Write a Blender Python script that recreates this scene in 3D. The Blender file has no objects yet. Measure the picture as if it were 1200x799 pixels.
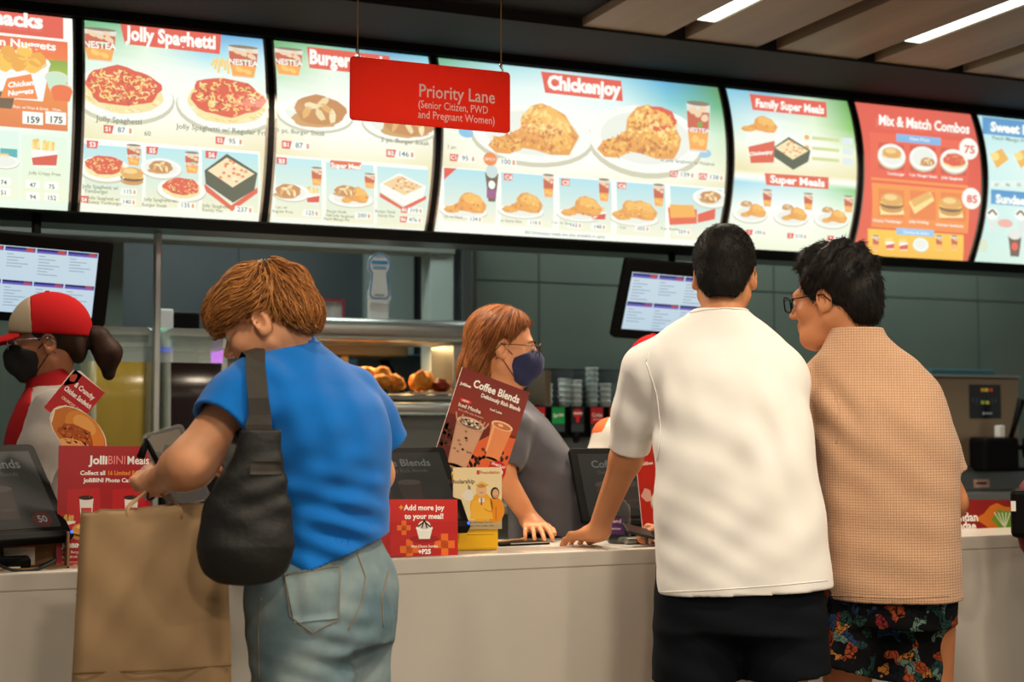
import bpy, bmesh, math, random
import numpy as np
from mathutils import Vector, Matrix
from mathutils.bvhtree import BVHTree
S = bpy.context.scene
COL = S.collection
R = math.radians
rng = random.Random(7)
# ---------------------------------------------------------------- camera
LENS, PIT, YAW, CAM = 50.0, R(3.28), R(23.0), np.array([0, 0, 1.25])
cd = bpy.data.cameras.new('camera'); cam = bpy.data.objects.new('camera', cd); COL.objects.link(cam)
cam.location = CAM; cam.rotation_euler = (R(90) + PIT, 0, -YAW)
cd.lens = LENS; cd.sensor_width = 36; cd.clip_start = .05
cd.dof.use_dof = True; cd.dof.focus_distance = 3.85; cd.dof.aperture_fstop = 3.0
S.camera = cam
S.view_settings.view_transform = 'Standard'; S.view_settings.look = 'None'
S.view_settings.exposure = 0.0; S.view_settings.gamma = 1; S.view_settings.use_curve_mapping = False
# ---------------------------------------------------------------- world and light
W = bpy.data.worlds.new('world'); S.world = W; W.use_nodes = True
W.node_tree.nodes['Background'].inputs[0].default_value = (.70, .66, .58, 1)
W.node_tree.nodes['Background'].inputs[1].default_value = .38
def area(name, loc, size, power, col, rot=(0, 0, 0), spread=180, sy=None):
    l = bpy.data.lights.new(name, 'AREA'); l.energy = power; l.color = col; l.spread = R(spread)
    l.shape = 'RECTANGLE' if sy else 'DISK'; l.size = size
    if sy: l.size_y = sy
    o = bpy.data.objects.new(name, l); COL.objects.link(o); o.location = loc; o.rotation_euler = rot
    return o
WARM = (1, .84, .64); NEUT = (1, .90, .76); COOL = (.90, 1, .93)
# recessed lamps of the dining-room ceiling, over and behind the queue
for (x, y, p) in ((.2, 2.35, 15), (1.75, 2.3, 23), (3.0, 2.4, 16), (.6, .6, 31), (2.6, .4, 35), (4.6, 2.0, 10), (1.3, -1.4, 30)):
    area('downlight', (x, y, 2.66), .22, p, WARM, spread=165)
area('overhead_fill', (1.6, -1.0, 2.66), 2.4, 30, NEUT, sy=1.6)  # added soft fill light for base brightness, not a ceiling fixture
# kitchen lamps behind the counter
for x in (-.2, 1.7, 3.6, 5.2): area('kitchen_lamp', (x, 5.95, 2.88), 1.0, 15, COOL, sy=.3)
for x, p in ((.1, 9), (1.35, 30), (2.6, 22), (4.2, 14)): area('counter_lamp', (x, 4.5, 2.68), .25, p, WARM, spread=140)
area('kitchen_lamp', (1.6, 7.8, 2.88), 1.6, 24, COOL, sy=.6)
area('heat_lamp', (1.85, 6.25, 1.60), .9, 9, (1, .62, .28), sy=.25)
# ---------------------------------------------------------------- camera maths used to measure the place
FPX = 1200 * LENS / 36
FW = np.array([math.sin(YAW) * math.cos(PIT), math.cos(YAW) * math.cos(PIT), math.sin(PIT)])
RT = np.array([math.cos(YAW), -math.sin(YAW), 0]); UP = np.cross(RT, FW)
def ray(px, py): return FW + RT * (px - 600) / FPX + UP * (399.5 - py) / FPX
def PY(px, py, Y): d = ray(px, py); return CAM + d * (Y - CAM[1]) / d[1]
def PZ(px, py, Z): d = ray(px, py); return CAM + d * (Z - CAM[2]) / d[2]
# ---------------------------------------------------------------- materials
def lin(c):
    return tuple((v / 255 / 12.92 if v <= 10 else ((v / 255 + .055) / 1.055) ** 2.4) for v in c[:3]) + (1,)
MATS = {}
def mat(name, col=(128, 128, 128), rough=.5, metal=0, noise=None, bump=None, emit=None, es=1, trans=0, ior=1.45, sss=0, attr=False, alpha=1, spec=.5, coat=0, sheen=0, aniso=None):
    if name in MATS: return MATS[name]
    m = bpy.data.materials.new(name); m.use_nodes = True; MATS[name] = m
    nt = m.node_tree; b = nt.nodes['Principled BSDF']
    I = b.inputs; I['Base Color'].default_value = lin(col); I['Roughness'].default_value = rough; I['Metallic'].default_value = metal
    I['Specular IOR Level'].default_value = spec; I['IOR'].default_value = ior; I['Transmission Weight'].default_value = trans; I['Alpha'].default_value = alpha
    I['Coat Weight'].default_value = coat; I['Sheen Weight'].default_value = sheen
    if sss: I['Subsurface Weight'].default_value = sss; I['Subsurface Radius'].default_value = (.012, .005, .003); I['Subsurface Scale'].default_value = 1
    tc = nt.nodes.new('ShaderNodeTexCoord')
    def nz(scale, detail=3, stretch=None):
        n = nt.nodes.new('ShaderNodeTexNoise'); n.inputs['Scale'].default_value = scale; n.inputs['Detail'].default_value = detail
        if stretch:
            mp = nt.nodes.new('ShaderNodeMapping'); mp.inputs['Scale'].default_value = stretch
            nt.links.new(tc.outputs['Object'], mp.inputs[0]); nt.links.new(mp.outputs[0], n.inputs[0])
        else: nt.links.new(tc.outputs['Object'], n.inputs[0])
        return n
    if noise:                                   # (scale, colour2, low, high[, stretch])
        n = nz(noise[0], 4, noise[4] if len(noise) > 4 else None); r = nt.nodes.new('ShaderNodeValToRGB')
        r.color_ramp.elements[0].position = noise[2]; r.color_ramp.elements[1].position = noise[3]
        r.color_ramp.elements[0].color = lin(col); r.color_ramp.elements[1].color = lin(noise[1])
        nt.links.new(n.outputs[0], r.inputs[0]); nt.links.new(r.outputs[0], I['Base Color'])
    if bump:                                    # (scale, strength, distance[, stretch])
        n = nz(bump[0], 3, bump[3] if len(bump) > 3 else None); bp = nt.nodes.new('ShaderNodeBump'); bp.inputs['Strength'].default_value = bump[1]; bp.inputs['Distance'].default_value = bump[2]
        nt.links.new(n.outputs[0], bp.inputs['Height']); nt.links.new(bp.outputs[0], I['Normal'])
    if attr:
        a = nt.nodes.new('ShaderNodeAttribute'); a.attribute_name = 'Col'
        if emit is None: nt.links.new(a.outputs[0], I['Base Color'])
        else:
            I['Base Color'].default_value = (.004, .004, .004, 1); nt.links.new(a.outputs[0], I['Emission Color']); I['Emission Strength'].default_value = es
    elif emit is not None:
        I['Emission Color'].default_value = lin(emit); I['Emission Strength'].default_value = es
    return m
# ---------------------------------------------------------------- mesh helpers
class MB:
    """collects shapes of ONE part"""
    def __init__(s): s.v = []; s.f = []; s.m = []; s.mats = []; s.mi = 0; s.sm = []
    def use(s, m):
        if m not in s.mats: s.mats.append(m)
        s.mi = s.mats.index(m); return s
    def add(s, v, f, smooth=False):
        o = len(s.v); s.v += [tuple(p) for p in v]; s.f += [tuple(i + o for i in q) for q in f]
        s.m += [s.mi] * len(f); s.sm += [smooth] * len(f); return s
    def box(s, a, b, M=None, bev=0):
        bm = bmesh.new(); bmesh.ops.create_cube(bm, size=1)
        for v in bm.verts: v.co = Vector([(a[i] + b[i]) / 2 + v.co[i] * (b[i] - a[i]) for i in range(3)])
        if bev: bmesh.ops.bevel(bm, geom=bm.edges[:], offset=bev, segments=2, profile=.5, affect='EDGES')
        return s.bm(bm, M)
    def bm(s, bm, M=None, smooth=False):
        bm.verts.index_update()
        v = [(M @ p.co if M is not None else p.co.copy()) for p in bm.verts]; f = [[q.index for q in t.verts] for t in bm.faces]
        bm.free(); return s.add(v, f, smooth)
    def tube(s, pts, r, n=8, cap=True):
        pts = [Vector(p) for p in pts]; k = len(pts); rr = r if hasattr(r, '__len__') else [r] * k
        V = []; ref = None
        for i, p in enumerate(pts):
            t = (pts[min(i + 1, k - 1)] - pts[max(i - 1, 0)]).normalized()
            if ref is None: ref = t.orthogonal().normalized()
            ref = (ref - t * ref.dot(t)).normalized(); b = t.cross(ref)
            V += [p + (ref * math.cos(a) + b * math.sin(a)) * rr[i] for a in [2 * math.pi * j / n for j in range(n)]]
        Fc = [(i * n + j, i * n + (j + 1) % n, (i + 1) * n + (j + 1) % n, (i + 1) * n + j) for i in range(k - 1) for j in range(n)]
        if cap: Fc += [tuple(range(n))[::-1], tuple((k - 1) * n + j for j in range(n))]
        return s.add(V, Fc, True)
    def lathe(s, prof, c=(0, 0, 0), n=28, M=None, sq=None):
        V = []; k = len(prof)
        for (r, z) in prof:
            for j in range(n):
                a = 2 * math.pi * j / n; x, y = r * math.cos(a), r * math.sin(a)
                if sq:
                    e = sq; x = r * math.copysign(abs(math.cos(a)) ** e, math.cos(a)); y = r * math.copysign(abs(math.sin(a)) ** e, math.sin(a))
                p = Vector((c[0] + x, c[1] + y, c[2] + z)); V.append(M @ p if M is not None else p)
        Fc = [(i * n + j, i * n + (j + 1) % n, (i + 1) * n + (j + 1) % n, (i + 1) * n + j) for i in range(k - 1) for j in range(n)]
        if prof[0][0] > 1e-6: Fc.append(tuple(range(n))[::-1])
        if prof[-1][0] > 1e-6: Fc.append(tuple((k - 1) * n + j for j in range(n)))
        return s.add(V, Fc, True)
    def prism(s, poly, t0, t1, M=None, bev=0):
        """2-D outline in x,z thickened along y"""
        bm = bmesh.new(); vs = [bm.verts.new((p[0], t0, p[1])) for p in poly]; f = bm.faces.new(vs)
        r = bmesh.ops.extrude_face_region(bm, geom=[f])
        for v in [g for g in r['geom'] if isinstance(g, bmesh.types.BMVert)]: v.co.y = t1
        bmesh.ops.recalc_face_normals(bm, faces=bm.faces[:])
        if bev: bmesh.ops.bevel(bm, geom=bm.edges[:], offset=bev, segments=2, profile=.5, affect='EDGES')
        return s.bm(bm, M)
    def build(s, name, m=None, parent=None, smooth=None):
        me = bpy.data.meshes.new(name); me.from_pydata([tuple(p) for p in s.v], [], s.f)
        ms = s.mats or [m]
        for q in ms: me.materials.append(q)
        me.polygons.foreach_set('material_index', s.m); me.polygons.foreach_set('use_smooth', s.sm if smooth is None else [smooth] * len(s.f))
        me.validate(); me.update()
        o = bpy.data.objects.new(name, me); COL.objects.link(o)
        if parent is not None: o.parent = parent
        return o
def np_mesh(name, v, f, m, parent=None, smooth=True):
    me = bpy.data.meshes.new(name); v = np.asarray(v, np.float32); f = np.asarray(f, np.int32); k = f.shape[1]
    me.vertices.add(len(v)); me.vertices.foreach_set('co', v.ravel())
    me.loops.add(f.size); me.loops.foreach_set('vertex_index', f.ravel())
    me.polygons.add(len(f)); me.polygons.foreach_set('loop_start', np.arange(0, f.size, k, dtype=np.int32))
    me.polygons.foreach_set('use_smooth', np.full(len(f), smooth))
    me.update(calc_edges=True); me.materials.append(m)
    o = bpy.data.objects.new(name, me); COL.objects.link(o)
    if parent is not None: o.parent = parent
    return o
def rr(w, h, r, n=5, x0=0, z0=0):
    pts = []
    for cx, cz, a0 in ((w - r, h - r, 0), (r, h - r, 90), (r, r, 180), (w - r, r, 270)):
        pts += [(x0 + cx + r * math.cos(R(a0 + 90 * i / n)), z0 + cz + r * math.sin(R(a0 + 90 * i / n))) for i in range(n + 1)]
    return pts
def tag(o, label, cat, group=None, kind=None):
    o['label'] = label; o['category'] = cat
    if group: o['group'] = group
    if kind: o['kind'] = kind
    return o
def thing(name, label, cat, loc=(0, 0, 0), rz=0, group=None):
    o = bpy.data.objects.new(name, None); COL.objects.link(o); o.location = loc; o.rotation_euler = (0, 0, rz); o.empty_display_size = .1
    return tag(o, label, cat, group)
def struct(o): o['kind'] = 'structure'; return o
# ---------------------------------------------------------------- printed artwork (flat polygons with their own ink colours)
class Art:
    def __init__(s, pm=None): s.p = []; s.pm = pm or (lambda x, y: (x, y)); s.L = 0
    def poly(s, pts, col, raw=False, grad=None):
        q = pts if raw else [s.pm(*p) for p in pts]
        s.p.append((q, [lin(c) for c in grad] if grad else lin(col), s.L)); return s
    def rect(s, x0, y0, x1, y1, col, col2=None, n=1):
        for i in range(n):
            xa, xb = x0 + (x1 - x0) * i / n, x0 + (x1 - x0) * (i + 1) / n
            s.poly([(xa, y0), (xb, y0), (xb, y1), (xa, y1)], col, grad=[col, col, col2, col2] if col2 else None)
        return s
    def up(s): s.L += 1; return s
    def ell(s, cx, cy, rx, ry, col, n=20, wob=0, rot=0, seed=0):
        g = random.Random(seed); pts = []; ph = [g.uniform(0, 6.28) for _ in range(4)]
        for i in range(n):
            a = 2 * math.pi * i / n; k = 1 + wob * (math.sin(3 * a + ph[0]) + math.sin(5 * a + ph[1]) + math.sin(8 * a + ph[2])) / 2
            x, y = rx * k * math.cos(a), ry * k * math.sin(a)
            pts.append((cx + x * math.cos(rot) - y * math.sin(rot), cy + x * math.sin(rot) + y * math.cos(rot)))
        return s.poly(pts, col)
    def line(s, pts, w, col):
        for a, b in zip(pts, pts[1:]):
            dx, dy = b[0] - a[0], b[1] - a[1]; l = math.hypot(dx, dy) or 1; nx, ny = -dy / l * w / 2, dx / l * w / 2
            s.poly([(a[0] + nx, a[1] + ny), (b[0] + nx, b[1] + ny), (b[0] - nx, b[1] - ny), (a[0] - nx, a[1] - ny)], col)
        return s
    def text(s, t, x, y, size, col, al='C', bold=.0, sx=1, slope=0, tilt=0, asp=1, fit=0):
        """text with baseline point (x,y) in art units, y grows DOWN; slope = baseline rise per unit x"""
        cu = bpy.data.curves.new('t', 'FONT'); cu.body = t; cu.size = size; cu.align_x = {'C': 'CENTER', 'L': 'LEFT', 'R': 'RIGHT'}[al]
        cu.offset = bold * size; cu.resolution_u = 2
        o = bpy.data.objects.new('t', cu); COL.objects.link(o)
        dg = bpy.context.evaluated_depsgraph_get(); me = o.evaluated_get(dg).to_mesh()
        c = lin(col)
        if fit:
            xs_ = [v.co.x for v in me.vertices]; sx = fit / max(1e-6, max(xs_) - min(xs_))
        vs = [(x + v.co.x * sx + v.co.y * tilt, y - v.co.y * asp + v.co.x * sx * slope) for v in me.vertices]
        for p in me.polygons: s.p.append(([s.pm(*vs[i]) for i in p.vertices], c, s.L))
        o.to_mesh_clear(); bpy.data.objects.remove(o); bpy.data.curves.remove(cu); return s
    def build(s, name, m, surf, parent=None, cuts=(), gap=.0004, clip=None):
        """surf(u, v, height) -> 3-D point"""
        bm = bmesh.new(); cl = bm.loops.layers.float_color.new('Col')
        for pts, col, L in s.p:
            vs = [bm.verts.new((p[0], p[1], L)) for p in pts]
            try: f = bm.faces.new(vs)
            except ValueError: continue
            for i, lp in enumerate(f.loops): lp[cl] = col[i] if isinstance(col, list) else col
        if cuts:
            bmesh.ops.triangulate(bm, faces=[f for f in bm.faces if len(f.verts) > 4])
            for c in cuts: bmesh.ops.bisect_plane(bm, geom=bm.verts[:] + bm.edges[:] + bm.faces[:], plane_co=(0, c, 0), plane_no=(0, 1, 0), dist=1e-6)
        if clip:
            for c_, n_ in (((clip[0], 0, 0), (-1, 0, 0)), ((clip[1], 0, 0), (1, 0, 0)), ((0, clip[2], 0), (0, -1, 0)), ((0, clip[3], 0), (0, 1, 0))): bmesh.ops.bisect_plane(bm, geom=bm.verts[:] + bm.edges[:] + bm.faces[:], plane_co=c_, plane_no=n_, dist=1e-6, clear_outer=True)
        for v in bm.verts: v.co = Vector(surf(v.co.x, v.co.y, v.co.z * gap))
        me = bpy.data.meshes.new(name); bm.to_mesh(me); bm.free(); me.materials.append(m)
        o = bpy.data.objects.new(name, me); COL.objects.link(o)
        if parent is not None: o.parent = parent
        return o
# food drawings for menus and cards
def plate(A, x, y, rx, ry):
    A.ell(x, y + ry * .12, rx * 1.03, ry * 1.04, (205, 200, 175), 28); A.up(); A.ell(x, y, rx, ry, (250, 250, 246), 28); A.up(); A.ell(x, y - ry * .04, rx * .8, ry * .78, (236, 238, 230), 24); A.up()
def spaghetti(A, x, y, rx, ry, n=70, seed=1, pl=True):
    g = random.Random(seed)
    if pl: plate(A, x, y + ry * .35, rx * 1.35, ry * 1.15)
    A.ell(x, y + ry * .25, rx * 1.08, ry * .95, (246, 226, 160), 24, .05, 0, seed); A.up()
    A.ell(x, y, rx, ry * .86, (222, 52, 30), 26, .08, 0, seed + 1); A.up()
    for i in range(n):
        a, q = g.uniform(0, 6.28), math.sqrt(g.random()) * .9; cx, cy = x + rx * q * math.cos(a), y + ry * .8 * q * math.sin(a)
        b = g.uniform(0, 6.28); l = rx * g.uniform(.05, .12)
        A.line([(cx, cy), (cx + l * math.cos(b), cy + l * math.sin(b) * .8), (cx + l * 1.5 * math.cos(b + .7), cy + l * 1.3 * math.sin(b + .7))], rx * .035, g.choice([(250, 220, 130), (252, 232, 160), (176, 24, 14), (246, 206, 110), (240, 96, 60)]))
    for i in range(int(n * .4)):
        a = g.uniform(0.1, 3.0); cx, cy = x + rx * 1.0 * math.cos(a), y + ry * .25 + ry * .78 * math.sin(a)
        A.line([(cx - rx * .06, cy), (cx + rx * .06, cy + ry * .06)], rx * .03, g.choice([(232, 200, 120), (255, 244, 200)]))
    A.up()
def chicken(A, x, y, w, h, seed=1, pl=True, n=26):
    g = random.Random(seed)
    if pl: plate(A, x, y + h * .3, w * .74, h * .5)
    out = [(-.52, .34), (-.44, .2), (-.3, .14), (-.16, .0), (-.14, -.2), (-.04, -.4), (.1, -.46), (.24, -.38), (.34, -.3), (.42, -.12), (.5, .06), (.46, .24), (.4, .4), (.2, .42), (.02, .36), (-.12, .34), (-.26, .46), (-.42, .46)]
    A.poly([(x + px * w + g.uniform(-.012, .012) * w, y + py * h) for px, py in out], (232, 150, 50)); A.up()
    for cx, cy, rx, ry, c in ((.18, -.12, .24, .26, (246, 182, 82)), (-.3, .3, .17, .1, (240, 168, 64)), (.26, .16, .16, .16, (240, 166, 60)), (.04, .14, .12, .16, (236, 154, 52))):
        A.ell(x + cx * w, y + cy * h, rx * w, ry * h, c, 14, .12, .3, seed + int(cx * 50)); A.up()
    def inside(px, py):
        c = False
        for (x0, y0), (x1, y1) in zip(out, out[1:] + out[:1]):
            if (y0 > py) != (y1 > py) and px < (x1 - x0) * (py - y0) / (y1 - y0) + x0: c = not c
        return c
    k = 0
    while k < n * 2:
        px, py = g.uniform(-.5, .48), g.uniform(-.44, .44)
        if not inside(px * 1.08, py * 1.08): continue
        k += 1; lt = py - px * .3 < g.uniform(-.35, .25)
        A.ell(x + px * w, y + py * h, w * g.uniform(.012, .045), h * g.uniform(.012, .04), g.choice([(254, 220, 134), (252, 206, 110), (248, 190, 90)] if lt else [(206, 112, 28), (190, 92, 20), (226, 140, 46), (246, 190, 90)]), 7, .3, g.uniform(0, 3), k)
    A.up()
def drink(A, x, y, w, h, logo=True):
    A.poly([(x - w * .5, y - h * .5), (x + w * .5, y - h * .5), (x + w * .36, y + h * .5), (x - w * .36, y + h * .5)], (226, 222, 214)); A.up()
    A.poly([(x - w * .47, y - h * .32), (x + w * .47, y - h * .32), (x + w * .43, y + h * .1), (x - w * .43, y + h * .1)], (200, 62, 34))
    A.poly([(x - w * .43, y + h * .1), (x + w * .43, y + h * .1), (x + w * .34, y + h * .46), (x - w * .34, y + h * .46)], (246, 160, 56)); A.up()
    for i, (dx, dy) in enumerate(((-.22, -.34), (.2, -.38), (0, -.28), (.28, -.2), (-.12, .24), (.15, .3))): A.ell(x + dx * w, y + dy * h, w * .15, h * .08, (240, 204, 170) if i < 4 else (252, 196, 96), 8, .1, .4, i)
    A.ell(x, y - h * .49, w * .5, h * .05, (120, 96, 80), 14); A.up()
    if logo: A.ell(x + w * .08, y - h * .06, w * .12, h * .06, (110, 160, 40), 8); A.up(); A.text('NESTEA' if logo == 1 else 'NESTEA', x, y + h * .1, w * .27, (250, 250, 245), bold=.03, sx=1)
    A.up()
def burger(A, x, y, w, h):
    A.ell(x, y + h * .3, w * .5, h * .24, (206, 140, 62), 18); A.up(); A.ell(x, y + h * .14, w * .51, h * .2, (110, 52, 22), 18); A.up()
    A.ell(x, y + h * .05, w * .52, h * .15, (244, 196, 70), 18, .06); A.up(); A.ell(x, y - h * .12, w * .5, h * .32, (226, 160, 74), 20); A.up(); A.ell(x - w * .06, y - h * .22, w * .3, h * .15, (246, 204, 130), 16); A.up()
def steak(A, x, y, w, h, seed=1, pl=True):
    if pl: plate(A, x, y + h * .1, w * .8, h * .66)
    A.ell(x - w * .1, y + h * .28, w * .42, h * .2, (206, 150, 86), 18, .1, 0, seed); A.up(); A.ell(x, y, w * .46, h * .4, (196, 122, 60), 22, .06, 0, seed); A.up()
    for i, (dx, dy) in enumerate(((-.15, -.1), (.12, -.05), (0, .12), (.22, .14), (-.24, .08), (.05, -.22))): A.ell(x + dx * w, y + dy * h, w * .13, h * .09, ((246, 226, 178), (226, 168, 96), (240, 214, 160))[i % 3], 10, .15, .5 * i, i + seed)
    A.up()
def fries(A, x, y, w, h, seed=3):
    g = random.Random(seed)
    for i in range(14):
        dx = g.uniform(-.42, .42) * w; A.line([(x + dx * .8, y + h * .1), (x + dx + g.uniform(-.06, .06) * w, y - h * g.uniform(.3, .5))], w * .09, g.choice([(250, 208, 96), (244, 190, 70), (252, 224, 140)]))
    A.up(); A.poly([(x - w * .45, y - h * .1), (x + w * .45, y - h * .1), (x + w * .36, y + h * .5), (x - w * .36, y + h * .5)], (250, 248, 244)); A.up()
    A.poly([(x - w * .42, y + h * .2), (x + w * .42, y + h * .02), (x + w * .38, y + h * .42), (x - w * .38, y + h * .46)], (216, 36, 28)); A.up()
def tray(A, x, y, w, h, dark=(44, 40, 30), pasta=(250, 224, 180), base=(226, 58, 40)):
    q = lambda *p: [(x + a * w, y + b * h) for a, b in p]
    if base: A.poly(q((-.5, .16), (0, .58), (.5, .16), (.5, .28), (.02, .7), (-.5, .3)), base); A.up()
    A.poly(q((-.5, -.12), (-.08, -.5), (.5, -.14), (.44, .22), (.04, .52), (-.48, .16)), dark); A.up()
    A.poly(q((-.44, -.12), (-.08, -.42), (.44, -.12), (.03, .2)), pasta); A.up()
    g = random.Random(5)
    for i in range(22):
        a, b = g.uniform(-1, 1), g.uniform(-1, 1); A.ell(x + (a + b) * .2 * w, y + (-.11 + (b - a) * .13) * h, w * .035, h * .03, g.choice([(232, 120, 70), (255, 240, 210), (216, 150, 90)]), 7)
    A.up()
def price(A, x, y, s, txt, code=None):
    if code:
        A.poly([(x - s * 2.2, y - s * .8), (x - s * .1, y - s * .8), (x - s * .55, y + s * .8), (x - s * 2.2, y + s * .8)], (222, 40, 32)); A.up(); A.text(code, x - s * 1.3, y + s * .4, s * 1.25, (255, 255, 250), bold=.03)
    A.poly([(x - s * .2, y - s * .8), (x + s * 3.6, y - s * .8), (x + s * 3.6, y + s * .8), (x - s * .6, y + s * .8)], (250, 252, 248)); A.up()
    A.text(txt, x + s * 1.25, y + s * .45, s * 1.5, (40, 70, 80), bold=.01)
    A.rect(x + s * 2.75, y - s * .5, x + s * 3.25, y + s * .5, (224, 140, 60)); A.up()
# ================================================================ the setting
M_FLOOR = mat('floor_tile', (120, 108, 94), .35, noise=(3, (104, 94, 82), .3, .7))
M_CEIL = mat('ceiling_wood', (150, 128, 104), .55, noise=(6, (120, 98, 76), .35, .7, (1, .05, 1)))
M_DARK = mat('bulkhead_dark', (15, 13, 11), .85, noise=(5, (12, 11, 9), .3, .7))
M_BLACK = mat('black_metal', (12, 12, 12), .5, spec=.25)
M_GROOVE = mat('groove', (16, 14, 12), .8)
M_WALL = mat('kitchen_wall', (96, 108, 98), .45, noise=(2, (88, 101, 93), .3, .7))
M_WALLIN = mat('inner_wall', (84, 92, 94), .5, noise=(2, (70, 80, 84), .3, .7))
M_PALE = mat('pale_panel', (160, 176, 172), .4)
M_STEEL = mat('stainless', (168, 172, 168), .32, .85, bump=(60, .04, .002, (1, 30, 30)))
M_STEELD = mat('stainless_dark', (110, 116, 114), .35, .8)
M_SILVER = mat('silver_trim', (190, 186, 176), .3, .7)
M_JOINT = mat('joint', (70, 82, 78), .7)
def slab(name, a, b, m, bev=0): return struct(MB().box(a, b, bev=bev).build(name, m))
slab('floor', (-4, -4, -.1), (9, 9.2, 0), M_FLOOR)
CZ = 2.71
# ceiling over the queue: wood boards running towards the kitchen with dark grooves between them
cb = MB()
cb.use(M_DARK).box((-4, -4, CZ + .03), (2.26, 4.7, CZ + .15)).box((-4, -4, CZ + .11), (9, 4.7, CZ + .2))
GR = (2.65, 3.06, 3.53, 3.98, 4.5)            # groove centres
xs = 2.26
for g in GR: cb.use(M_CEIL).box((xs, -4, CZ), (g - .045, 4.68, CZ + .06)); xs = g + .045
cb.use(M_CEIL).box((xs, -4, CZ), (9, 4.68, CZ + .06))
cb.use(M_GROOVE).box((2.26, -4, CZ + .05), (9, 4.69, CZ + .115))
struct(cb.build('ceiling'))
# dark soffit between the ceiling and the menu boards, and the fascia round them
tr = MB().use(M_DARK); tr.box((-4, 4.7, 2.73), (9, 5.6, 3.1)); tr.box((-4, 4.66, 2.70), (9, 4.70, 3.1))
struct(tr.build('trim_1'))
tr = MB().use(mat('fascia_black', (12, 12, 12), .85, spec=.1)); tr.box((-1.2, 5.2, 2.695), (9, 5.5, 2.735), bev=.004); tr.box((-1.2, 5.20, 1.984), (9, 5.45, 1.996), bev=.004)
struct(tr.build('trim_2'))
tr = MB().use(M_STEELD); tr.box((-1.2, 5.45, 1.986), (9, 5.64, 2.03)); struct(tr.build('trim_3'))
slab('ceiling_kitchen', (-4, 5.6, 2.9), (9, 9.2, 3.0), M_DARK)
# kitchen wall with the pass window
wb = MB().use(M_WALL)
wb.box((-4, 6.55, 0), (.88, 6.7, 2.9)); wb.box((2.56, 6.55, 0), (9, 6.7, 2.9)); wb.box((.88, 6.55, 2.12), (2.56, 6.7, 2.9)); wb.box((.88, 6.55, 0), (2.56, 6.7, 1.0))
wb.use(M_JOINT)
for x in (2.93, 3.63, 4.33, 5.03, 5.73, 6.43): wb.box((x - .003, 6.546, .9), (x + .003, 6.551, 2.9))
for z in (1.36, 1.96): wb.box((2.56, 6.546, z), (9, 6.551, z + .005))
struct(wb.build('wall_back'))
wf = MB().use(M_PALE).box((2.30, 6.42, 1.0), (2.42, 6.56, 2.2), bev=.006); wf.use(M_STEELD).box((2.455, 6.4, 1.0), (2.51, 6.56, 2.2), bev=.006).box((2.51, 6.5, 1.0), (2.57, 6.57, 2.2))
wf.use(mat('header_grey', (120, 126, 120), .65)).box((-1.2, 6.40, 2.06), (2.42, 6.56, 2.13), bev=.006)
struct(wf.build('window_1'))
MB_ = MB().use(M_STEEL).box((.868, 5.57, .9), (.892, 5.63, 1.986), bev=.004)
tag(MB_.build('support_post'), 'slim stainless steel post standing behind the juice tanks and reaching up to the menu fascia', 'post')
iw = MB().use(M_WALLIN).box((-.6, 8.9, 0), (4.4, 9.0, 2.9)); iw.use(M_PALE).box((2.72, 8.84, 0), (3.05, 8.9, 2.9)); iw.use(M_JOINT).box((1.9, 8.892, 0), (1.905, 8.9, 2.9)).box((3.28, 8.892, 0), (3.284, 8.9, 2.9))
struct(iw.build('wall_kitchen'))
slab('wall_left', (-1.3, 6.6, 0), (-1.2, 9, 2.9), M_WALLIN)
# LED strips set in two of the grooves
M_LED = mat('led', (255, 255, 255), .5, emit=(236, 255, 246), es=2.2)
for (x, y1, lab) in ((GR[0], 4.46, 'white linear ceiling lamp in the groove nearer the red hanging sign'), (GR[2], 4.4, 'white linear ceiling lamp in the groove above the red combo menu board')):
    t = thing('linear_lamp', lab, 'ceiling lamp', (x, 0, CZ), group='linear lamps in the ceiling')
    MB().box((-.045, -3, .012), (.045, y1, .05)).build('lamp_housing', M_SILVER, t)
    MB().box((-.036, -2.9, .002), (.036, y1 - .03, .02)).build('diffuser', M_LED, t)
# ================================================================ curved menu boards
ZB, ZT, YB, BUL = 2.0, 2.69, 5.27, .085
def by(z): return YB - .04 * (z - ZB) / (ZT - ZB) - BUL * (1 - ((z - (ZB + ZT) / 2) / ((ZT - ZB) / 2)) ** 2)
def bsurf(u, v, h): return (u, by(min(max(v, ZB), ZT)) - .004 - h, v)
def bpm(px, py):
    Y = 5.15
    for _ in range(5): p = PY(px, py, Y); Y = by(min(max(p[2], ZB), ZT))
    return (p[0], p[2])
class Board(Art):
    def __init__(s, x0):
        s.x0 = x0
        super().__init__(lambda x, y: bpm(x, 500 - (500 - y) * (4470 - x) / (4470 - x0)))
    def c(s, x, y): return (x, 500 - (500 - y) * (4470 - s.x0) / (4470 - x))
    def lay(s, f, x, y, *a, **k): s.L = 37 if k.get('pl') is False else 40 if f is drink else 30; f(s, *s.c(x, y), *a, **k)
    def t(s, t, x, y, size, col, **k): s.L = 52; k.setdefault('bold', .007); s.text(t, *s.c(x, y), size, col, **k)
    def cell(s, x0, y0, x1, y1, c1, c2, L=12): s.L = L; r_ = getattr(s, 'ref', x0); a, b = s.c(r_, y0), s.c(r_, y1); s.rect(x0, a[1], x1, b[1], c1, c2)
    def pr(s, x, y, sz, txt, code=None): s.L = 46; price(s, *s.c(x, y), sz, txt, code)
EDGE = (-0.081, 0.531, 1.219, 1.878, 3.199, 3.871, 4.568, 5.335)
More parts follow.
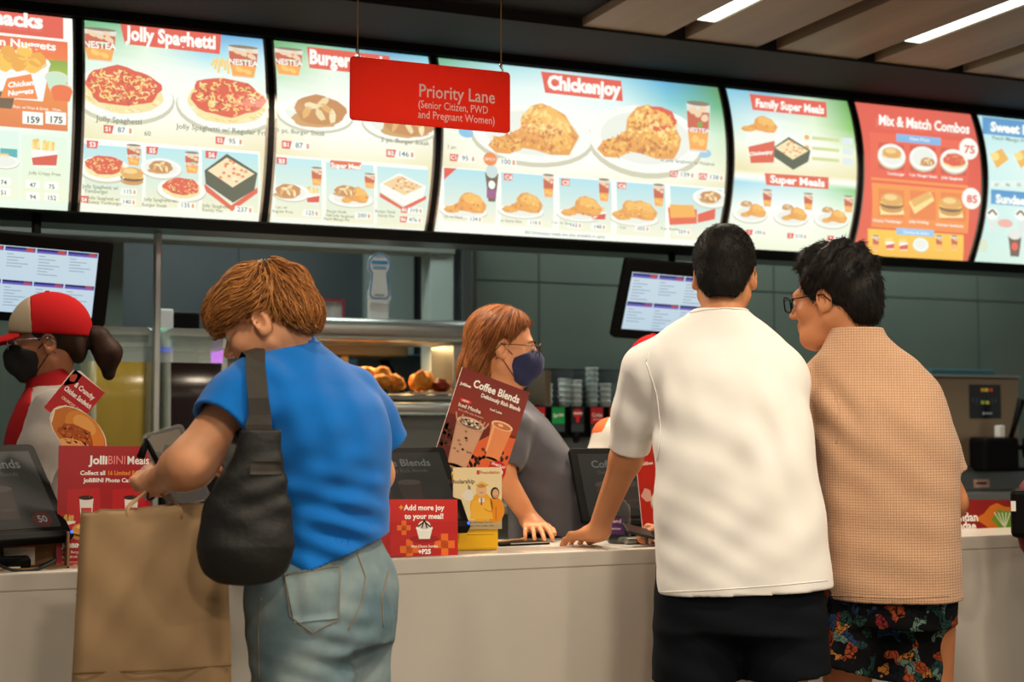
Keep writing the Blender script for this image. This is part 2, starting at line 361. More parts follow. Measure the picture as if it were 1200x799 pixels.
def grid_bg(A, xa, xb, rows, L=0):
    """rows: (z fraction from the top, left colour, middle colour, right colour)"""
    A.L = L; H = ZT - ZB
    for (fa, *ca), (fb, *cb_) in zip(rows, rows[1:]):
        for i in range(len(ca) - 1):
            n = len(ca) - 1; x0, x1 = xa + (xb - xa) * i / n, xa + (xb - xa) * (i + 1) / n
            A.poly([(x0, ZT - fa * H), (x0, ZT - fb * H), (x1, ZT - fb * H), (x1, ZT - fa * H)], 0, raw=True, grad=[ca[i], cb_[i], cb_[i + 1], ca[i + 1]])
M_MENU = mat('menu_print', (10, 10, 10), .18, attr=True, emit=1, es=1.08, spec=.4)
def board(i, A, lab):
    xa, xb = EDGE[i], EDGE[i + 1]
    t = thing('menu_board', lab, 'menu board', ((xa + xb) / 2, YB, ZB), group='lit menu boards over the counter')
    zs = [ZB + (ZT - ZB) * k / 20 for k in range(21)]
    f = MB()
    for x0, x1, mm, d in ((xa, xa + .011, M_BLACK, .012), (xb - .011, xb, M_BLACK, .012), (xa + .011, xa + .021, M_SILVER, .008), (xb - .021, xb - .011, M_SILVER, .008)):
        f.use(mm); V = []
        for z in zs: V += [(x0, by(z) - d, z), (x1, by(z) - d, z), (x1, YB + .04, z), (x0, YB + .04, z)]
        f.add(V, [(4 * k + j, 4 * k + (j + 1) % 4, 4 * k + 4 + (j + 1) % 4, 4 * k + 4 + j) for k in range(20) for j in range(4)] + [(3, 2, 1, 0), (80, 81, 82, 83)])
    f.use(M_SILVER).box((xa + .021, by(ZB) - .006, ZB - .002), (xb - .021, YB + .03, ZB + .006))
    o = f.build('frame'); o.parent = t; o.matrix_parent_inverse = Matrix.Translation(-t.location)
    bl = lambda c: tuple(.84 * v + w for v, w in zip(c[:3], (.13, .14, .10))) + (1,)      # bloom painted into the inks: every colour lifted towards warm white
    A.p = [(q, [bl(c) for c in col] if isinstance(col, list) else bl(col), L) for q, col, L in A.p]
    o = A.build('lit_panel', M_MENU, bsurf, t, cuts=[ZB + (ZT - ZB) * k / 20 for k in range(1, 20)], gap=.00025, clip=(xa + .0205, xb - .0205, ZB + .004, ZT)); o.matrix_parent_inverse = Matrix.Translation(-t.location)
    me = o.data; bb = bmesh.new(); bb.from_mesh(me); bmesh.ops.recalc_face_normals(bb, faces=[])
    for fc in bb.faces:
        fc.normal_update()
        if fc.normal.y > 0: fc.normal_flip()
    bb.to_mesh(me); bb.free()
    b = MB()                                     # the light box behind the print
    V = []
    for z in zs: V += [(xa + .02, by(z) + .002, z), (xb - .02, by(z) + .002, z)]
    b.use(M_BLACK).add([(x, y + .004, z) for x, y, z in V], [(2 * k, 2 * k + 1, 2 * k + 3, 2 * k + 2) for k in range(20)]).box((xa, YB + .03, ZB), (xb, YB + .16, ZT))
    o = b.build('light_box'); o.parent = t; o.matrix_parent_inverse = Matrix.Translation(-t.location)
RED, WHT, CRM, GRN = (226, 34, 28), (255, 255, 250), (244, 236, 196), (60, 84, 60)
INK = (84, 88, 60)
WOOD = (238, 226, 176)
# --- snacks (cut by the left edge of the photograph)
A = Board(-130); A.ref = 60; xa, xb = EDGE[0] + .02, EDGE[1] - .02
grid_bg(A, xa, xb, [(0, WHT, WHT), (.4, (252, 255, 250), (236, 250, 240)), (1, (250, 252, 246), (226, 244, 226))])
A.cell(-130, 16, 74, 45, (228, 40, 34), (224, 40, 30)); A.t('Snacks', 14, 31, 24, WHT, bold=.045, fit=72)
A.cell(-130, 48, 79, 98, (236, 80, 26), (244, 132, 28)); A.cell(-130, 98, 79, 153, (240, 130, 30), (224, 104, 24), 13)
A.L = 14; g = random.Random(3)
for k in range(26): x, y = g.uniform(-100, 74), g.uniform(50, 86); A.rect(x, y, min(x + g.uniform(6, 14), 78), y + g.uniform(6, 12), g.choice([(240, 100, 40), (232, 60, 50), (250, 150, 40), (226, 50, 80)]))
A.L = 15; A.rect(52, *[A.c(52, 70)[1]], 79, A.c(52, 92)[1], (126, 160, 20), (160, 190, 40))
A.t('Chicken Nuggets', 9, 55, 13, WHT, bold=.03, fit=112)
def bowl(A, x, y):
    A.poly([(x - 40, y - 12), (x + 40, y - 12), (x + 32, y + 34), (x - 32, y + 34)], (246, 250, 250)); A.ell(x, y - 12, 41, 13, (252, 252, 250), 24); A.up(); A.ell(x, y - 11, 37, 10, (228, 210, 150), 24); A.up()
    for k, (dx, dy) in enumerate(((-24, -14), (-8, -20), (10, -24), (25, -16), (-14, -8), (4, -10), (20, -8))): A.ell(x + dx, y + dy, 11, 9, ((250, 190, 60), (238, 160, 40))[k % 2], 12, .1, k, k)
    A.up(); A.poly([(x - 10, y + 10), (x + 18, y + 2), (x + 26, y + 32), (x - 18, y + 34)], (244, 120, 30)); A.up(); A.text('Chicken', x + 6, y + 18, 9, WHT, bold=.04, slope=-.2); A.text('Nuggets', x + 6, y + 28, 9, WHT, bold=.04, slope=-.2)
A.lay(bowl, 18, 84)
def dip(A, x, y, c): A.ell(x, y, 14, 8, (226, 220, 200)); A.up(); A.poly([(x - 13, y), (x + 13, y), (x + 9, y + 14), (x - 9, y + 14)], c); A.up(); A.ell(x, y, 12, 6, c)
A.lay(dip, 72, 106, (236, 90, 26)); A.lay(dip, 66, 92, (200, 230, 200)); A.lay(dip, 4, 114, (90, 40, 20))
for x, w in ((26, '159'), (53, '175')): A.L = 36; a = A.c(x, 132); A.rect(a[0], a[1] - 1, x + 24, a[1] + 14, WHT); A.up(); A.t(w, x + 12, 145, 11, (30, 40, 40), bold=.03)
A.t('8-pc. w/ Fries & Drink', 36, 129, 4.6, WHT); A.t('10-pc.', 66, 131, 4.6, WHT)
A.cell(-130, 158, 22, 236, (220, 244, 236), (240, 244, 214)); A.cell(25, 160, 78, 236, (226, 246, 228), (238, 244, 212)); A.lay(plate, 4, 190, 18, 8); A.lay(fries, 52, 180, 36, 34)
A.lay(lambda A, x, y: (A.rect(x, y - 6, x + 20, y + 4, (40, 170, 180)), A.up(), A.rect(x - 4, y, x + 10, y + 8, (240, 190, 110))), 0, 180)
A.t('Jolly Crispy Fries', 52, 206, 5.4, INK)
for x, y, w in ((38, 217, '47'), (60, 219, '75'), (38, 231, '94'), (60, 232, '152'), (4, 214, '74'), (4, 226, '51')): A.L = 36; a = A.c(x, y - 5); A.rect(a[0] - 8, a[1], a[0] + 8, a[1] + 9, WHT); A.up(); A.t(w, x, y + 3, 7.4, (40, 60, 60), bold=.02)
board(0, A, 'lit menu board headed Snacks with a bowl of nuggets, farthest to the left')
# --- spaghetti
A = Board(88); xa, xb = EDGE[1] + .02, EDGE[2] - .02
grid_bg(A, xa, xb, [(0, (70, 170, 110), (110, 200, 150), (40, 150, 215), (60, 165, 225)), (.12, (130, 205, 160), (225, 245, 225), (150, 220, 240), (200, 236, 245)), (.24, (220, 245, 230), (248, 252, 240), (240, 250, 245), (235, 248, 240)), (.45, (246, 248, 226), WHT, WHT, (250, 250, 236)), (.64, (236, 226, 176), (246, 240, 206), (244, 238, 200), (238, 228, 184)), (1, (238, 240, 214), (244, 244, 220), (240, 242, 216), (230, 236, 206))])
A.L = 10; A.poly([A.c(140, 26), A.c(259, 40), A.c(257, 64), A.c(146, 52)], RED); A.t('Jolly Spaghetti', 200, 53, 23, WHT, bold=.04, fit=106)
A.lay(drink, 116, 54, 40, 38); A.lay(drink, 284, 74, 36, 38); A.lay(lambda A, x, y: [A.line([(x + k * 4 - 12, y + (k % 3) * 4), (x + k * 3 - 8, y - 8 - (k % 2) * 3)], 3, (246, 206, 120)) for k in range(7)], 259, 79)
A.lay(spaghetti, 143, 102, 44, 27, 150, 2); A.lay(spaghetti, 265, 115, 43, 27, 150, 3)
A.t('Jolly Spaghetti', 139, 145, 9.5, INK); A.t('Jolly Spaghetti w/ Regular Fries', 262, 156, 9, INK); A.pr(134, 153, 6, '87', 'S1'); A.L = 36; A.t('60', 172, 160, 8, INK); A.pr(264, 166, 5.6, '95', 'S2')
A.L = 8; A.cell(97, 162, 304, 172, WHT, WHT, 8); A.cell(95, 168, 304, 256, (252, 254, 248), (244, 246, 232), 8)
for x0, y0, x1 in ((98, 169, 166), (170, 172, 232), (236, 176, 302)): A.cell(x0, y0, x1, y0 + 70, (176, 228, 238), (240, 236, 202))
A.lay(spaghetti, 122, 194, 22, 13, 60, 4); A.lay(drink, 156, 183, 17, 25); A.lay(burger, 154, 206, 27, 22); A.lay(steak, 188, 196, 30, 18, 2); A.lay(spaghetti, 212, 219, 21, 12, 60, 5); A.lay(drink, 224, 192, 17, 26); A.lay(tray, 270, 209, 62, 58)
for x, y, c in ((108, 170, 'S3'), (178, 177, 'S5'), (247, 182, 'S6')): A.L = 36; a = A.c(x, y); A.poly([(a[0] - 7, a[1] - 4.5), (a[0] + 7, a[1] - 4.5), (a[0] + 5, a[1] + 4.5), (a[0] - 7, a[1] + 4.5)], RED); A.up(); A.t(c, x, y + 3, 8, WHT, bold=.03)
A.t('Jolly Spaghetti w/', 117, 222, 6, INK); A.t('Yumburger', 112, 227, 6, INK); A.t('Jolly Spaghetti w/', 121, 235, 5.4, INK); A.t('Cheesy Yumburger', 121, 240, 5.4, INK); A.L = 36; a = A.c(98, 234); A.rect(a[0] - 5, a[1] - 4, a[0] + 5, a[1] + 4, RED); A.up(); A.t('S4', 98, 237, 6.5, WHT, bold=.03)
A.pr(143, 225, 4.6, '115'); A.pr(142, 237, 4.6, '140'); A.t('Jolly Spaghetti w/', 187, 237, 5.6, INK); A.t('Burger Steak', 180, 243, 5.6, INK); A.pr(210, 241, 5, '135'); A.t('Jolly Spaghetti', 252, 244, 5.6, INK); A.t('Family Pan', 248, 249, 5.6, INK); A.pr(276, 246, 5.4, '237')
board(1, A, 'lit menu board headed Jolly Spaghetti, with two large plates of red pasta')
# --- burger steak
A = Board(312); xa, xb = EDGE[2] + .02, EDGE[3] - .02
grid_bg(A, xa, xb, [(0, (60, 160, 90), (120, 200, 160), (40, 150, 200), (90, 190, 220)), (.12, (120, 200, 130), (230, 246, 226), (190, 230, 236), (215, 240, 236)), (.3, (236, 248, 236), (250, 252, 244), WHT, (246, 250, 236)), (.5, (246, 244, 222), WHT, WHT, (248, 246, 226)), (.66, (238, 226, 176), (246, 240, 206), (244, 238, 200), (236, 226, 180)), (1, (236, 240, 214), (246, 246, 226), (242, 244, 222), (230, 238, 210))])
A.L = 10; A.poly([A.c(359, 55), A.c(456, 66), A.c(455, 90), A.c(362, 80)], RED); A.t('Burger Steak', 361, 75, 23, WHT, al='L', bold=.045, fit=92)
A.lay(drink, 337, 74, 34, 32); A.lay(plate, 368, 134, 44, 20); A.lay(steak, 374, 130, 66, 44, 3, pl=False); A.lay(plate, 468, 146, 44, 20); A.lay(steak, 478, 146, 66, 36, 4, pl=False)
A.t('1 pc. Burger Steak', 351, 158, 7.6, INK); A.t('2 pc. Burger Steak', 473, 169, 7.6, INK); A.pr(342, 171, 5.8, '87', 'B1'); A.pr(464, 181, 5.8, '146', 'B2')
A.cell(318, 181, 500, 262, (252, 254, 248), (244, 246, 234), 8)
for x0, y0, x1 in ((322, 184, 376), (381, 190, 437), (441, 195, 501)): A.cell(x0, y0, x1, y0 + 70, (186, 230, 238), (242, 238, 206))
A.lay(plate, 340, 226, 22, 10); A.lay(steak, 337, 224, 32, 20, 5, pl=False); A.lay(drink, 370, 208, 13, 22, 0); A.lay(fries, 366, 229, 18, 20); A.lay(plate, 410, 234, 26, 9); A.lay(steak, 404, 224, 28, 16, 6, pl=False); A.lay(chicken, 415, 229, 32, 22, 2, pl=False, n=8); A.lay(drink, 432, 213, 13, 18, 0); A.lay(tray, 471, 222, 54, 38, (250, 250, 244), (238, 206, 150))
for x, y, w, c in ((329, 189, 12, 'B3'),): A.L = 36; a = A.c(x, y); A.rect(a[0] - 6, a[1] - 4, a[0] + 6, a[1] + 4, RED); A.up(); A.t(c, x, y + 3, 7, WHT, bold=.03)
A.L = 36; a = A.c(404, 194); A.rect(a[0] - 18, a[1] - 4.5, a[0] + 18, a[1] + 4.5, (224, 84, 40)); A.up(); A.t('Super Meal', 404, 198, 7.8, WHT, bold=.04)
A.t('1 pc. w/', 328, 245, 4.6, INK); A.t('Regular Fries', 330, 250, 4.6, INK); A.pr(356, 250, 4.6, '123'); A.t('Burger Steak', 393, 250, 4.4, INK); A.t('Half Jolly Spaghetti', 397, 255, 4.4, INK); A.t('Peach Mango Pie', 393, 259, 4.4, INK); A.pr(417, 253, 4.6, '200'); A.t('Burger Steak', 450, 250, 4.6, INK); A.t('Family Pan', 451, 255, 4.6, INK); A.pr(478, 247, 4.4, '310', 'B5'); A.pr(477, 258, 4.4, '476', 'B6')
board(2, A, 'lit menu board headed Burger Steak, partly behind the hanging red sign')
# --- chicken (double width)
A = Board(508); xa, xb = EDGE[3] + .02, EDGE[4] - .02
grid_bg(A, xa, xb, [(0, (60, 160, 120), (150, 215, 225), (190, 230, 236), (160, 220, 236), (40, 160, 215), (30, 130, 60)), (.14, (150, 214, 190), (225, 245, 245), (240, 250, 248), (220, 244, 246), (110, 200, 215), (70, 170, 110)), (.32, (240, 250, 240), WHT, WHT, WHT, (240, 252, 246), (200, 232, 200)), (.55, (244, 240, 212), WHT, WHT, WHT, WHT, (240, 238, 206)), (.68, (236, 224, 176), (248, 242, 212), (250, 246, 222), (248, 242, 212), (244, 238, 204), (232, 222, 176)), (1, (240, 246, 226), WHT, WHT, WHT, (248, 252, 240), (226, 240, 214))])
A.L = 10; A.poly([A.c(633, 84), A.c(727, 95), A.c(729, 119), A.c(638, 109)], RED); A.t('Chickenjoy', 682, 109, 23, WHT, bold=.05, fit=86)
A.lay(plate, 622, 158, 70, 34); A.lay(chicken, 624, 152, 104, 70, 5, pl=False, n=90); A.lay(plate, 755, 164, 66, 42); A.lay(chicken, 748, 155, 98, 76, 6, pl=False, n=90); A.lay(spaghetti, 771, 140, 19, 18, 40, 7, pl=False); A.lay(drink, 816, 150, 28, 62); A.lay(lambda A, x, y: A.ell(x, y, 10, 7, (120, 190, 230)), 546, 155); A.lay(lambda A, x, y: A.ell(x, y, 9, 6, (150, 200, 230)), 823, 180)
A.t('1 pc.', 528, 175, 6, INK); A.pr(537, 186, 5.2, '95', 'C1'); A.pr(584, 190, 5.4, '100'); A.L = 36; a = A.c(573, 187); A.ell(a[0], a[1], 8, 8, (236, 120, 40)); A.up(); A.text('SPICY', a[0], a[1] + 2, 5, WHT); A.t('w/ Jolly Spaghetti', 790, 191, 5.4, INK); A.t('w/ Palabok', 823, 194, 5.4, INK); A.pr(794, 205, 5, '139', 'C2'); A.pr(828, 208, 5, '138', 'C3')
A.cell(513, 195, 850, 272, (253, 255, 250), (248, 252, 244), 8)
for x0, y0, x1 in ((519, 197, 580), (586, 202, 647), (654, 208, 715), (721, 213, 778), (784, 218, 845)): A.cell(x0, y0, x1, y0 + 62, (170, 222, 236), (244, 240, 214))
for k, (x, y, w) in enumerate(((544, 238, 50), (611, 238, 48), (680, 242, 48), (744, 247, 50))): A.lay(plate, x - 2, y + 10, w * .55, 8); A.lay(chicken, x, y, w, 28, 10 + k, pl=False, n=14)
A.lay(chicken, 733, 245, 34, 24, 31, pl=False, n=10)
A.lay(lambda A, x, y: (A.poly([(x - 8, y - 18), (x + 8, y - 18), (x + 4, y + 16), (x - 4, y + 16)], (96, 50, 40)), A.up(), A.ell(x, y - 20, 7, 8, (200, 220, 220)), A.up(), A.rect(x - 6, y + 2, x + 5, y + 12, (150, 40, 130)), A.ell(x, y - 4, 4, 5, WHT)), 575, 221)
for x, y in ((641, 219), (706, 224), (770, 230)): A.lay(drink, x, y, 13, 28, 0)
A.lay(lambda A, x, y: (A.poly([(x - 17, y - 8), (x + 17, y - 8), (x + 17, y + 10), (x - 15, y + 14)], (226, 70, 40)), A.up(), A.poly([(x - 15, y - 12), (x + 13, y - 13), (x + 16, y + 2), (x - 14, y + 5)], (244, 170, 60))), 798, 252); A.lay(fries, 700, 250, 20, 18); A.lay(steak, 831, 231, 26, 18, 9); A.lay(lambda A, x, y: A.poly([(x - 10, y), (x + 11, y - 9), (x + 10, y + 5), (x - 10, y + 11)], (226, 50, 36)), 826, 252)
for x, y, w in ((548, 257, '134'), (618, 261, '116'), (665, 264, '162'), (693, 266, '148'), (744, 268, '202'), (792, 272, '359')): A.pr(x, y, 4.2, w)
for x, y, w in ((528, 256, '1 pc. w/ Float'), (597, 261, 'w/ Garlic Rice'), (656, 263, '1 pc. w/ Spag'), (728, 268, '2 pc.'), (783, 270, '6 pc. Bucket')): A.t(w, x, y, 4.4, INK)
A.t('All Chickenjoy meals are also available in spicy', 660, 277, 5, (90, 90, 80))
for x, y, c in ((594, 208, 'C4'), (661, 214, 'C5'), (727, 218, 'C6')): A.L = 36; a = A.c(x, y); A.rect(a[0] - 5, a[1] - 4, a[0] + 5, a[1] + 4, (230, 60, 44)); A.up(); A.t(c, x, y + 3, 7, WHT, bold=.03)
A.L = 36; A.poly([A.c(519, 197), A.c(534, 198), A.c(519, 211)], RED)
board(3, A, 'extra wide lit menu board headed Chickenjoy, with two big fried chicken plates')
# --- family meals
A = Board(850); xa, xb = EDGE[4] + .02, EDGE[5] - .02
grid_bg(A, xa, xb, [(0, (100, 190, 225), (90, 180, 215), (190, 225, 200), (60, 150, 40)), (.2, (190, 228, 236), (236, 248, 240), (230, 244, 216), (110, 190, 70)), (.36, (244, 248, 226), WHT, WHT, (236, 246, 210)), (.52, (236, 222, 168), (244, 234, 190), (244, 234, 190), (236, 226, 176)), (.56, WHT, WHT, WHT, WHT), (.6, (150, 215, 235), (190, 230, 240), (200, 236, 220), (120, 200, 110)), (.75, (240, 250, 240), WHT, WHT, (236, 248, 226)), (1, (232, 240, 210), (240, 244, 216), (240, 244, 216), (228, 238, 206))])
A.L = 10; A.poly([A.c(877, 110), A.c(967, 120), A.c(968, 138), A.c(881, 129)], RED); A.t('Family Super Meals', 923, 130, 13.5, WHT, bold=.04, fit=80); A.L = 10; A.poly([A.c(895, 203), A.c(970, 208), A.c(970, 222), A.c(897, 217)], (226, 60, 36)); A.t('Super Meals', 932, 217, 12.5, WHT, bold=.04, fit=64)
A.lay(lambda A, x, y: (A.poly([(x - 18, y - 14), (x + 18, y - 20), (x + 15, y + 24), (x - 12, y + 27)], (246, 246, 240)), A.up(), A.poly([(x - 15, y + 8), (x + 16, y - 2), (x + 15, y + 24), (x - 12, y + 27)], (222, 60, 36)), A.up(), A.text('Chickenjoy', x, y + 16, 6, WHT, bold=.04, slope=-.2)), 890, 166)
A.lay(chicken, 888, 146, 42, 22, 41, pl=False, n=8); A.lay(tray, 926, 180, 44, 38, (44, 52, 40), (250, 226, 176), None)
for k in range(3): a = A.c(950, 160 + 12 * k); A.L = 20; A.rect(a[0], a[1], a[0] + 32, a[1] + 4, (210, 216, 150)); A.rect(a[0] + 36, a[1] - 2, a[0] + 48, a[1] + 6, (220, 232, 240)); A.ell(a[0] - 6, a[1] + 2, 3, 3, (240, 170, 60))
for k, (x, y) in enumerate(((877, 247), (925, 251), (972, 254))): A.lay(plate, x, y + 4, 20, 10); A.lay(chicken, x + 4, y, 30, 18, 50 + k, pl=False, n=8); A.lay(steak, x - 4, y - 8, 14, 8, k, pl=False); A.lay(drink, x + 20, y - 14, 11, 20, 0); A.L = 36; A.pr(x + 4, y + 26, 4, ('199', '210', '189')[k], ('1', '2', '3')[k])
board(4, A, 'lit menu board headed Family Super Meals, between the chicken and the red board')
# --- combos
A = Board(1004); xa, xb = EDGE[5] + .02, EDGE[6] - .02
grid_bg(A, xa, xb, [(0, (220, 24, 24), (226, 30, 26), (214, 20, 20)), (.5, (232, 44, 30), (238, 60, 34), (222, 28, 24)), (1, (226, 60, 34), (232, 74, 36), (222, 50, 30))])
A.t('Mix & Match Combos', 1080, 152, 16.5, WHT, bold=.035, fit=106)
A.cell(1018, 155, 1132, 214, (236, 66, 40), (232, 60, 36), 9); A.cell(1020, 208, 1133, 266, (246, 140, 40), (244, 128, 36), 9); A.cell(1016, 268, 1128, 303, (252, 196, 40), (250, 180, 34), 9)
A.cell(1049, 157, 1101, 166, (120, 180, 236), (110, 170, 230), 20); A.cell(1049, 267, 1093, 275, (150, 200, 240), (140, 190, 236), 20)
A.t('New Price', 1075, 166, 5.4, WHT); A.t('Drinks & Sides', 1071, 275, 5, WHT)
for k, x in enumerate((1043, 1080, 1116)): A.cell(x - 15, 167 + 3 * k, x + 15, 198 + 3 * k, (206, 24, 24), (206, 24, 24), 14); A.lay(plate, x, 183 + 3 * k, 16, 14); A.cell(x - 15, 221 + 2 * k, x + 15, 254 + 2 * k, (234, 112, 28), (234, 112, 28), 14)
A.lay(burger, 1043, 182, 22, 20); A.lay(steak, 1085, 190, 18, 12, 1, pl=False); A.lay(spaghetti, 1116, 188, 13, 9, 24, 1, pl=False)
for x, y in ((1043, 237), (1112, 241)): A.lay(lambda A, x, y: (A.poly([(x - 14, y + 6), (x + 12, y + 2), (x + 15, y + 14), (x - 13, y + 16)], (250, 226, 150)), A.up(), burger(A, x, y, 26, 24)), x, y)
A.lay(lambda A, x, y: (A.poly([(x - 15, y), (x + 10, y - 14), (x + 15, y - 4), (x - 8, y + 14)], (250, 220, 140)), A.up(), A.poly([(x - 13, y - 2), (x + 8, y - 14), (x + 13, y - 8), (x - 9, y + 6)], (230, 170, 80))), 1078, 238)
for k, (x, y, w) in enumerate(((1133, 175, '75'), (1136, 233, '85'))): A.L = 36; a = A.c(x, y); A.ell(a[0], a[1], 11, 13, (250, 250, 244)); A.up(); A.text(w, a[0] + 1, a[1] + 5, 13, RED, bold=.03)
for x, y, w in ((1047, 206, 'Yumburger'), (1079, 208, '1-pc. Burger Steak'), (1113, 211, 'Jolly Spaghetti'), (1037, 261, 'Cheesy Yumburger'), (1074, 262, 'Jolly Hotdog'), (1110, 266, 'Chicken Sandwich')): A.t(w, x, y, 4.4, WHT, bold=.02)
for k, x in enumerate((1024, 1041, 1057, 1077, 1098, 1116)): (A.lay(fries, x, 284 + k, 12, 15) if k in (1, 2) else A.lay(plate, x, 287, 9, 8) if k == 3 else A.lay(drink, x, 285, 8, 17, 0))
board(5, A, 'red lit menu board headed Mix & Match Combos, second from the right')
# --- desserts (cut by the right edge of the photograph)
A = Board(1145); xa, xb = EDGE[6] + .02, EDGE[7] - .02
grid_bg(A, xa, xb, [(0, (170, 225, 235), (150, 215, 230), (170, 225, 235)), (.3, (206, 240, 240), (226, 248, 244), (190, 232, 236)), (.7, (200, 236, 234), (220, 244, 240), (190, 230, 230)), (1, (206, 236, 226), (216, 240, 230), (200, 232, 226))])
A.cell(1150, 137, 1290, 157, (20, 130, 200), (30, 140, 205)); A.t('Sweet Pies', 1158, 154, 15, WHT, al='L', bold=.05, sx=.9); A.cell(1160, 222, 1290, 239, (20, 136, 204), (30, 146, 210)); A.t('Sundaes & Drinks', 1164, 238, 14, WHT, al='L', bold=.05, sx=.85)
A.t('Peach Mango Pie', 1180, 166, 6, INK)
for x in (1168, 1196, 1226): A.lay(lambda A, x, y: (A.poly([(x - 10, y - 4), (x + 4, y - 12), (x + 12, y), (x - 2, y + 12)], (240, 176, 60)), A.up(), A.ell(x - 4, y - 2, 5, 5, (250, 220, 130))), x, 186)
for k in range(6): a = A.c(1160 + 13 * k, 212); A.L = 20; A.rect(a[0], a[1], a[0] + 11, a[1] + 7, (230, 244, 240)); A.up(); A.t(str(37 + 9 * k), 1165 + 13 * k, 219, 5.5, INK)
def sundae(A, x, y): A.poly([(x - 6, y - 10), (x + 6, y - 10), (x + 3, y + 12), (x - 3, y + 12)], (220, 232, 228)); A.up(); A.ell(x, y - 10, 7, 7, (250, 250, 246)); A.up(); A.line([(x - 5, y - 10), (x, y - 15), (x + 5, y - 9)], 2.4, (90, 50, 30))
for x, y in ((1161, 261), (1194, 262), (1225, 262)): A.lay(sundae, x, y)
A.lay(lambda A, x, y: A.ell(x, y, 9, 5, (240, 170, 160)), 1176, 262)
A.lay(lambda A, x, y: (A.poly([(x - 8, y - 12), (x + 8, y - 12), (x + 5, y + 14), (x - 5, y + 14)], (86, 40, 40)), A.up(), A.ell(x, y - 12, 8, 6, (230, 230, 226)), A.ell(x, y + 2, 4, 5, (230, 60, 60))), 1187, 287); A.lay(lambda A, x, y: A.ell(x, y, 6, 8, (214, 226, 200)), 1150, 288)
board(6, A, 'pale blue lit menu board headed Sweet Pies at the right end of the row')
# ================================================================ counter, kitchen and the things standing there
def frame3(TL, TR, BL):
    """matrix whose x runs along the top edge, z up the left edge, origin at the bottom left; also width and height"""
    TL, TR, BL = Vector(TL), Vector(TR), Vector(BL); x = (TR - TL).normalized(); z = (TL - BL); w = (TR - TL).length
    z = (z - x * z.dot(x)); h = z.length; z.normalize(); y = z.cross(x); o = TL - z * h
    return Matrix(((x.x, y.x, z.x, o.x), (x.y, y.y, z.y, o.y), (x.z, y.z, z.z, o.z), (0, 0, 0, 1))), w, h
def sheet(A, name, m, parent, z0=0, gap=.00015): return A.build(name, m, lambda u, v, h: (u, -h, v + z0), parent, gap=gap)
def flip(w, h): return lambda x, y: (x * w / 100, h - y * w / 100)      # art in per cent of the width, y down
M_TOP = mat('solid_surface', (206, 200, 190), .3, noise=(3, (202, 196, 186), .4, .6))
M_PRINT = mat('printed_card', (128, 128, 128), .4, attr=True); M_SCREEN = mat('screen', (10, 10, 10), .15, attr=True, emit=1, es=.55)
M_SCRD = mat('screen_dim', (10, 10, 10), .4, attr=True, emit=1, es=.36, spec=.06)
M_CARDEDGE = mat('card_edge', (236, 226, 210), .6); M_PLB = mat('black_plastic', (11, 11, 12), .55, spec=.1); M_CLEAR = mat('clear_plastic', (225, 238, 236), .06, trans=.92, ior=1.2, alpha=.5)
M_YEL = mat('yellow_plastic', (240, 184, 20), .35); M_REDC = mat('red_card', (178, 22, 28), .45); M_CARDB = mat('brown_board', (150, 112, 70), .7); M_WHITE = mat('white_plastic', (232, 232, 228), .4)
M_RUBBER = mat('cable', (14, 14, 14), .5)
t = thing('service_counter', 'long white solid surface counter the customers are leaning on', 'counter', (2.0, 3.95, 0))
def local(o, t): o.matrix_parent_inverse = Matrix.Translation(-t.location); return o
local(MB().use(M_TOP).box((-1.6, 3.72, .835), (7, 4.2, .88), bev=.004).build('worktop', None, t), t)
local(MB().use(M_TOP).box((-1.6, 3.7225, .08), (7, 4.17, .835)).build('front_panel', None, t), t)
local(MB().use(M_STEELD).box((-1.6, 3.78, 0), (7, 4.12, .08)).build('plinth', None, t), t)
t = thing('back_counter', 'stainless steel work counter along the kitchen wall under the drink dispensers', 'counter', (2.5, 6.1, 0))
local(MB().use(M_STEEL).box((-1.2, 5.62, .86), (7, 6.36, .9), bev=.004).build('worktop', None, t), t)
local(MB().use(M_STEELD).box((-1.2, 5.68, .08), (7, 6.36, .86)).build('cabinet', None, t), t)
# ---- food pass with its heated shelf
t = thing('food_pass', 'stainless heated food pass with rounded hood and fried chicken on its shelf', 'food warmer', (1.8, 6.1, .9))
def bull(x0, x1, y0, y1, z0, z1, r): return [(y0 + r - r * math.cos(R(a)) if a <= 90 else 0, 0) for a in ()] or None
def bar(m, x0, x1, y0, y1, z0, z1, bev): return m.box((x0, y0, z0), (x1, y1, z1), bev=bev)
local(bar(MB().use(M_STEEL), 1.27, 2.44, 5.92, 6.36, 1.605, 1.705, .03).build('hood', None, t, True), t)
local(MB().use(M_STEEL).box((1.27, 5.96, 1.345), (2.44, 6.36, 1.375), bev=.012).build('shelf', None, t), t)
local(bar(MB().use(M_STEEL), 1.27, 2.44, 5.9, 6.0, 1.28, 1.338, .02).build('rail', None, t, True), t)
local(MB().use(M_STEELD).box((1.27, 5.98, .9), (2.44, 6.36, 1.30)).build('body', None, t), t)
local(MB().use(M_STEEL).box((2.26, 6.0, 1.375), (2.42, 6.3, 1.61), bev=.004).build('side_post', None, t), t)
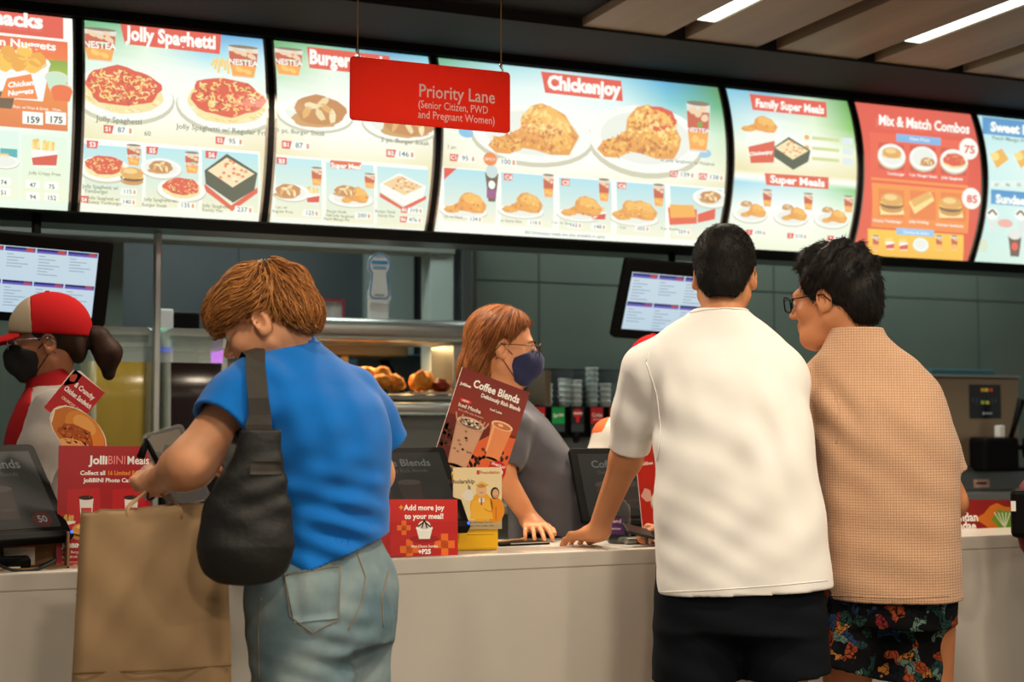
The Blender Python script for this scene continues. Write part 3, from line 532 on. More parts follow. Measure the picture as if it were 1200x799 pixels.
# what shows through the pass: a bun rack and a wall box in the inner kitchen
t = thing('warming_rack', 'warming rack with wrapped food in the inner kitchen behind the heated shelf', 'rack', (1.75, 6.95, 0))
M_WARM = mat('warm_steel', (176, 150, 112), .35, .6); M_WRAP = mat('wrapper', (226, 214, 190), .7)
local(MB().use(M_WARM).box((1.2, 6.8, 1.58), (2.32, 7.2, 1.68), bev=.01).box((1.2, 6.85, 1.36), (2.0, 7.2, 1.39)).box((1.2, 6.85, 0), (1.24, 7.2, 1.6)).box((1.98, 6.85, 0), (2.02, 7.2, 1.6)).box((1.2, 6.85, 1.48), (2.0, 7.2, 1.495)).build('rack_frame', None, t), t)
for k in range(5): local(MB().use(M_WRAP).box((1.3 + .13 * k, 6.9, 1.496), (1.41 + .13 * k, 7.05, 1.545), bev=.012).build('food_wrap', None, t), t)
for k in range(4): local(MB().use(M_PLB if k % 2 else M_WRAP).box((1.3 + .17 * k, 6.9, 1.391), (1.45 + .17 * k, 7.05, 1.45), bev=.008).build('food_tray', None, t), t)
tag(MB().use(mat('blue_grey', (70, 96, 110), .4)).box((2.2, 7.3, .0), (2.75, 7.8, 1.62), bev=.01).use(M_PLB).tube([(2.28, 7.28, 1.66), (2.36, 7.28, 1.56), (2.46, 7.28, 1.40)], .02).build('steel_locker'), 'blue grey steel appliance seen through the pass behind the fried chicken', 'appliance')
# fried chicken pieces lying on the shelf
M_FRY = mat('fried_batter', (214, 118, 24), .6, noise=(28, (246, 180, 72), .35, .65), bump=(70, .6, .006)); M_FRYD = mat('dark_glaze', (120, 32, 16), .4, noise=(26, (170, 62, 26), .4, .65), bump=(70, .5, .006))
def nugget(name, c, r, m, seed):
    bm = bmesh.new(); bmesh.ops.create_icosphere(bm, subdivisions=3, radius=1); g = random.Random(seed); ph = [Vector((g.uniform(-4, 4), g.uniform(-4, 4), g.uniform(-4, 4))) for _ in range(5)]
    for v in bm.verts:
        k = 1 + sum((.10, .10, .08, .05, .05)[i] * math.sin(v.co.dot(p) * (1.2, 1.5, 2.2, 3.4, 4.0)[i] + i) for i, p in enumerate(ph)); v.co = Vector((v.co.x * r[0] * k, v.co.y * r[1] * k, v.co.z * r[2] * k))
    zmin = min(v.co.z for v in bm.verts)
    for v in bm.verts: v.co.z -= zmin
    o = MB().use(m).bm(bm, smooth=True).build(name); o.location = c; o.rotation_euler = (0, 0, g.uniform(0, 6)); return o
tag(MB().use(M_STEELD).box((1.5, 5.99, 1.3755), (2.055, 6.28, 1.384), bev=.003).build('food_tray'), 'shallow steel tray under the pile of golden fried chicken', 'tray')
tag(MB().use(M_WRAP).box((2.065, 5.995, 1.3755), (2.25, 6.26, 1.386), bev=.003).build('paper_liner'), 'paper lined tray on the heated shelf near the coffee poster', 'tray')
CH = [(1.93, 6.04, 1.384), (2.01, 6.07, 1.384), (1.85, 6.05, 1.384), (1.96, 6.10, 1.425), (1.77, 6.07, 1.384), (1.89, 6.12, 1.42), (1.69, 6.04, 1.384), (1.81, 6.13, 1.415)]
for k, c in enumerate(CH): tag(nugget('fried_chicken', c, (.055, .04, .036), M_FRY, k), 'golden piece of fried chicken in the heap on the steel tray', 'fried chicken', 'golden fried chicken on the heated shelf')
for k, (c, lab) in enumerate((((2.12, 6.06, 1.386), 'golden fried chicken piece lying by itself on the paper liner'), ((2.17, 6.10, 1.386), 'golden fried chicken piece leaning behind the single one on the paper'))): tag(nugget('fried_chicken', c, (.05, .036, .045), M_FRY, 20 + k), lab, 'fried chicken')
for k, (c, lab) in enumerate((((2.21, 6.03, 1.386), 'dark red glazed chicken piece at the front of the paper liner'), ((2.255, 6.14, 1.376), 'dark red glazed chicken piece at the right end of the heated shelf'))): tag(nugget('glazed_chicken', c, (.05, .034, .03), M_FRYD, 30 + k), lab, 'fried chicken')
# ---- things on the hood
t = thing('award_stand', 'keyhole shaped white sign with a blue ring standing on the steel hood', 'sign', (*PY(443, 372, 6.1)[:2], 1.705)); 
M_BLUE = mat('sign_blue', (40, 120, 190), .5)
st = MB().use(M_WHITE).box((-.045, -.012, 0), (.045, .012, .14)).prism([(.035 * s, z) for s, z in ((-1.15, .08), (1.15, .08))] + [(.055, .10)] + [(.056 * math.cos(R(a)), .25 + .056 * math.sin(R(a))) for a in range(-50, 231, 14)] + [(-.055, .10)], -.02, -.014); st.build('board', None, t)
A = Art(); c = (40, 130, 196)
for a in range(-50, 230, 14): A.line([(.05 * math.cos(R(a)), .25 + .05 * math.sin(R(a))), (.05 * math.cos(R(a + 14)), .25 + .05 * math.sin(R(a + 14)))], .007, c)
A.line([(.034, .208), (.045, .115), (.03, .10), (-.03, .10), (-.045, .115), (-.034, .208)], .006, c); A.up(); A.rect(-.038, .255, .038, .27, (70, 150, 205)); A.rect(-.03, .235, .03, .244, (90, 170, 210)); A.rect(-.02, .285, .02, .289, (120, 150, 170)); A.rect(-.022, .112, .022, .118, (130, 150, 160))
A.build('print', M_PRINT, lambda u, v, h: (u, -.0205 - h, v), t)
p = PY(384, 372, 6.2)
t = thing('picture_frame', 'small red edged picture frame standing on the steel hood behind the orange haired woman', 'picture frame', (p[0], 6.2, 1.705))
MB().use(mat('frame_red', (150, 30, 46), .4)).box((-.075, -.01, 0), (-.066, .01, .1)).box((.066, -.01, 0), (.075, .01, .1)).box((-.066, -.01, .09), (.066, .01, .1)).box((-.066, -.01, 0), (.066, .01, .012)).build('frame', None, t)
MB().use(mat('frame_picture', (150, 150, 150), .3, noise=(20, (186, 180, 170), .4, .6))).box((-.066, -.004, .012), (.066, .006, .09)).build('picture', None, t)
# ---- juice dispensers
def juice(x0, x1, lab, jc, n1, lip):
    t = thing('juice_dispenser', lab, 'juice dispenser', ((x0 + x1) / 2, 5.8, .9), group='juice dispensers'); w = (x1 - x0) / 2
    MB().use(M_PLB).box((-w, -.13, 0), (w, .2, .19), bev=.012).use(M_STEEL).box((-w + .02, -.2, 0), (w - .02, -.12, .03), bev=.006).build('base', None, t)
    MB().use(M_WHITE).box((-.018, -.175, .12), (.018, -.125, .2), bev=.006).build('tap', None, t)
    f = MB().use(mat('tank_plastic', (196, 214, 208), .12, alpha=.36)); z = .19
    sec = [(w * .93, z), (w * .96, z + .25), (w, z + .47), (w + .004, z + .5)]
    def ring(k, zz): return [(px - k, py * .3 / (2 * k) * 1.05 + .0, zz) for px, py in [(q[0], q[1] - k) for q in rr(2 * k, 2 * k, k * .22)]]
    V = [ring(k, zz) for k, zz in sec]; n = len(V[0]); f.add(sum(V, []), [(i * n + j, i * n + (j + 1) % n, (i + 1) * n + (j + 1) % n, (i + 1) * n + j) for i in range(len(V) - 1) for j in range(n)], True); f.build('tank', None, t)
    g = MB().use(mat(n1, jc, .25)); sec2 = [(w * .925, z + .002), (w * .945, z + .25), (w * .97, z + .47 * lip)]; V = [ring(k, zz) for k, zz in sec2]
    g.add(sum(V, []), [(i * n + j, i * n + (j + 1) % n, (i + 1) * n + (j + 1) % n, (i + 1) * n + j) for i in range(2) for j in range(n)] + [tuple(range(2 * n, 3 * n))], True); g.build('juice', None, t)
    V = [ring(k, zz) for k, zz in ((w + .004, z + .455), (w + .008, z + .515), (w * .9, z + .53))]
    h = MB().use(mat('tank_lid', (196, 212, 208), .25, alpha=.85)); h.add(sum(V, []), [(i * n + j, i * n + (j + 1) % n, (i + 1) * n + (j + 1) % n, (i + 1) * n + j) for i in range(2) for j in range(n)] + [tuple(range(2 * n, 3 * n))]); h.build('lid', None, t)
juice(.632, .884, 'clear juice tank filled with cloudy yellow juice beside the dark one', (160, 140, 58), 'yellow_juice', .84)
juice(.912, 1.175, 'clear juice tank filled with dark brown juice behind the blue shirted woman', (26, 12, 10), 'dark_juice', .84)
p = PY(192, 395, 6.25)
t = thing('lit_dispenser', 'slim dispenser tower with a green and blue lit window behind the dark juice tank', 'dispenser', (p[0], 6.25, .9))
MB().use(M_WHITE).box((-.035, -.03, 0), (.035, .06, .84), bev=.006).build('body', None, t)
A = Art(); A.rect(-.03, .655, .03, .68, (60, 110, 255)); A.rect(-.03, .68, .03, .70, (120, 200, 255)); A.rect(-.03, .70, .03, .725, (90, 255, 150)); A.rect(-.03, .725, .03, .755, (50, 220, 130)); A.build('lit_window', mat('glow_window', (10, 10, 10), .3, attr=True, emit=1, es=1.3), lambda u, v, h: (u, -.032, v), t)
p = PY(217, 395, 6.3); tag(MB().use(M_PLB).box((p[0] - .06, 6.28, .9), (p[0] + .06, 6.34, 1.735), bev=.01).build('black_speaker'), 'black box shaped appliance behind the dark juice tank, next to the lit tower', 'appliance')
p = PY(254, 430, 6.1); t = thing('lamp_tube', 'slim purple glowing tube lamp between the dark juice tank and the steel pass', 'lamp', (p[0], 6.1, .9)); MB().use(M_WHITE).box((-.03, -.02, 0), (.03, .03, .60)).build('stand', None, t); MB().use(mat('purple_glow', (200, 80, 255), .4, emit=(196, 70, 240), es=1.6)).lathe([(.0, .6), (.024, .602), (.026, .66), (.018, .70), (0, .702)]).build('tube', None, t)
# ---- soda dispenser
p0 = PY(628, 492, 5.95); t = thing('soda_dispenser', 'black soda dispenser with red and green drink labels and cup bins on top', 'drink dispenser', (p0[0], 5.95, .9)); PITCH = .0985
MB().use(M_PLB).box((-.14, .0, .28), (.92, .34, .425), bev=.008).build('manifold', None, t); MB().use(M_STEELD).box((-.14, .06, 0), (.92, .34, .28)).use(M_STEEL).box((-.14, -.12, 0), (.92, .06, .03), bev=.006).build('back_panel', None, t)
for k in range(9):
    x = PITCH * k; MB().use(M_PLB).box((x - .034, -.03, .30), (x + .034, .01, .425), bev=.006).lathe([(.0, .255), (.012, .257), (.02, .285), (.02, .31)], (x, -.012, 0), 14).build('tap', None, t)
    c = ((200, 28, 36), (0, 150, 70), (30, 26, 26), (200, 28, 36), (226, 110, 40), (200, 28, 36), (0, 150, 70), (30, 26, 26), (200, 28, 36))[k]; A = Art()
    A.rect(x - .032, .345, x + .032, .42, c); A.rect(x - .032, .308, x + .032, .344, (44, 56, 60)); A.up()
    if c == (30, 26, 26): A.ell(x, .392, .024, .022, (206, 34, 40)); A.up(); A.rect(x - .022, .388, x + .022, .397, (240, 230, 226)); A.rect(x - .008, .35, x + .008, .372, (206, 34, 40))
    elif c[1] == 150: A.up(); pass
    else: A.rect(x - .022, .362, x + .022, .366, (240, 200, 196))
    Af = Art(lambda a, b: (a, b)); o = A.build('label', M_PRINT, lambda u, v, h: (u, -.0312 - h, v), t)
    if c != (30, 26, 26):
        T = Art(lambda a, b: (a, .9 - b)); T.text('Sprite' if c[1] == 150 else 'Coke' if c[0] == 200 else 'Royal', x, .9 - .377, .022 if c[1] == 150 else .024, (250, 245, 240), bold=.02, slope=-.12 if c[1] == 150 else 0)
        T.build('lettering', M_PRINT, lambda u, v, h: (u, -.033 - h, v), o)
bn = MB().use(M_CLEAR)
for k in range(8): x = -.06 + .125 * k; bn.box((x - .002, .0, .43), (x + .002, .3, .60))
bn.use(M_PLB).box((-.14, .3, .425), (.92, .31, .61)).use(mat('kraft_divider', (132, 116, 96), .6)).box((.045, .0, .43), (.075, .2, .59)).box((-.10, .0, .43), (-.075, .2, .59)).build('cup_bins', None, t)
M_CUP = mat('paper_cup', (222, 232, 230), .45)
def cups(x, h, r, lab, n):
    m = MB().use(M_CUP); prof = [(r * .8, 0), (r * .8, .002)]
    for k in range(n): z = h * k / n; prof += [(r * .86, z + .004), (r, z + h / n * .8), (r * 1.04, z + h / n * .86), (r * 1.04, z + h / n * .97), (r * .9, z + h / n)]
    prof += [(r * .8, h * .9), (0, h * .88)]; m.lathe(prof, n=18)
    o = m.build('cup_stack'); o.location = (p0[0] + x, 6.07, 1.3255); tag(o, lab, 'cups', 'paper cups over the soda dispenser')
for x, h, r, lab, n in ((-.02, .06, .035, 'low pile of white cup lids next to the navy face mask', 3), (.10, .105, .036, 'short stack of white paper cups above the green drink label', 4), (.20, .13, .03, 'left one of two equal cup stacks above the round red label', 5), (.262, .125, .028, 'right one of two equal cup stacks above the round red label', 5), (.345, .185, .03, 'tallest stack of white cups, above the second red drink label', 7), (.415, .11, .028, 'short cup stack between the tallest cups and the white shirt', 4)): cups(x, h, r, lab, n)
# ---- order screens hung under the menu boards
def orders(name, TL, TR, BL, lab, rodx):
    M, w, h = frame3(TL, TR, BL); t = thing(name, lab, 'monitor', (0, 0, 0), group='order screens under the menu boards'); t.matrix_world = M
    MB().use(M_PLB).prism(rr(w, h, .015), 0, .035, bev=.004).build('bezel', None, t)
    A = Art(flip(w, h)); H = 100 * h / w; A.rect(6, 9, 90, H - 7, (206, 226, 236), (196, 218, 234)); A.up()
    for r_ in range(2):
        y = 9.5 + r_ * (H - 16) / 2
        for k in range(4):
            x = 6.5 + 21 * k; A.rect(x, y, x + 20, y + 1.6, (40, 44, 110)); A.rect(x, y + 1.6, x + 20, y + 3.2, (110, 100, 190)); A.rect(x + 14, y + .3, x + 19, y + 2.8, (206, 80, 60)); A.up()
            for q in range(5 if (k + r_) % 2 else 7): A.rect(x + 1.5, y + 5 + 2.2 * q, x + 6 + (q * 7 % 11), y + 5.6 + 2.2 * q, (150, 166, 186))
    sheet(A, 'display', mat('order_display', (10, 10, 10), .2, attr=True, emit=1, es=.92), t).location.y = -.001
    MB().use(M_PLB).box((w * .3, .035, h * .3), (w * .7, .06, h * .75)).build('mount_plate', None, t)
    top = M @ Vector((w * .5, .05, h * .7)); Mi = M.inverted()
    b = MB().use(M_PLB).tube([top, (top.x, top.y + .07, top.z + .05), (top.x, top.y + .07, 1.988)], .016).build('mount_arm', None, t); b.data.transform(Mi)
orders('order_screen', PY(-42, 268, 5.1), PY(134, 284, 5.1), PY(-56, 372, 5.22), 'tilted order screen above the cashier in the red and grey cap', 0)
orders('order_screen', PY(735, 303, 5.22), PY(880, 316, 5.22), PY(724, 396, 5.34), 'tilted order screen behind the white shirted man\'s head', 0)
# ---- coffee / soft-serve machine at the right
p = PY(1148, 590, 5.8); t = thing('coffee_machine', 'steel coffee machine with black control panel behind the tan shirted man', 'coffee machine', (p[0], 5.8, .9)); M_BRZ = mat('bronze_steel', (150, 132, 108), .35, .6)
MB().use(M_BRZ).box((-.30, 0, .12), (.27, .4, .58), bev=.008).use(M_STEELD).box((-.3, -.02, .0), (.27, .4, .12), bev=.006).build('body', None, t); MB().use(M_STEEL).box((-.31, -.01, .58), (.28, .4, .595), bev=.004).use(mat('teal_lid', (60, 110, 120), .3)).box((-.25, .05, .595), (.16, .3, .625), bev=.006).build('lid', None, t)
A = Art(); A.rect(-.055, .37, .15, .545, (16, 18, 18)); A.up()
for x, z, c in ((.02, .51, (220, 150, 40)), (.045, .51, (220, 190, 60)), (.075, .51, (200, 60, 40)), (.02, .445, (170, 180, 60)), (.05, .445, (210, 190, 60))): A.rect(x, z, x + .022, z + .016, c)
for k in range(7): A.rect(-.035 + .025 * k, .455 - .01 * (k % 2), -.03 + .025 * k, .475, (60, 84, 84))
A.rect(.03, .392, .04, .403, (200, 200, 196)); A.rect(.046, .394, .09, .401, (160, 160, 156)); A.build('control_panel', mat('lit_panel_dark', (10, 10, 10), .2, attr=True, emit=1, es=.4), lambda u, v, h: (u, -.002 - h, v), t)
MB().use(M_PLB).box((-.06, -.12, .10), (.165, .02, .275), bev=.02).build('brew_head', None, t); MB().use(M_PLB).tube([(.12, -.10, .27), (.14, -.11, .34), (.17, -.13, .47)], (.012, .014, .02)).build('lever', None, t); MB().use(M_WHITE).box((.05, -.1, .275), (.085, -.06, .335), bev=.004).build('dial', None, t); MB().use(M_PLB).box((.165, -.09, .21), (.25, -.06, .235), bev=.004).box((.165, -.09, .10), (.23, -.06, .12), bev=.004).lathe([(0, -.05), (.055, -.05), (.06, 0), (.055, .05), (0, .05)], (.29, -.08, .22), 18).build('side_handle', None, t)
A = Art(); A.rect(-.055, .02, .045, .06, (190, 150, 140)); A.rect(-.04, .034, .03, .046, (160, 90, 80)); A.build('price_label', M_PRINT, lambda u, v, h: (u, -.022 - h, v), t)
# ---- red dessert sign lying against the counter back at the right
M, w, h = frame3(PY(1062, 584, 4.0), PY(1196, 586, 4.0), PY(1062, 622, 3.97)); t = thing('dessert_sign', 'low red sign for a pandan sundae on the counter beside the tan shirted man', 'sign'); t.matrix_world = M
MB().use(M_REDC).box((0, .001, 0), (w, .012, h)).build('board', None, t); A = Art(flip(w, h)); H = 100 * h / w; A.rect(0, 0, 100, H, (150, 26, 22)); A.up(); A.ell(78, H * .6, 17, H * .44, (224, 120, 30), 16, .25); A.up(); A.ell(81, H * .62, 9, H * .3, (110, 160, 40), 14, .2); A.up()
for k in range(5): A.line([(81, H * .9), (74 + 3.6 * k, H * .4)], 1, (226, 236, 200))
A.text('Buko Pandan', 59, H * .68, 8.4, WHT, al='R', bold=.03); A.text('Sundae', 56, H * .95, 8.4, WHT, al='R', bold=.03); sheet(A, 'print', M_PRINT, t)
# ---- the hanging red sign
p = PY(410, 140, 3.8); q = PY(598, 85, 3.8); w, h = q[0] - p[0], .181
t = thing('hanging_sign', 'hanging red acrylic sign reading Priority Lane in front of the menu boards', 'sign', (p[0], 3.8, p[2]))
M_ACR = mat('red_acrylic', (214, 54, 20), .45, spec=.2); nt = M_ACR.node_tree; tl = nt.nodes.new('ShaderNodeBsdfTranslucent'); tl.inputs[0].default_value = lin((244, 84, 24)); tp_ = nt.nodes.new('ShaderNodeBsdfTransparent'); tp_.inputs[0].default_value = lin((236, 70, 30)); m1 = nt.nodes.new('ShaderNodeMixShader'); m1.inputs[0].default_value = .45; m2 = nt.nodes.new('ShaderNodeMixShader'); m2.inputs[0].default_value = .06; ou = nt.nodes['Material Output']; nt.links.new(nt.nodes['Principled BSDF'].outputs[0], m1.inputs[1]); nt.links.new(tl.outputs[0], m1.inputs[2]); nt.links.new(m1.outputs[0], m2.inputs[1]); nt.links.new(tp_.outputs[0], m2.inputs[2]); nt.links.new(m2.outputs[0], ou.inputs[0])
MB().use(M_ACR).prism(rr(w, h, .012), 0, .006, bev=.001).build('panel', None, t)
A = Art(flip(w, h)); c = (255, 214, 200); A.text('Priority Lane', 41.5, 20, 11, c, al='L', bold=.012, fit=48); A.text('(Senior Citizen, PWD', 41.2, 26.6, 6.6, c, al='L', bold=.008, fit=44); A.text('and Pregnant Women)', 41.2, 32.6, 6.6, c, al='L', bold=.008, fit=48.5); sheet(A, 'lettering', M_PRINT, t).location.y = -.0006
M_GOLD = mat('brass_wire', (150, 110, 40), .4, .6)
for x in (.022, w - .028): hk = MB().use(M_GOLD).tube([(x, .003, h + .012), (x, .003, CZ + .03 - p[2])], .0018, 6).build('wire', None, t); MB().use(M_SILVER).tube([(x, .003, h - .004), (x + .006, .003, h + .004), (x, .003, h + .012), (x - .005, .003, h + .02)], .003, 6).lathe([(.0, h + .01), (.005, h + .012), (.005, h + .022), (0, h + .024)], (x, .003, 0), 8).build('hook', None, hk)
# ================================================================ on the service counter
Z0 = .88
def display(BR, alpha, tau, w, h, lab, art):
    """a tilted customer screen: bottom right corner, turn, backward tilt"""
    n = Vector((math.sin(alpha), -math.cos(alpha), 0)); x = Vector((math.cos(alpha), math.sin(alpha), 0)); z = -n * math.sin(tau) + Vector((0, 0, math.cos(tau))); BR = Vector(BR)
    M, w, h = frame3(BR - x * w + z * h, BR + z * h, BR - x * w); t = thing('customer_display', lab, 'screen', group='tilted customer screens on the counter'); t.matrix_world = M
    MB().use(M_PLB).prism(rr(w, h, .014), 0, .022, bev=.005).build('bezel', None, t); A = Art(flip(w, h)); art(A, 100 * h / w); o = sheet(A, 'display', M_SCRD, t); o.location.y = -.0008
    MB().use(M_PLB).box((w * .1, -.012, -.018), (w * .98, .02, .004), bev=.004).build('chin', None, t)
    MB().use(mat('blue_led', (40, 90, 255), .4, emit=(40, 90, 255), es=2)).box((w * .955, -.0135, -.010), (w * .97, -.011, -.002)).build('power_light', None, t)
    c = M @ Vector((w * .45, .03, h * .35)); f = MB().use(M_PLB); f.tube([c, (c.x, c.y + .03, Z0 + .03)], .03, 12); f.box((c.x - .11, c.y - .03, Z0), (c.x + .11, c.y + .15, Z0 + .03), bev=.008); o = f.build('stand', None, t); o.data.transform(M.inverted())
    return M
def scr(A, H):
    A.rect(7, 7, 93, H - 6, (78, 74, 66), (66, 62, 56)); A.up(); A.text('Coffee Blends', 50, 22, 11, (150, 148, 140), bold=.02); A.text('Deliciously Rich Blends', 50, 29, 5.6, (120, 118, 110))
    for x, r in ((28, 9), (55, 11)): A.poly([(x - r, 40), (x + r, 40), (x + r * .7, H - 14), (x - r * .7, H - 14)], (92, 76, 66)); A.up(); A.ell(x, 40, r, 3, (110, 98, 88)); A.up(); A.ell(x, H - 22, r * .7, 1.5, (104, 84, 76))
    A.ell(80, H - 13, 8, 6.4, (110, 60, 52)); A.up(); A.text('50', 80, H - 10.5, 8, (170, 168, 160), bold=.02)
display(PY(85, 624, 3.86), R(30), R(38), .36, .29, 'tilted black customer screen at the left edge, beside the red meal card', scr)
display(PY(551, 614, 3.80), R(4), R(40), .33, .285, 'tilted black customer screen behind the red add-on card and the yellow donation box', scr)
display(PY(800, 610, 4.02), R(-6), R(30), .34, .27, 'black customer screen mostly hidden behind the white shirted man', scr)
# under the left screen: board tray with cards and a cable loop
p = PZ(52, 664, Z0); t = thing('card_tray', 'brown board tray with paper slips under the left customer screen', 'tray', (p[0] - .02, 3.86, Z0))
MB().use(M_CARDB).box((-.10, -.06, 0), (.075, .06, .004)).box((.07, -.06, 0), (.075, .06, .09)).box((-.10, .055, 0), (.075, .06, .09)).build('tray', None, t)
tag(MB().use(M_WRAP).box((.20, 3.80, Z0 + .0045), (.27, 3.85, Z0 + .008)).build('paper_slip'), 'white paper slip lying in the brown tray under the left screen', 'paper'); tag(MB().use(M_WRAP).box((.235, 3.872, Z0 + .0045), (.31, 3.9, Z0 + .075)).use(mat('slip_red', (190, 70, 50), .5)).box((.235, 3.868, Z0 + .05), (.31, 3.872, Z0 + .075)).build('receipt_pad'), 'small white and red pad standing in the brown tray under the left screen', 'paper pad')
tag(MB().use(M_RUBBER).tube([(.30 + .075 * math.cos(R(a)) - .02, 3.79 + .03 * math.sin(R(a)), Z0 + .012 + .012 * math.cos(R(a * 2))) for a in range(-200, 170, 12)], .004, 8).build('cable'), 'black cable lying in a loop under the left customer screen', 'cable')
tag(MB().use(M_PLB).box((.02, 3.76, Z0), (.19, 3.95, Z0 + .10), bev=.012).build('card_reader'), 'black card reader box on the counter at the left edge', 'card reader')
def card(name, lab, cat, TL, TR, BL, art, edge=M_CARDEDGE, th=.004, leg=True, mat_=None):
    M, w, h = frame3(TL, TR, BL); t = thing(name, lab, cat); t.matrix_world = M
    MB().use(edge).box((0, .0003, 0), (w, th, h)).build('board', None, t); A = Art(flip(w, h)); art(A, 100 * h / w); sheet(A, 'print', mat_ or M_PRINT, t)
    if leg:
        b = M @ Vector((w / 2, th, h * .75)); foot = Vector((b.x, b.y + .10, Z0 + .001)); lo = M @ Vector((w / 2, th, 0)); f = MB().use(edge); dx = (M.to_3x3() @ Vector((1, 0, 0))) * w * .18
        f.add([b - dx, b + dx, foot + dx, foot - dx], [(0, 1, 2, 3)]); f.add([v + Vector((0, .003, 0)) for v in (b - dx, b + dx, foot + dx, foot - dx)], [(3, 2, 1, 0)]); o = f.build('strut', None, t); o.data.transform(M.inverted())
    return t, M, w, h
def meals(A, H):
    A.rect(0, 0, 100, H, (172, 22, 30)); A.up(); A.text('Jolli', 52, 20, 13, WHT, al='R', bold=.035); A.text('BINI', 52, 20, 13.5, (250, 150, 150), al='L', bold=.0, sx=.8); A.text('Meals', 73, 20, 13, WHT, al='L', bold=.02, sx=.82)
    A.text('Collect all', 50, 32, 6.6, WHT, al='R', bold=.03); A.text('16 Limited Edition', 52, 32, 6.6, (246, 150, 50), al='L', bold=.03, sx=.88); A.text('JolliBINI Photo Cards!', 56, 40, 6.4, WHT, bold=.03)
    for x in (30, 78):
        A.poly([(x - 20, 48), (x + 14, 46), (x + 18, 96), (x - 20, 100)], (196, 28, 34)); A.up(); A.poly([(x - 7, 58), (x + 8, 57), (x + 6, 82), (x - 5, 83)], (244, 236, 230)); A.up(); A.rect(x - 5, 68, x + 6, 76, (200, 60, 60)); A.ell(x, 57, 8, 2.5, (60, 30, 24)); A.line([(x + 3, 57), (x + 8, 48)], 1.4, (200, 40, 40)); A.up()
        A.L = 10; fries(A, x - 17, 84, 14, 18); A.poly([(x + 14, 78), (x + 22, 77), (x + 20, 98), (x + 13, 97)], (220, 110, 60)); A.up(); burger(A, x + 1, 93, 30, 20); A.L = 1
    A.L = 20; A.text('JolliBINI Meal A', 6, 111, 6.6, WHT, al='L', bold=.04); A.text('JolliBINI Meal B', 56, 111, 6.4, WHT, al='L', bold=.04)
    for k, s in enumerate(('1-pc. Burger, Regular Fries,', 'Iced drink and a photo card')): A.text(s, 6, 117 + 5 * k, 4, WHT, al='L'); A.text(s, 56, 117 + 5 * k, 4, WHT, al='L')
    A.rect(6, 126, 30, 127, (230, 170, 160)); A.ell(20, 134, 7, 6, (220, 70, 50), 8, .2); A.up(); A.ell(20, 133, 3, 4, (240, 180, 120)); A.text('Promo runs until supplies last', 4, 146, 4.4, WHT, al='L', bold=.02); A.text('Available at all stores', 4, 151, 4.4, WHT, al='L', bold=.02); A.rect(0, H - 5, 100, H - 4.4, (220, 120, 110))
card('meal_card', 'tall red JolliBINI meal card standing between the left screen and the paper bag', 'promo card', PY(69, 522, 3.9), PY(178, 523, 3.9), PY(72, 666, 3.87), meals, M_REDC)
# die-cut sandwich sign behind it
M, w, h = frame3(PY(88, 433, 3.99), PY(123, 460, 3.99), PY(68, 490, 3.99)); t = thing('sandwich_sign', 'cut-out chicken sandwich sign with red flag above the tall red meal card', 'promo sign'); t.matrix_world = M
MB().use(M_CARDEDGE).prism([(0, 0), (w, 0), (w, h), (.012, h + .006), (-.003, h - .01)], .0004, .005).build('flag', None, t)
A = Art(flip(w, h)); H = 100 * h / w; A.rect(0, 0, 100, H, (186, 26, 32)); A.poly([(-3, 6), (0, 0), (24, 0), (26, 26), (4, 52), (0, 40)], (238, 222, 196)); A.up(); A.ell(10, 20, 9, 12, (196, 60, 40), 12, .2); A.up(); A.text('& Crunchy', 56, 36, 19, WHT, bold=.03, sx=.75); A.text('Chicken Sandwich', 53, 60, 19, WHT, bold=.03, sx=.62); A.text('CRUNCHY, JUICY', 54, 82, 11, (250, 220, 190), bold=.02, sx=.8); sheet(A, 'flag_print', M_PRINT, t)
c = PY(92, 506, 3.97); b = MB().use(M_CARDEDGE); out = []
for a in range(0, 360, 15):
    ca, sa = math.cos(R(a)), math.sin(R(a)); out.append((c[0] + .072 * ca - .018 * sa, c[2] + .068 * sa - .02 * ca))
o = b.prism(out, 3.97, 3.975).prism([(c[0] - .02, Z0), (c[0] + .04, Z0), (c[0] + .04, c[2]), (c[0] - .02, c[2])], 3.971, 3.975).build('sandwich_cutout', None, t); o.data.transform(M.inverted())
A = Art(lambda x, y: (c[0] + .072 * x - .018 * y, c[2] + .068 * y - .02 * x)); A.ell(0, 0, .95, .95, (206, 120, 44), 26); A.up(); A.ell(.25, .1, .68, .8, (226, 142, 52), 22); A.up(); A.ell(.3, .35, .4, .4, (240, 172, 86), 18); A.up(); A.ell(-.12, -.22, .62, .5, (176, 84, 24), 20, .12); A.up(); A.ell(-.2, -.62, .66, .26, (236, 184, 110), 18); g = random.Random(4); A.up()
for k in range(40): A.ell(-.12 + g.uniform(-.5, .45), -.22 + g.uniform(-.38, .36), g.uniform(.03, .09), g.uniform(.03, .07), g.choice([(214, 122, 40), (238, 164, 70), (140, 60, 16)]), 6, .2)
A.line([(-.95, .1), (-.7, .68), (-.2, .98)], .05, (248, 230, 200)); o = A.build('sandwich_print', M_PRINT, lambda u, v, hh: (u, 3.9695 - hh * .4, v), t); o.data.transform(M.inverted())
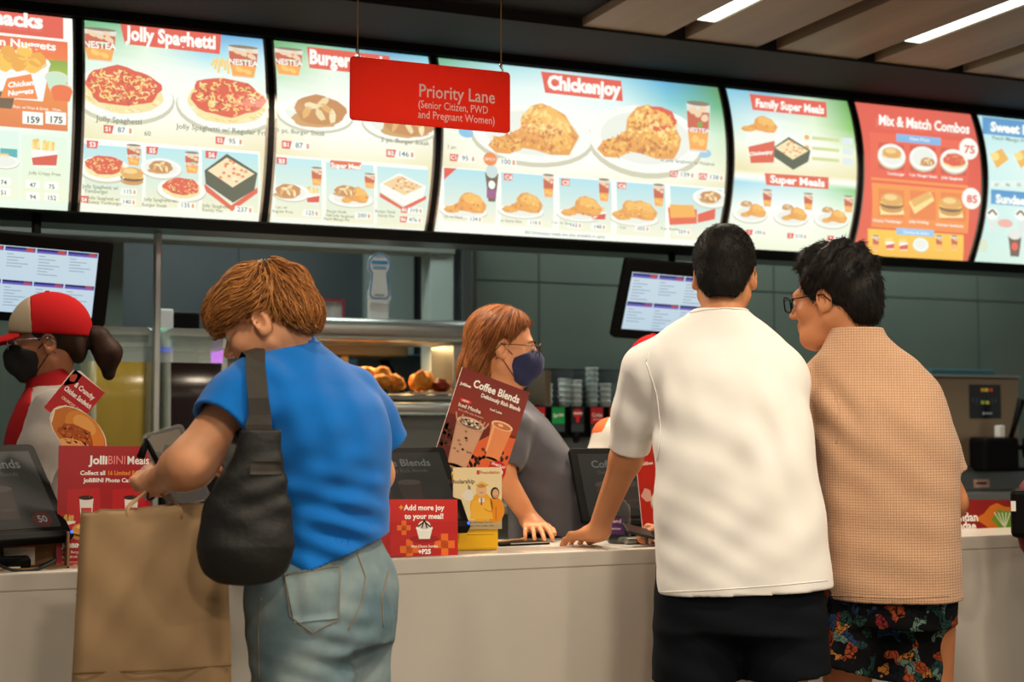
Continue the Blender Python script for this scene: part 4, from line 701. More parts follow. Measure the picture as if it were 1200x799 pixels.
# red add-on tent card
def addon(A, H):
    A.rect(0, 0, 100, H, (206, 36, 28), (186, 28, 24)); A.up(); A.rect(0, H * .4, 100, H * .62, (190, 26, 24)); A.up()
    for x, y, s in ((20, H * .5, 10), (80, H * .8, 15), (28, H * .88, 14)): A.rect(x - s, y - s * .35, x + s, y + s * .35, (236, 110, 34)); A.rect(x - s * .35, y - s, x + s * .35, min(y + s, H), (236, 110, 34)); A.up()
    A.ell(50, H * .7, 22, 5.5, (160, 16, 18)); A.up(); A.text('+', 16, 15, 11, (250, 160, 60), bold=.05); A.text('Add more joy', 50, 15, 10.5, WHT, bold=.03); A.text('to your meal!', 50, 27, 10.5, WHT, bold=.03)
    A.poly([(38, 40), (62, 40), (58, H * .7), (42, H * .7)], (238, 236, 226)); A.up(); A.ell(50, 40, 12.5, 4, (250, 250, 244)); A.ell(50, 36, 9, 6, (244, 240, 232)); A.up(); A.line([(40, 38), (50, 31), (60, 39)], 2, (60, 34, 26)); A.line([(46, 40), (50, 28), (54, 40)], 2, (60, 34, 26)); A.up()
    A.text('Mini Choco Sundae', 50, H * .85, 5, (250, 240, 220), bold=.03); A.text('+P25', 50, H * .96, 9, WHT, bold=.05)
t, M, w, h = card('tent_card', 'red tent card reading Add more joy to your meal +P25', 'promo card', PY(457, 585, 3.765), PY(536, 585, 3.765), PY(463, 652, 3.75), addon, M_REDC)
f = MB().use(M_REDC); f.add([(0, 0, h), (0, 0, 0), (-.05, .012, 0), (-.046, .012, h)], [(0, 1, 2, 3)]); f.build('side_flap', None, t)
# yellow donation box
p = PZ(560, 645, Z0); t = thing('donation_box', 'yellow donation box with a cartoon scholarship poster on its front', 'donation box', (p[0] + .006, 3.905, Z0), rz=R(-10)); w = .128
MB().use(M_YEL).box((-w / 2, -.05, 0), (w / 2, .05, .075), bev=.008).box((-w / 2 - .003, -.053, .07), (w / 2 + .003, .053, .225), bev=.006).build('box', None, t); MB().use(M_PLB).box((-.04, -.006, .2252), (.04, .006, .2256)).build('slot', None, t)
MB().use(M_CARDEDGE).box((-w / 2 - .008, -.058, .062), (w / 2 + .008, -.0545, .24)).build('poster_board', None, t)
A = Art(lambda x, y: ((x - 50) / 100 * .143, .24 - y / 100 * .143)); A.rect(0, 0, 100, 124, (244, 226, 176)); A.rect(0, 106, 100, 124, (236, 216, 170)); A.up(); A.text('Foundation', 96, 13, 9, (206, 60, 40), al='R', bold=.02); A.rect(48, 6, 54, 14, (206, 60, 40)); A.text('Scholarship', 44, 32, 12, (60, 50, 40), al='R', bold=.02); A.text('k', 33, 44, 13, (60, 50, 40), bold=.02)
A.ell(58, 80, 24, 30, (246, 178, 40), 18); A.ell(86, 86, 20, 26, (240, 150, 30), 18); A.up(); A.poly([(40, 66), (76, 66), (82, 104), (34, 104)], (250, 190, 60)); A.up(); A.ell(58, 46, 11, 13, (238, 190, 140)); A.poly([(44, 36), (58, 28), (74, 36), (58, 42)], (246, 196, 70)); A.rect(52, 62, 64, 70, (240, 240, 236)); A.line([(58, 62), (58, 76)], 3, (150, 70, 120)); A.ell(86, 52, 9, 12, (60, 40, 36)); A.up(); A.ell(87, 53, 6.5, 9, (232, 180, 130)); A.line([(83, 57), (87, 59), (91, 57)], 1, (160, 50, 40)); A.line([(54, 50), (58, 52), (62, 50)], 1, (160, 60, 40)); A.ell(30, 56, 12, 12, (240, 236, 220), 14, .2); A.line([(88, 80), (88, 106)], 2, (200, 110, 20)); A.line([(64, 84), (76, 90), (82, 84)], 2, (226, 140, 30)); A.text('For more information visit our', 50, 112, 5, (70, 60, 50)); A.text('desk or scan at the counter today', 50, 119, 5, (70, 60, 50))
A.build('poster_print', M_PRINT, lambda u, v, hh: (u, -.0583 - hh * .4, v), t)
A = Art(); A.rect(-.03, .045, .05, .0465, (150, 110, 20)); A.build('marking', M_PRINT, lambda u, v, hh: (u, -.0503, v), t)
# coffee poster, tilted
def coffee(A, H):
    A.rect(0, 0, 100, H * .5, (120, 30, 22), (150, 52, 32)); A.rect(0, H * .5, 100, H, (110, 30, 20), (90, 24, 18)); A.up(); A.poly([(100, H * .52), (100, H), (56, H), (30, H * .86), (66, H * .56)], (226, 104, 56)); A.up()
    g = random.Random(8)
    for k in range(60):
        x, y = g.choice(((8, H * .68), (72, H * .78), (50, H * .9), (88, H * .74), (10, H * .78))); A.ell(min(96, max(4, x + g.uniform(-11, 11))), min(H - 3, y + g.uniform(-7, 7)), 3.2, 2.2, g.choice([(66, 32, 20), (96, 52, 32), (40, 20, 14)]), 8, 0, g.uniform(0, 3))
    A.L = 6; A.text('Coffee Blends', 21, 19, 14, WHT, al='L', bold=.03, sx=.86); A.text('Deliciously Rich Blends', 36, 28, 7.2, WHT, al='L', bold=.03, sx=.86); A.text('Jollibee', 4, 22, 5.2, WHT, al='L', bold=.03)
    A.rect(10, 38, 26, 42, (226, 60, 50)); A.up(); A.text('NEW!', 18, 41.4, 3.8, WHT, bold=.02); A.text('Iced Mocha', 10, 49, 7, (250, 240, 230), al='L', bold=.03); A.text('Rich coffee with chocolate', 12, 54, 3.4, (240, 220, 200), al='L'); A.text('Iced Latte', 62, 40, 4.4, WHT, bold=.02)
    A.L = 9; A.poly([(14, 66), (54, 64), (46, 124), (20, 124)], (196, 150, 120)); A.ell(33, 124, 13, 3.4, (170, 124, 98)); A.up(); A.poly([(16, 72), (52, 72), (46, 120), (21, 120)], (206, 164, 136)); A.up(); A.ell(34, 65, 20, 7, (222, 196, 172)); A.up(); A.ell(34, 66, 17, 5.6, (130, 96, 74)); A.up()
    for k in range(16): A.ell(34 + g.uniform(-14, 14), 65 + g.uniform(-4, 4), 2.6, 1.5, (238, 226, 212), 7)
    for k in range(12): A.ell(34 + g.uniform(-12, 12), 76 + g.uniform(0, 30), 2.2, 1.4, (150, 108, 84), 6)
    for x in (14, 18, 46, 54, 50): A.line([(x, 66), (x + g.uniform(-4, 4), 57)], 2, (206, 160, 130))
    A.L = 9; A.poly([(61, 54), (92, 54), (86, 100), (67, 100)], (232, 146, 92)); A.ell(76.5, 100, 9.6, 3, (206, 120, 70)); A.up(); A.ell(76.5, 54, 15.6, 5.4, (250, 214, 176)); A.up(); A.ell(76.5, 54.5, 13, 4, (206, 116, 62)); A.up(); A.ell(74, 54, 4, 1.8, (244, 196, 150)); A.rect(64, 58, 67, 92, (246, 180, 130))
    A.L = 14; A.ell(88, H - 12, 13, 12, (200, 30, 34), 18, .04); A.up(); A.text('STARTS AT', 88, H - 17, 4, WHT, bold=.03); A.text('P50', 89, H - 7, 10, WHT, bold=.05)
t, M, w, h = card('coffee_poster', 'tilted brown poster reading Coffee Blends above the yellow donation box', 'poster', PY(542, 430, 3.99), PY(621, 460, 3.99), PY(507, 536, 3.99), coffee, M_CARDEDGE, leg=False)
b = M @ Vector((w * .55, .006, h * .3)); f = MB().use(M_CLEAR).tube([b, (b.x, b.y + .004, Z0 + .008)], .005, 8).box((b.x - .05, b.y - .03, Z0), (b.x + .05, b.y + .03, Z0 + .008), bev=.003); o = f.build('holder', None, t); o.data.transform(M.inverted())
def redp(A, H):
    A.rect(0, 0, 100, H, (206, 40, 32)); A.up(); A.text('Jollibee', 6, 24, 6, WHT, al='L', bold=.03); A.text('Chickenjoy', 30, 22, 13, WHT, al='L', bold=.04, sx=.8); A.L = 4; chicken(A, 60, H * .55, 60, 44, 71); A.ell(10, 62, 7, 9, (246, 200, 190), 10, .2)
t, M, w, h = card('red_poster', 'tilted red poster half hidden behind the white shirted man, near the bottle', 'poster', PY(744, 524, 3.98), PY(824, 514, 3.98), PY(768, 618, 3.98), redp, M_CARDEDGE, leg=False)
b = M @ Vector((w * .55, .006, h * .3)); f = MB().use(M_CLEAR).tube([b, (b.x, b.y + .004, Z0 + .008)], .005, 8).box((b.x - .05, b.y - .03, Z0), (b.x + .05, b.y + .03, Z0 + .008), bev=.003); o = f.build('holder', None, t); o.data.transform(M.inverted())
# black phone with a cable on the counter
p = PZ(613, 638, Z0); t = thing('phone', 'black phone lying on the counter under the staff woman\'s hand', 'phone', (p[0], p[1], Z0), rz=R(4)); MB().use(M_PLB).box((-.095, -.035, 0), (.075, .04, .009), bev=.003).build('body', None, t); MB().use(M_SILVER).box((-.06, -.0352, .006), (.072, -.034, .0088)).build('edge_strip', None, t)
tag(MB().use(mat('kraft_cord', (170, 120, 60), .6)).tube([(p[0] - .10, p[1] - .02, Z0 + .012), (p[0] - .07, p[1] - .025, Z0 + .014), (p[0] - .04, p[1] - .015, Z0 + .016), (p[0] - .01, p[1] - .02, Z0 + .018), (p[0] + .005, p[1] - .005, Z0 + .02), (p[0] - .015, p[1] + .005, Z0 + .014)], .003, 6).build('cord'), 'tan cord curled on top of the black phone beside the donation box', 'cord')
# sanitiser bottle
p = PZ(729, 637, Z0); t = thing('bottle', 'clear plastic bottle with a purple label beside the white shirted man\'s arm', 'bottle', (p[0], p[1] + .02, Z0)); M_PET = mat('clear_bottle', (232, 240, 240), .05, trans=.96, ior=1.15, alpha=.7)
MB().use(M_PET).lathe([(0, 0), (.032, 0), (.036, .006), (.036, .10), (.033, .118), (.022, .13), (.013, .136), (.012, .15), (0, .151)], n=26).build('shell', None, t); m = MB().use(mat('purple_label', (84, 44, 120), .45)); V = [(.0366 * math.cos(R(a)), .0366 * math.sin(R(a)), z) for z in (.03, .08) for a in range(180, 271, 10)]; m.add(V, [(i, i + 1, i + 11, i + 10) for i in range(9)]); m.build('label', None, t)
A = Art(lambda x, y: (x, y)); 
T = Art(lambda x, y: (R(225 + x), .07 - y)); T.text('Hand', 0, .005, 26, (240, 236, 244), asp=.0006, bold=.01); T.text('sanitizer', 0, .026, 17, (240, 236, 244), asp=.0006, bold=.01); T.build('lettering', M_PRINT, lambda u, v, hh: (.0369 * math.cos(u), .0369 * math.sin(u), v), t)
p = PZ(752, 640, Z0); tag(MB().use(M_STEEL).box((p[0] - .02, p[1] + .06, Z0), (p[0] + .06, p[1] + .12, Z0 + .02), bev=.006).build('card_terminal'), 'small grey terminal lying on the counter right of the clear bottle', 'card terminal')
# ================================================================ bodies: smooth distance fields turned into one continuous surface
f32 = np.float32
def V3(*a): return np.array(a, f32)
def smin(a, b, k):
    h = np.clip(.5 + .5 * (b - a) / k, 0, 1); return b + (a - b) * h - k * h * (1 - h)
def smax(a, b, k): return -smin(-a, -b, k)
def cone(P, a, b, ra, rb):
    a, b = V3(*a), V3(*b); ba = b - a; pa = P - a; t = np.clip(pa @ ba / (ba @ ba), 0, 1)
    return np.sqrt(((pa - t[:, None] * ba) ** 2).sum(1)) - (ra + (rb - ra) * t)
def ell(P, c, r, M=None):
    q = P - V3(*c)
    if M is not None: q = q @ M
    r = V3(*r); k0 = np.sqrt(((q / r) ** 2).sum(1)); k1 = np.sqrt(((q / (r * r)) ** 2).sum(1)) + 1e-6
    return k0 * (k0 - 1) / k1
def rbox(P, c, h, r, M=None):
    q = P - V3(*c)
    if M is not None: q = q @ M
    q = np.abs(q) - (V3(*h) - r)
    return np.sqrt((np.maximum(q, 0) ** 2).sum(1)) + np.minimum(q.max(1), 0) - r
def catmull(S, n=12):
    S = np.array(S, float); out = []
    for i in range(len(S) - 1):
        p0, p1, p2, p3 = S[max(i - 1, 0)], S[i], S[i + 1], S[min(i + 2, len(S) - 1)]
        for t in np.linspace(0, 1, n, endpoint=False): out.append(.5 * (2 * p1 + (p2 - p0) * t + (2 * p0 - 5 * p1 + 4 * p2 - p3) * t * t + (3 * p1 - p0 - 3 * p2 + p3) * t ** 3))
    out.append(S[-1]); return np.array(out)
def loft(P, secs, e=2.3):
    """stacked ellipses: rows of (z, cx, cy, rx, ry, turn in degrees) from bottom to top"""
    T = catmull([list(s) + [0] * (6 - len(s)) for s in secs]); z = P[:, 2]
    I = [np.interp(z, T[:, 0], T[:, k]).astype(f32) for k in range(1, 6)]
    x, y = P[:, 0] - I[0], P[:, 1] - I[1]; a = np.radians(I[4]); ca, sa = np.cos(a), np.sin(a)
    x, y = x * ca + y * sa, -x * sa + y * ca
    k = (np.abs(x / I[2]) ** e + np.abs(y / I[3]) ** e + 1e-9) ** (1 / e); d = (k - 1) * np.minimum(I[2], I[3])
    dz = np.maximum(z - T[-1, 0], T[0, 0] - z)
    return np.where(dz > 0, np.sqrt(np.maximum(d, 0) ** 2 + dz ** 2) * 1.0, np.maximum(d, dz))
def rotm(yaw=0, pitch=0, roll=0):
    """columns = right, forward, up of a head or hand; yaw turns to the left, pitch nods down, roll tips to the right"""
    return np.array(Matrix.Rotation(R(yaw), 3, 'Z') @ Matrix.Rotation(-R(pitch), 3, 'X') @ Matrix.Rotation(R(roll), 3, 'Y'), f32)
def polygonise(f, lo, hi, h, band=2.2):
    lo, hi = np.array(lo, f32), np.array(hi, f32); B = 4
    n = (np.ceil((hi - lo) / h / B).astype(int) + 1) * B
    ax = [lo[i] + h * B * (np.arange(n[i] // B) + .5) for i in range(3)]
    G = np.stack(np.meshgrid(*ax, indexing='ij'), -1).reshape(-1, 3).astype(f32)
    C = f(G).astype(f32); Fv = np.repeat(np.repeat(np.repeat(C.reshape(n // B), B, 0), B, 1), B, 2)
    near = np.abs(C) < h * B * band
    bi = np.argwhere(near.reshape(n // B)); off = np.stack(np.meshgrid(*[np.arange(B)] * 3, indexing='ij'), -1).reshape(-1, 3)
    idx = (bi[:, None, :] * B + off[None]).reshape(-1, 3); vals = np.empty(len(idx), f32)
    for s in range(0, len(idx), 300000): vals[s:s + 300000] = f((lo + h * (idx[s:s + 300000] + .5)).astype(f32))
    Fv[idx[:, 0], idx[:, 1], idx[:, 2]] = vals
    s = Fv < 0
    cnt = np.zeros(n - 1, np.int8)
    for dx in (0, 1):
        for dy in (0, 1):
            for dz in (0, 1): cnt += s[dx:n[0] - 1 + dx, dy:n[1] - 1 + dy, dz:n[2] - 1 + dz]
    cell = np.argwhere((cnt > 0) & (cnt < 8)); vid = np.full(n - 1, -1, np.int32); vid[cell[:, 0], cell[:, 1], cell[:, 2]] = np.arange(len(cell))
    acc = np.zeros((len(cell), 3), f32); w = np.zeros(len(cell), f32); cs = [(a, b, c) for a in (0, 1) for b in (0, 1) for c in (0, 1)]
    val = [Fv[cell[:, 0] + a, cell[:, 1] + b, cell[:, 2] + c] for a, b, c in cs]
    for i in range(8):
        for j in range(i + 1, 8):
            d = np.array(cs[j]) - np.array(cs[i])
            if np.abs(d).sum() != 1: continue
            m = (val[i] < 0) != (val[j] < 0); t = np.where(m, val[i] / np.where(m, val[i] - val[j], 1), 0)
            acc += np.where(m[:, None], np.array(cs[i], f32) + t[:, None] * d.astype(f32), 0); w += m
    V = lo + h * (cell + .5 + acc / w[:, None]); Q = []
    for axis in range(3):
        o1, o2 = (axis + 1) % 3, (axis + 2) % 3; sl = [slice(0, n[i] - 1) for i in range(3)]; A_ = s[tuple(sl)]
        sl2 = list(sl); sl2[axis] = slice(1, n[axis]); Bm = s[tuple(sl2)]; E_ = np.argwhere(A_ != Bm); E_ = E_[(E_[:, o1] > 0) & (E_[:, o2] > 0)]
        if not len(E_): continue
        def g(a, b): q = E_.copy(); q[:, o1] -= a; q[:, o2] -= b; return vid[q[:, 0], q[:, 1], q[:, 2]]
        q = np.stack([g(0, 0), g(1, 0), g(1, 1), g(0, 1)], 1); fl = A_[E_[:, 0], E_[:, 1], E_[:, 2]]; q[~fl] = q[~fl][:, ::-1]; Q.append(q)
    Q = np.concatenate(Q); Q = Q[(Q >= 0).all(1)]
    return V, Q[:, ::1]
def sdf_obj(name, f, lo, hi, h, m, parent, smooth=1):
    V, Q = polygonise(f, lo, hi, h)
    for _ in range(smooth):                       # a light relaxation removes the grid steps
        S_ = np.zeros_like(V); c = np.zeros(len(V), f32)
        for k in range(4):
            a, b = Q[:, k], Q[:, (k + 1) % 4]; np.add.at(S_, a, V[b]); np.add.at(c, a, 1); np.add.at(S_, b, V[a]); np.add.at(c, b, 1)
        V = V * .5 + .5 * S_ / np.maximum(c, 1)[:, None]
    o = np_mesh(name, V, Q, m, parent); return o
# ---- head, hand and limb shapes, all in the person's own frame (x right in view, y away, z up)
def head_f(c, M, fem=0, s=1.0, brow=1, ears=True):
    c = V3(*c)
    def f(P):
        q = ((P - c) @ M) / s; d = ell(q, (0, -.014, .036), (.076, .099, .088))
        d = smin(d, ell(q, (0, .028, -.03), (.060, .072, .080)), .03)
        for sx in (-1, 1):
            d = smin(d, cone(q, (sx * .052, -.004, -.055), (sx * .014, .066, -.100), .020, .015), .03)
            d = smin(d, ell(q, (sx * .040, .062, -.026), (.024, .024, .022)), .02)
        d = smin(d, ell(q, (0, .070, -.100), (.022, .020, .016)), .02)
        d = smin(d, cone(q, (-.036, .084, .022), (.036, .084, .022), .012 - .004 * fem, .012 - .004 * fem), .02)
        for sx in (-1, 1): d = smax(d, -ell(q, (sx * .032, .108, .004), (.017, .016, .010)), .012)
        for sx in (-1, 1): d = smin(d, ell(q, (sx * .032, .083, .004), (.0125, .0125, .0125)), .004)
        d = smin(d, cone(q, (0, .094, .010), (0, .116, -.026), .007, .0115), .012)
        for sx in (-1, 1): d = smin(d, ell(q, (sx * .012, .104, -.031), (.009, .011, .008)), .008)
        d = smin(d, ell(q, (0, .093, -.057), (.024, .011, .007)), .006); d = smin(d, ell(q, (0, .091, -.069), (.020, .011, .0075)), .006)
        if ears:
            for sx in (-1, 1):
                Me = np.array(Matrix.Rotation(R(-22 * sx), 3, 'Z') @ Matrix.Rotation(R(-10), 3, 'X'), f32)
                e = ell(q, (sx * .079, -.010, -.006), (.009, .021, .033), Me); e = smax(e, -ell(q, (sx * .087, -.006, .0), (.010, .013, .021), Me), .005)
                e = smin(e, ell(q, (sx * .080, -.002, -.032), (.006, .008, .009)), .008); d = smin(d, e, .008)
        return d * s
    return f
def hand_f(w, M, curl=(.3, .35, .4, .45), thumb=.5, s=1.0, spread=1.0, left=False):
    """w wrist; M columns = (towards the thumb, along the fingers, out of the back of the hand)"""
    w = V3(*w); sg = 1
    fs = []
    for k, (x, y, L) in enumerate(((.031, .086, .070), (.0105, .092, .078), (-.0105, .089, .072), (-.031, .080, .056))):
        a = (.16 - .105 * k) * spread; p = np.array([x, y, 0.]); ang = 0; r = .0092 - .0006 * k; seg = []
        for j, fr in enumerate((.46, .30, .24)):
            ang += curl[k] * (.75, 1.25, .9)[j]; d = np.array([math.sin(a) * math.cos(ang), math.cos(a) * math.cos(ang), -math.sin(ang)]); q = p + d * L * fr; seg.append((p.copy(), q.copy(), r, r * .92)); p = q; r *= .92
        fs.append((seg, (np.array([x * .6, .02, -.002]), np.array([x, y, 0]))))
    t0, t1 = np.array([.020, .022, -.006]), np.array([.044, .050, -.012]); b = thumb
    t2 = t1 + .034 * np.array([math.cos(.9 + b), math.sin(.9 + b) * .9, -.35 * b]); t3 = t2 + .028 * np.array([math.cos(1.15 + b * 1.4), math.sin(1.15 + b * 1.4), -.5 * b])
    def f(P):
        q = ((P - w) @ M) / s; d = rbox(q, (0, .048, -.002), (.038, .046, .0135), .012); d = smin(d, cone(q, (0, -.02, 0), (0, .03, 0), .026, .024), .02)
        for seg, kn in fs:
            e = None
            for (a, b_, ra, rb) in seg: c_ = cone(q, a, b_, ra, rb); e = c_ if e is None else smin(e, c_, .003)
            e = smin(e, ell(q, seg[0][0] + np.array([0, 0, .003]), (.010, .011, .010)), .006); d = smin(d, e, .004)
        e = smin(cone(q, t0, t1, .017, .013), cone(q, t1, t2, .012, .0105), .008); e = smin(e, cone(q, t2, t3, .0105, .009), .003)
        return smin(d, e, .010) * s
    return f
def hand_axes(along, back):
    """thumb axis follows from the finger direction and the back of the hand (right hand: thumb = back x along ... see flag)"""
    a = np.array(along, float); a /= np.linalg.norm(a); b = np.array(back, float); b -= a * (b @ a); b /= np.linalg.norm(b); return a, b
def handM(along, back, right):
    a, b = hand_axes(along, back); th = np.cross(b, a) if right else np.cross(a, b)
    return np.stack([th, a, b], 1).astype(f32)
def limb(P, pts, rs, k=.02):
    d = None
    for i in range(len(pts) - 1): c_ = cone(P, pts[i], pts[i + 1], rs[i], rs[i + 1]); d = c_ if d is None else smin(d, c_, k)
    return d
def union(fs, k):
    def f(P):
        d = fs[0](P)
        for g in fs[1:]: d = smin(d, g(P), k)
        return d
    return f
def folds(P, rows):
    """cloth creases: (direction, wavelength, amplitude, centre, radius, phase)"""
    o = np.zeros(len(P), f32)
    for (dr, wl, am, c, rad, ph) in rows:
        dr = np.array(dr, float); dr /= np.linalg.norm(dr); q = P - V3(*c); wob = .35 * np.sin(P[:, 2] * 17 + ph) + .3 * np.sin(P[:, 0] * 21 + ph * 2); t = (q @ dr.astype(f32)) * 2 * math.pi / wl + ph + wob
        g = np.exp(-(q ** 2).sum(1) / (rad * rad)); o += am * g * np.cos(t) * .7
    return o
def plane(P, c, n):
    n = np.array(n, float); n /= np.linalg.norm(n); return (P - V3(*c)) @ n.astype(f32)
def shirt_f(secs, sleeves, neck, hem, fold=(), th=.010, k=.035, e=2.3, wave=0):
    """sleeves: (points, radii) whose last point is the opening; neck: (centre, up axis, radius); hem: (point, outward normal)"""
    def outer(P):
        d = loft(P, secs, e)
        for pts, rs in sleeves: d = smin(d, limb(P, pts, rs, .03), k)
        return d
    def f(P):
        w = folds(P, fold) if len(fold) else 0
        if wave: w = w + wave * np.sin(P[:, 0] * 33 + P[:, 1] * 18) * np.clip((hem[0][2] + .25 - P[:, 2]) / .25, 0, 1)
        ph = plane(P, *hem); dt = loft(P, secs, e); d = outer(P) - w; op = -ph
        for pts, rs in sleeves: op = np.minimum(op, np.sqrt(((P - V3(*pts[-1])) ** 2).sum(1)) - rs[-1] * .9)
        d = np.maximum(d, -(d + th + 2 * np.maximum(0, op - .04))); d = np.maximum(d, ph)
        for pts, rs in sleeves:
            a, b = np.array(pts[-2]), np.array(pts[-1]); n = b - a
            d = np.where(cone(P, pts[-2], pts[-1], rs[-1] * 1.6, rs[-1] * 1.9) < 0, np.where(dt > .006, np.maximum(d, plane(P, pts[-1], n)), d), d)
            n = n / np.linalg.norm(n); q = (P - V3(*pts[-1])) @ n.astype(f32); far = np.sqrt((((P - V3(*pts[-1])) - q[:, None] * n.astype(f32)) ** 2).sum(1)); d = np.where((q > 0) & (far < rs[-1] * 1.7) & (q < .12) & (dt > .006), np.maximum(d, q), d)
        c, ax, r = neck; ax = np.array(ax, float); ax /= np.linalg.norm(ax)
        d = np.maximum(d, -np.maximum(cone(P, np.array(c) - ax * .03, np.array(c) + ax * .2, r * .92, r * 1.2), -(plane(P, c, ax) + .012)))
        return d
    return f
# ---- hair: a shaped cap plus strands combed along it
def strands(cap, n, length, flow, seed, m, parent, name='hair_strands', r=.0007, lift=.25, jit=.25, seg=4, sel=None, wave=0, taper=.3):
    me = cap.data; nv = len(me.vertices); co = np.empty(nv * 3, f32); me.vertices.foreach_get('co', co); co = co.reshape(-1, 3); no = np.empty(nv * 3, f32); me.vertices.foreach_get('normal', no); no = no.reshape(-1, 3)
    g = np.random.default_rng(seed); ok = np.arange(nv) if sel is None else np.nonzero(sel(co, no))[0]; i = g.choice(ok, n); p = co[i].copy(); nn = no[i]
    L = length * g.uniform(.6, 1.2, (n, 1)).astype(f32); fl = flow(p, nn); tv = fl - nn * (fl * nn).sum(1, keepdims=True); tv /= np.linalg.norm(tv, axis=1, keepdims=True) + 1e-6
    d = tv + nn * lift + g.normal(0, jit, (n, 3)); d /= np.linalg.norm(d, axis=1, keepdims=True); pts = [p - nn * .002]; ph = g.uniform(0, 6.28, (n, 1)); side = np.cross(d, nn)
    for s_ in range(seg):
        pts.append(pts[-1] + d * L / seg + side * wave * np.sin(ph + s_ * 1.9)); d = d * .8 + tv * .2 + V3(0, 0, -.06); d /= np.linalg.norm(d, axis=1, keepdims=True)
    a = np.cross(d, g.normal(0, 1, (n, 3))); a /= np.linalg.norm(a, axis=1, keepdims=True) + 1e-6; b = np.cross(d, a); V = []
    for s_, q in enumerate(pts):
        rr_ = r * (1 - (1 - taper) * s_ / seg)
        for j in range(3): V.append(q + rr_ * (a * math.cos(2.094 * j) + b * math.sin(2.094 * j)))
    V = np.stack(V, 1).astype(f32); K = V.shape[1]; base = (np.arange(n) * K)[:, None, None]; q = np.array([[s_ * 3 + j, s_ * 3 + (j + 1) % 3, s_ * 3 + 3 + (j + 1) % 3, s_ * 3 + 3 + j] for s_ in range(seg) for j in range(3)])[None]
    return np_mesh(name, V.reshape(-1, 3), (base + q).reshape(-1, 4), m, parent)
def combed(cap, n, length, flow, seed, mats, parent, r=.0009, jit=.12, seg=7, off=(.0005, .004), tip=.003, sel=None, name='hair_strands'):
    """strands that lie along the hair surface, in a few shades"""
    me = cap.data; nv = len(me.vertices); co = np.empty(nv * 3, f32); me.vertices.foreach_get('co', co); co = co.reshape(-1, 3); no = np.empty(nv * 3, f32); me.vertices.foreach_get('normal', no); no = no.reshape(-1, 3)
    bv = BVHTree.FromPolygons([tuple(v) for v in co], [tuple(p.vertices) for p in me.polygons]); g = np.random.default_rng(seed); ok = np.arange(nv) if sel is None else np.nonzero(sel(co, no))[0]
    for mi, m in enumerate(mats):
        k = n // len(mats); i = g.choice(ok, k); p = co[i].copy(); nn = no[i].copy(); L = length * g.uniform(.5, 1.2, (k, 1)); o_ = g.uniform(off[0], off[1], (k, 1)); J = g.normal(0, jit, (k, 3)); pts = [p - nn * .001]
        for s_ in range(seg):
            fl = flow(p, nn) + J; tv = fl - nn * (fl * nn).sum(1, keepdims=True); tv /= np.linalg.norm(tv, axis=1, keepdims=True) + 1e-6; q = p + tv * L / seg
            for t_ in range(k):
                h = bv.find_nearest(Vector(q[t_].tolist()))
                d_ = Vector(q[t_].tolist()) - h[0]
                if d_.length < .012 and h[1].z > -.55: q[t_] = h[0]; nn[t_] = h[1]
                else: q[t_] = p[t_] + (q[t_] - p[t_]) * .25
            p = q; pts.append(p + nn * (o_ + tip * (s_ + 1) / seg))
        a = np.cross(nn, tv); a /= np.linalg.norm(a, axis=1, keepdims=True) + 1e-6; V = []
        for s_, q in enumerate(pts):
            rr_ = r * (1 - .75 * (s_ / seg) ** 2)
            for j in range(3): V.append(q + rr_ * (a * math.cos(2.094 * j) + nn * math.sin(2.094 * j)))
        V = np.stack(V, 1).astype(f32); K = V.shape[1]; b_ = (np.arange(k) * K)[:, None, None]; qd = np.array([[s_ * 3 + j, s_ * 3 + (j + 1) % 3, s_ * 3 + 3 + (j + 1) % 3, s_ * 3 + 3 + j] for s_ in range(seg) for j in range(3)])[None]
        np_mesh(name, V.reshape(-1, 3), (b_ + qd).reshape(-1, 4), m, parent)
def skin_mat(name, c, c2): return mat(name, c, .48, noise=(9, c2, .3, .75), bump=(420, .12, .0008), sss=.12, spec=.4)
SK1 = skin_mat('skin_light', (222, 160, 120), (208, 144, 104)); SK2 = skin_mat('skin_tan', (208, 144, 100), (194, 128, 86)); SK3 = skin_mat('skin_brown', (150, 96, 66), (136, 84, 58))
M_HAIRB = mat('hair_black', (15, 12, 11), .6, noise=(40, (26, 21, 18), .4, .6), spec=.25); M_HAIRO = mat('hair_copper', (104, 60, 30), .6, noise=(24, (74, 42, 20), .35, .65, (1, 1, .5)), spec=.2); M_HAIRA = mat('hair_auburn', (138, 78, 40), .5, noise=(30, (92, 50, 26), .4, .6, (1, 1, .3)), spec=.25)
HS = [mat('hair_gold', (222, 156, 88), .45, spec=.35), mat('hair_copper_mid', (182, 116, 58), .5, spec=.3), mat('hair_copper_dark', (112, 66, 34), .55, spec=.25)]; HA = [mat('hair_auburn_light', (180, 112, 60), .45, spec=.35), mat('hair_auburn_mid', (132, 78, 40), .5, spec=.3), mat('hair_auburn_dark', (92, 54, 28), .55, spec=.25)]
M_EYEW = mat('eye_white', (186, 174, 164), .2); M_EYED = mat('eye_dark', (24, 14, 10), .1); M_BROW = mat('eyebrow', (34, 24, 18), .7); M_LIP = mat('lips', (150, 76, 66), .45)
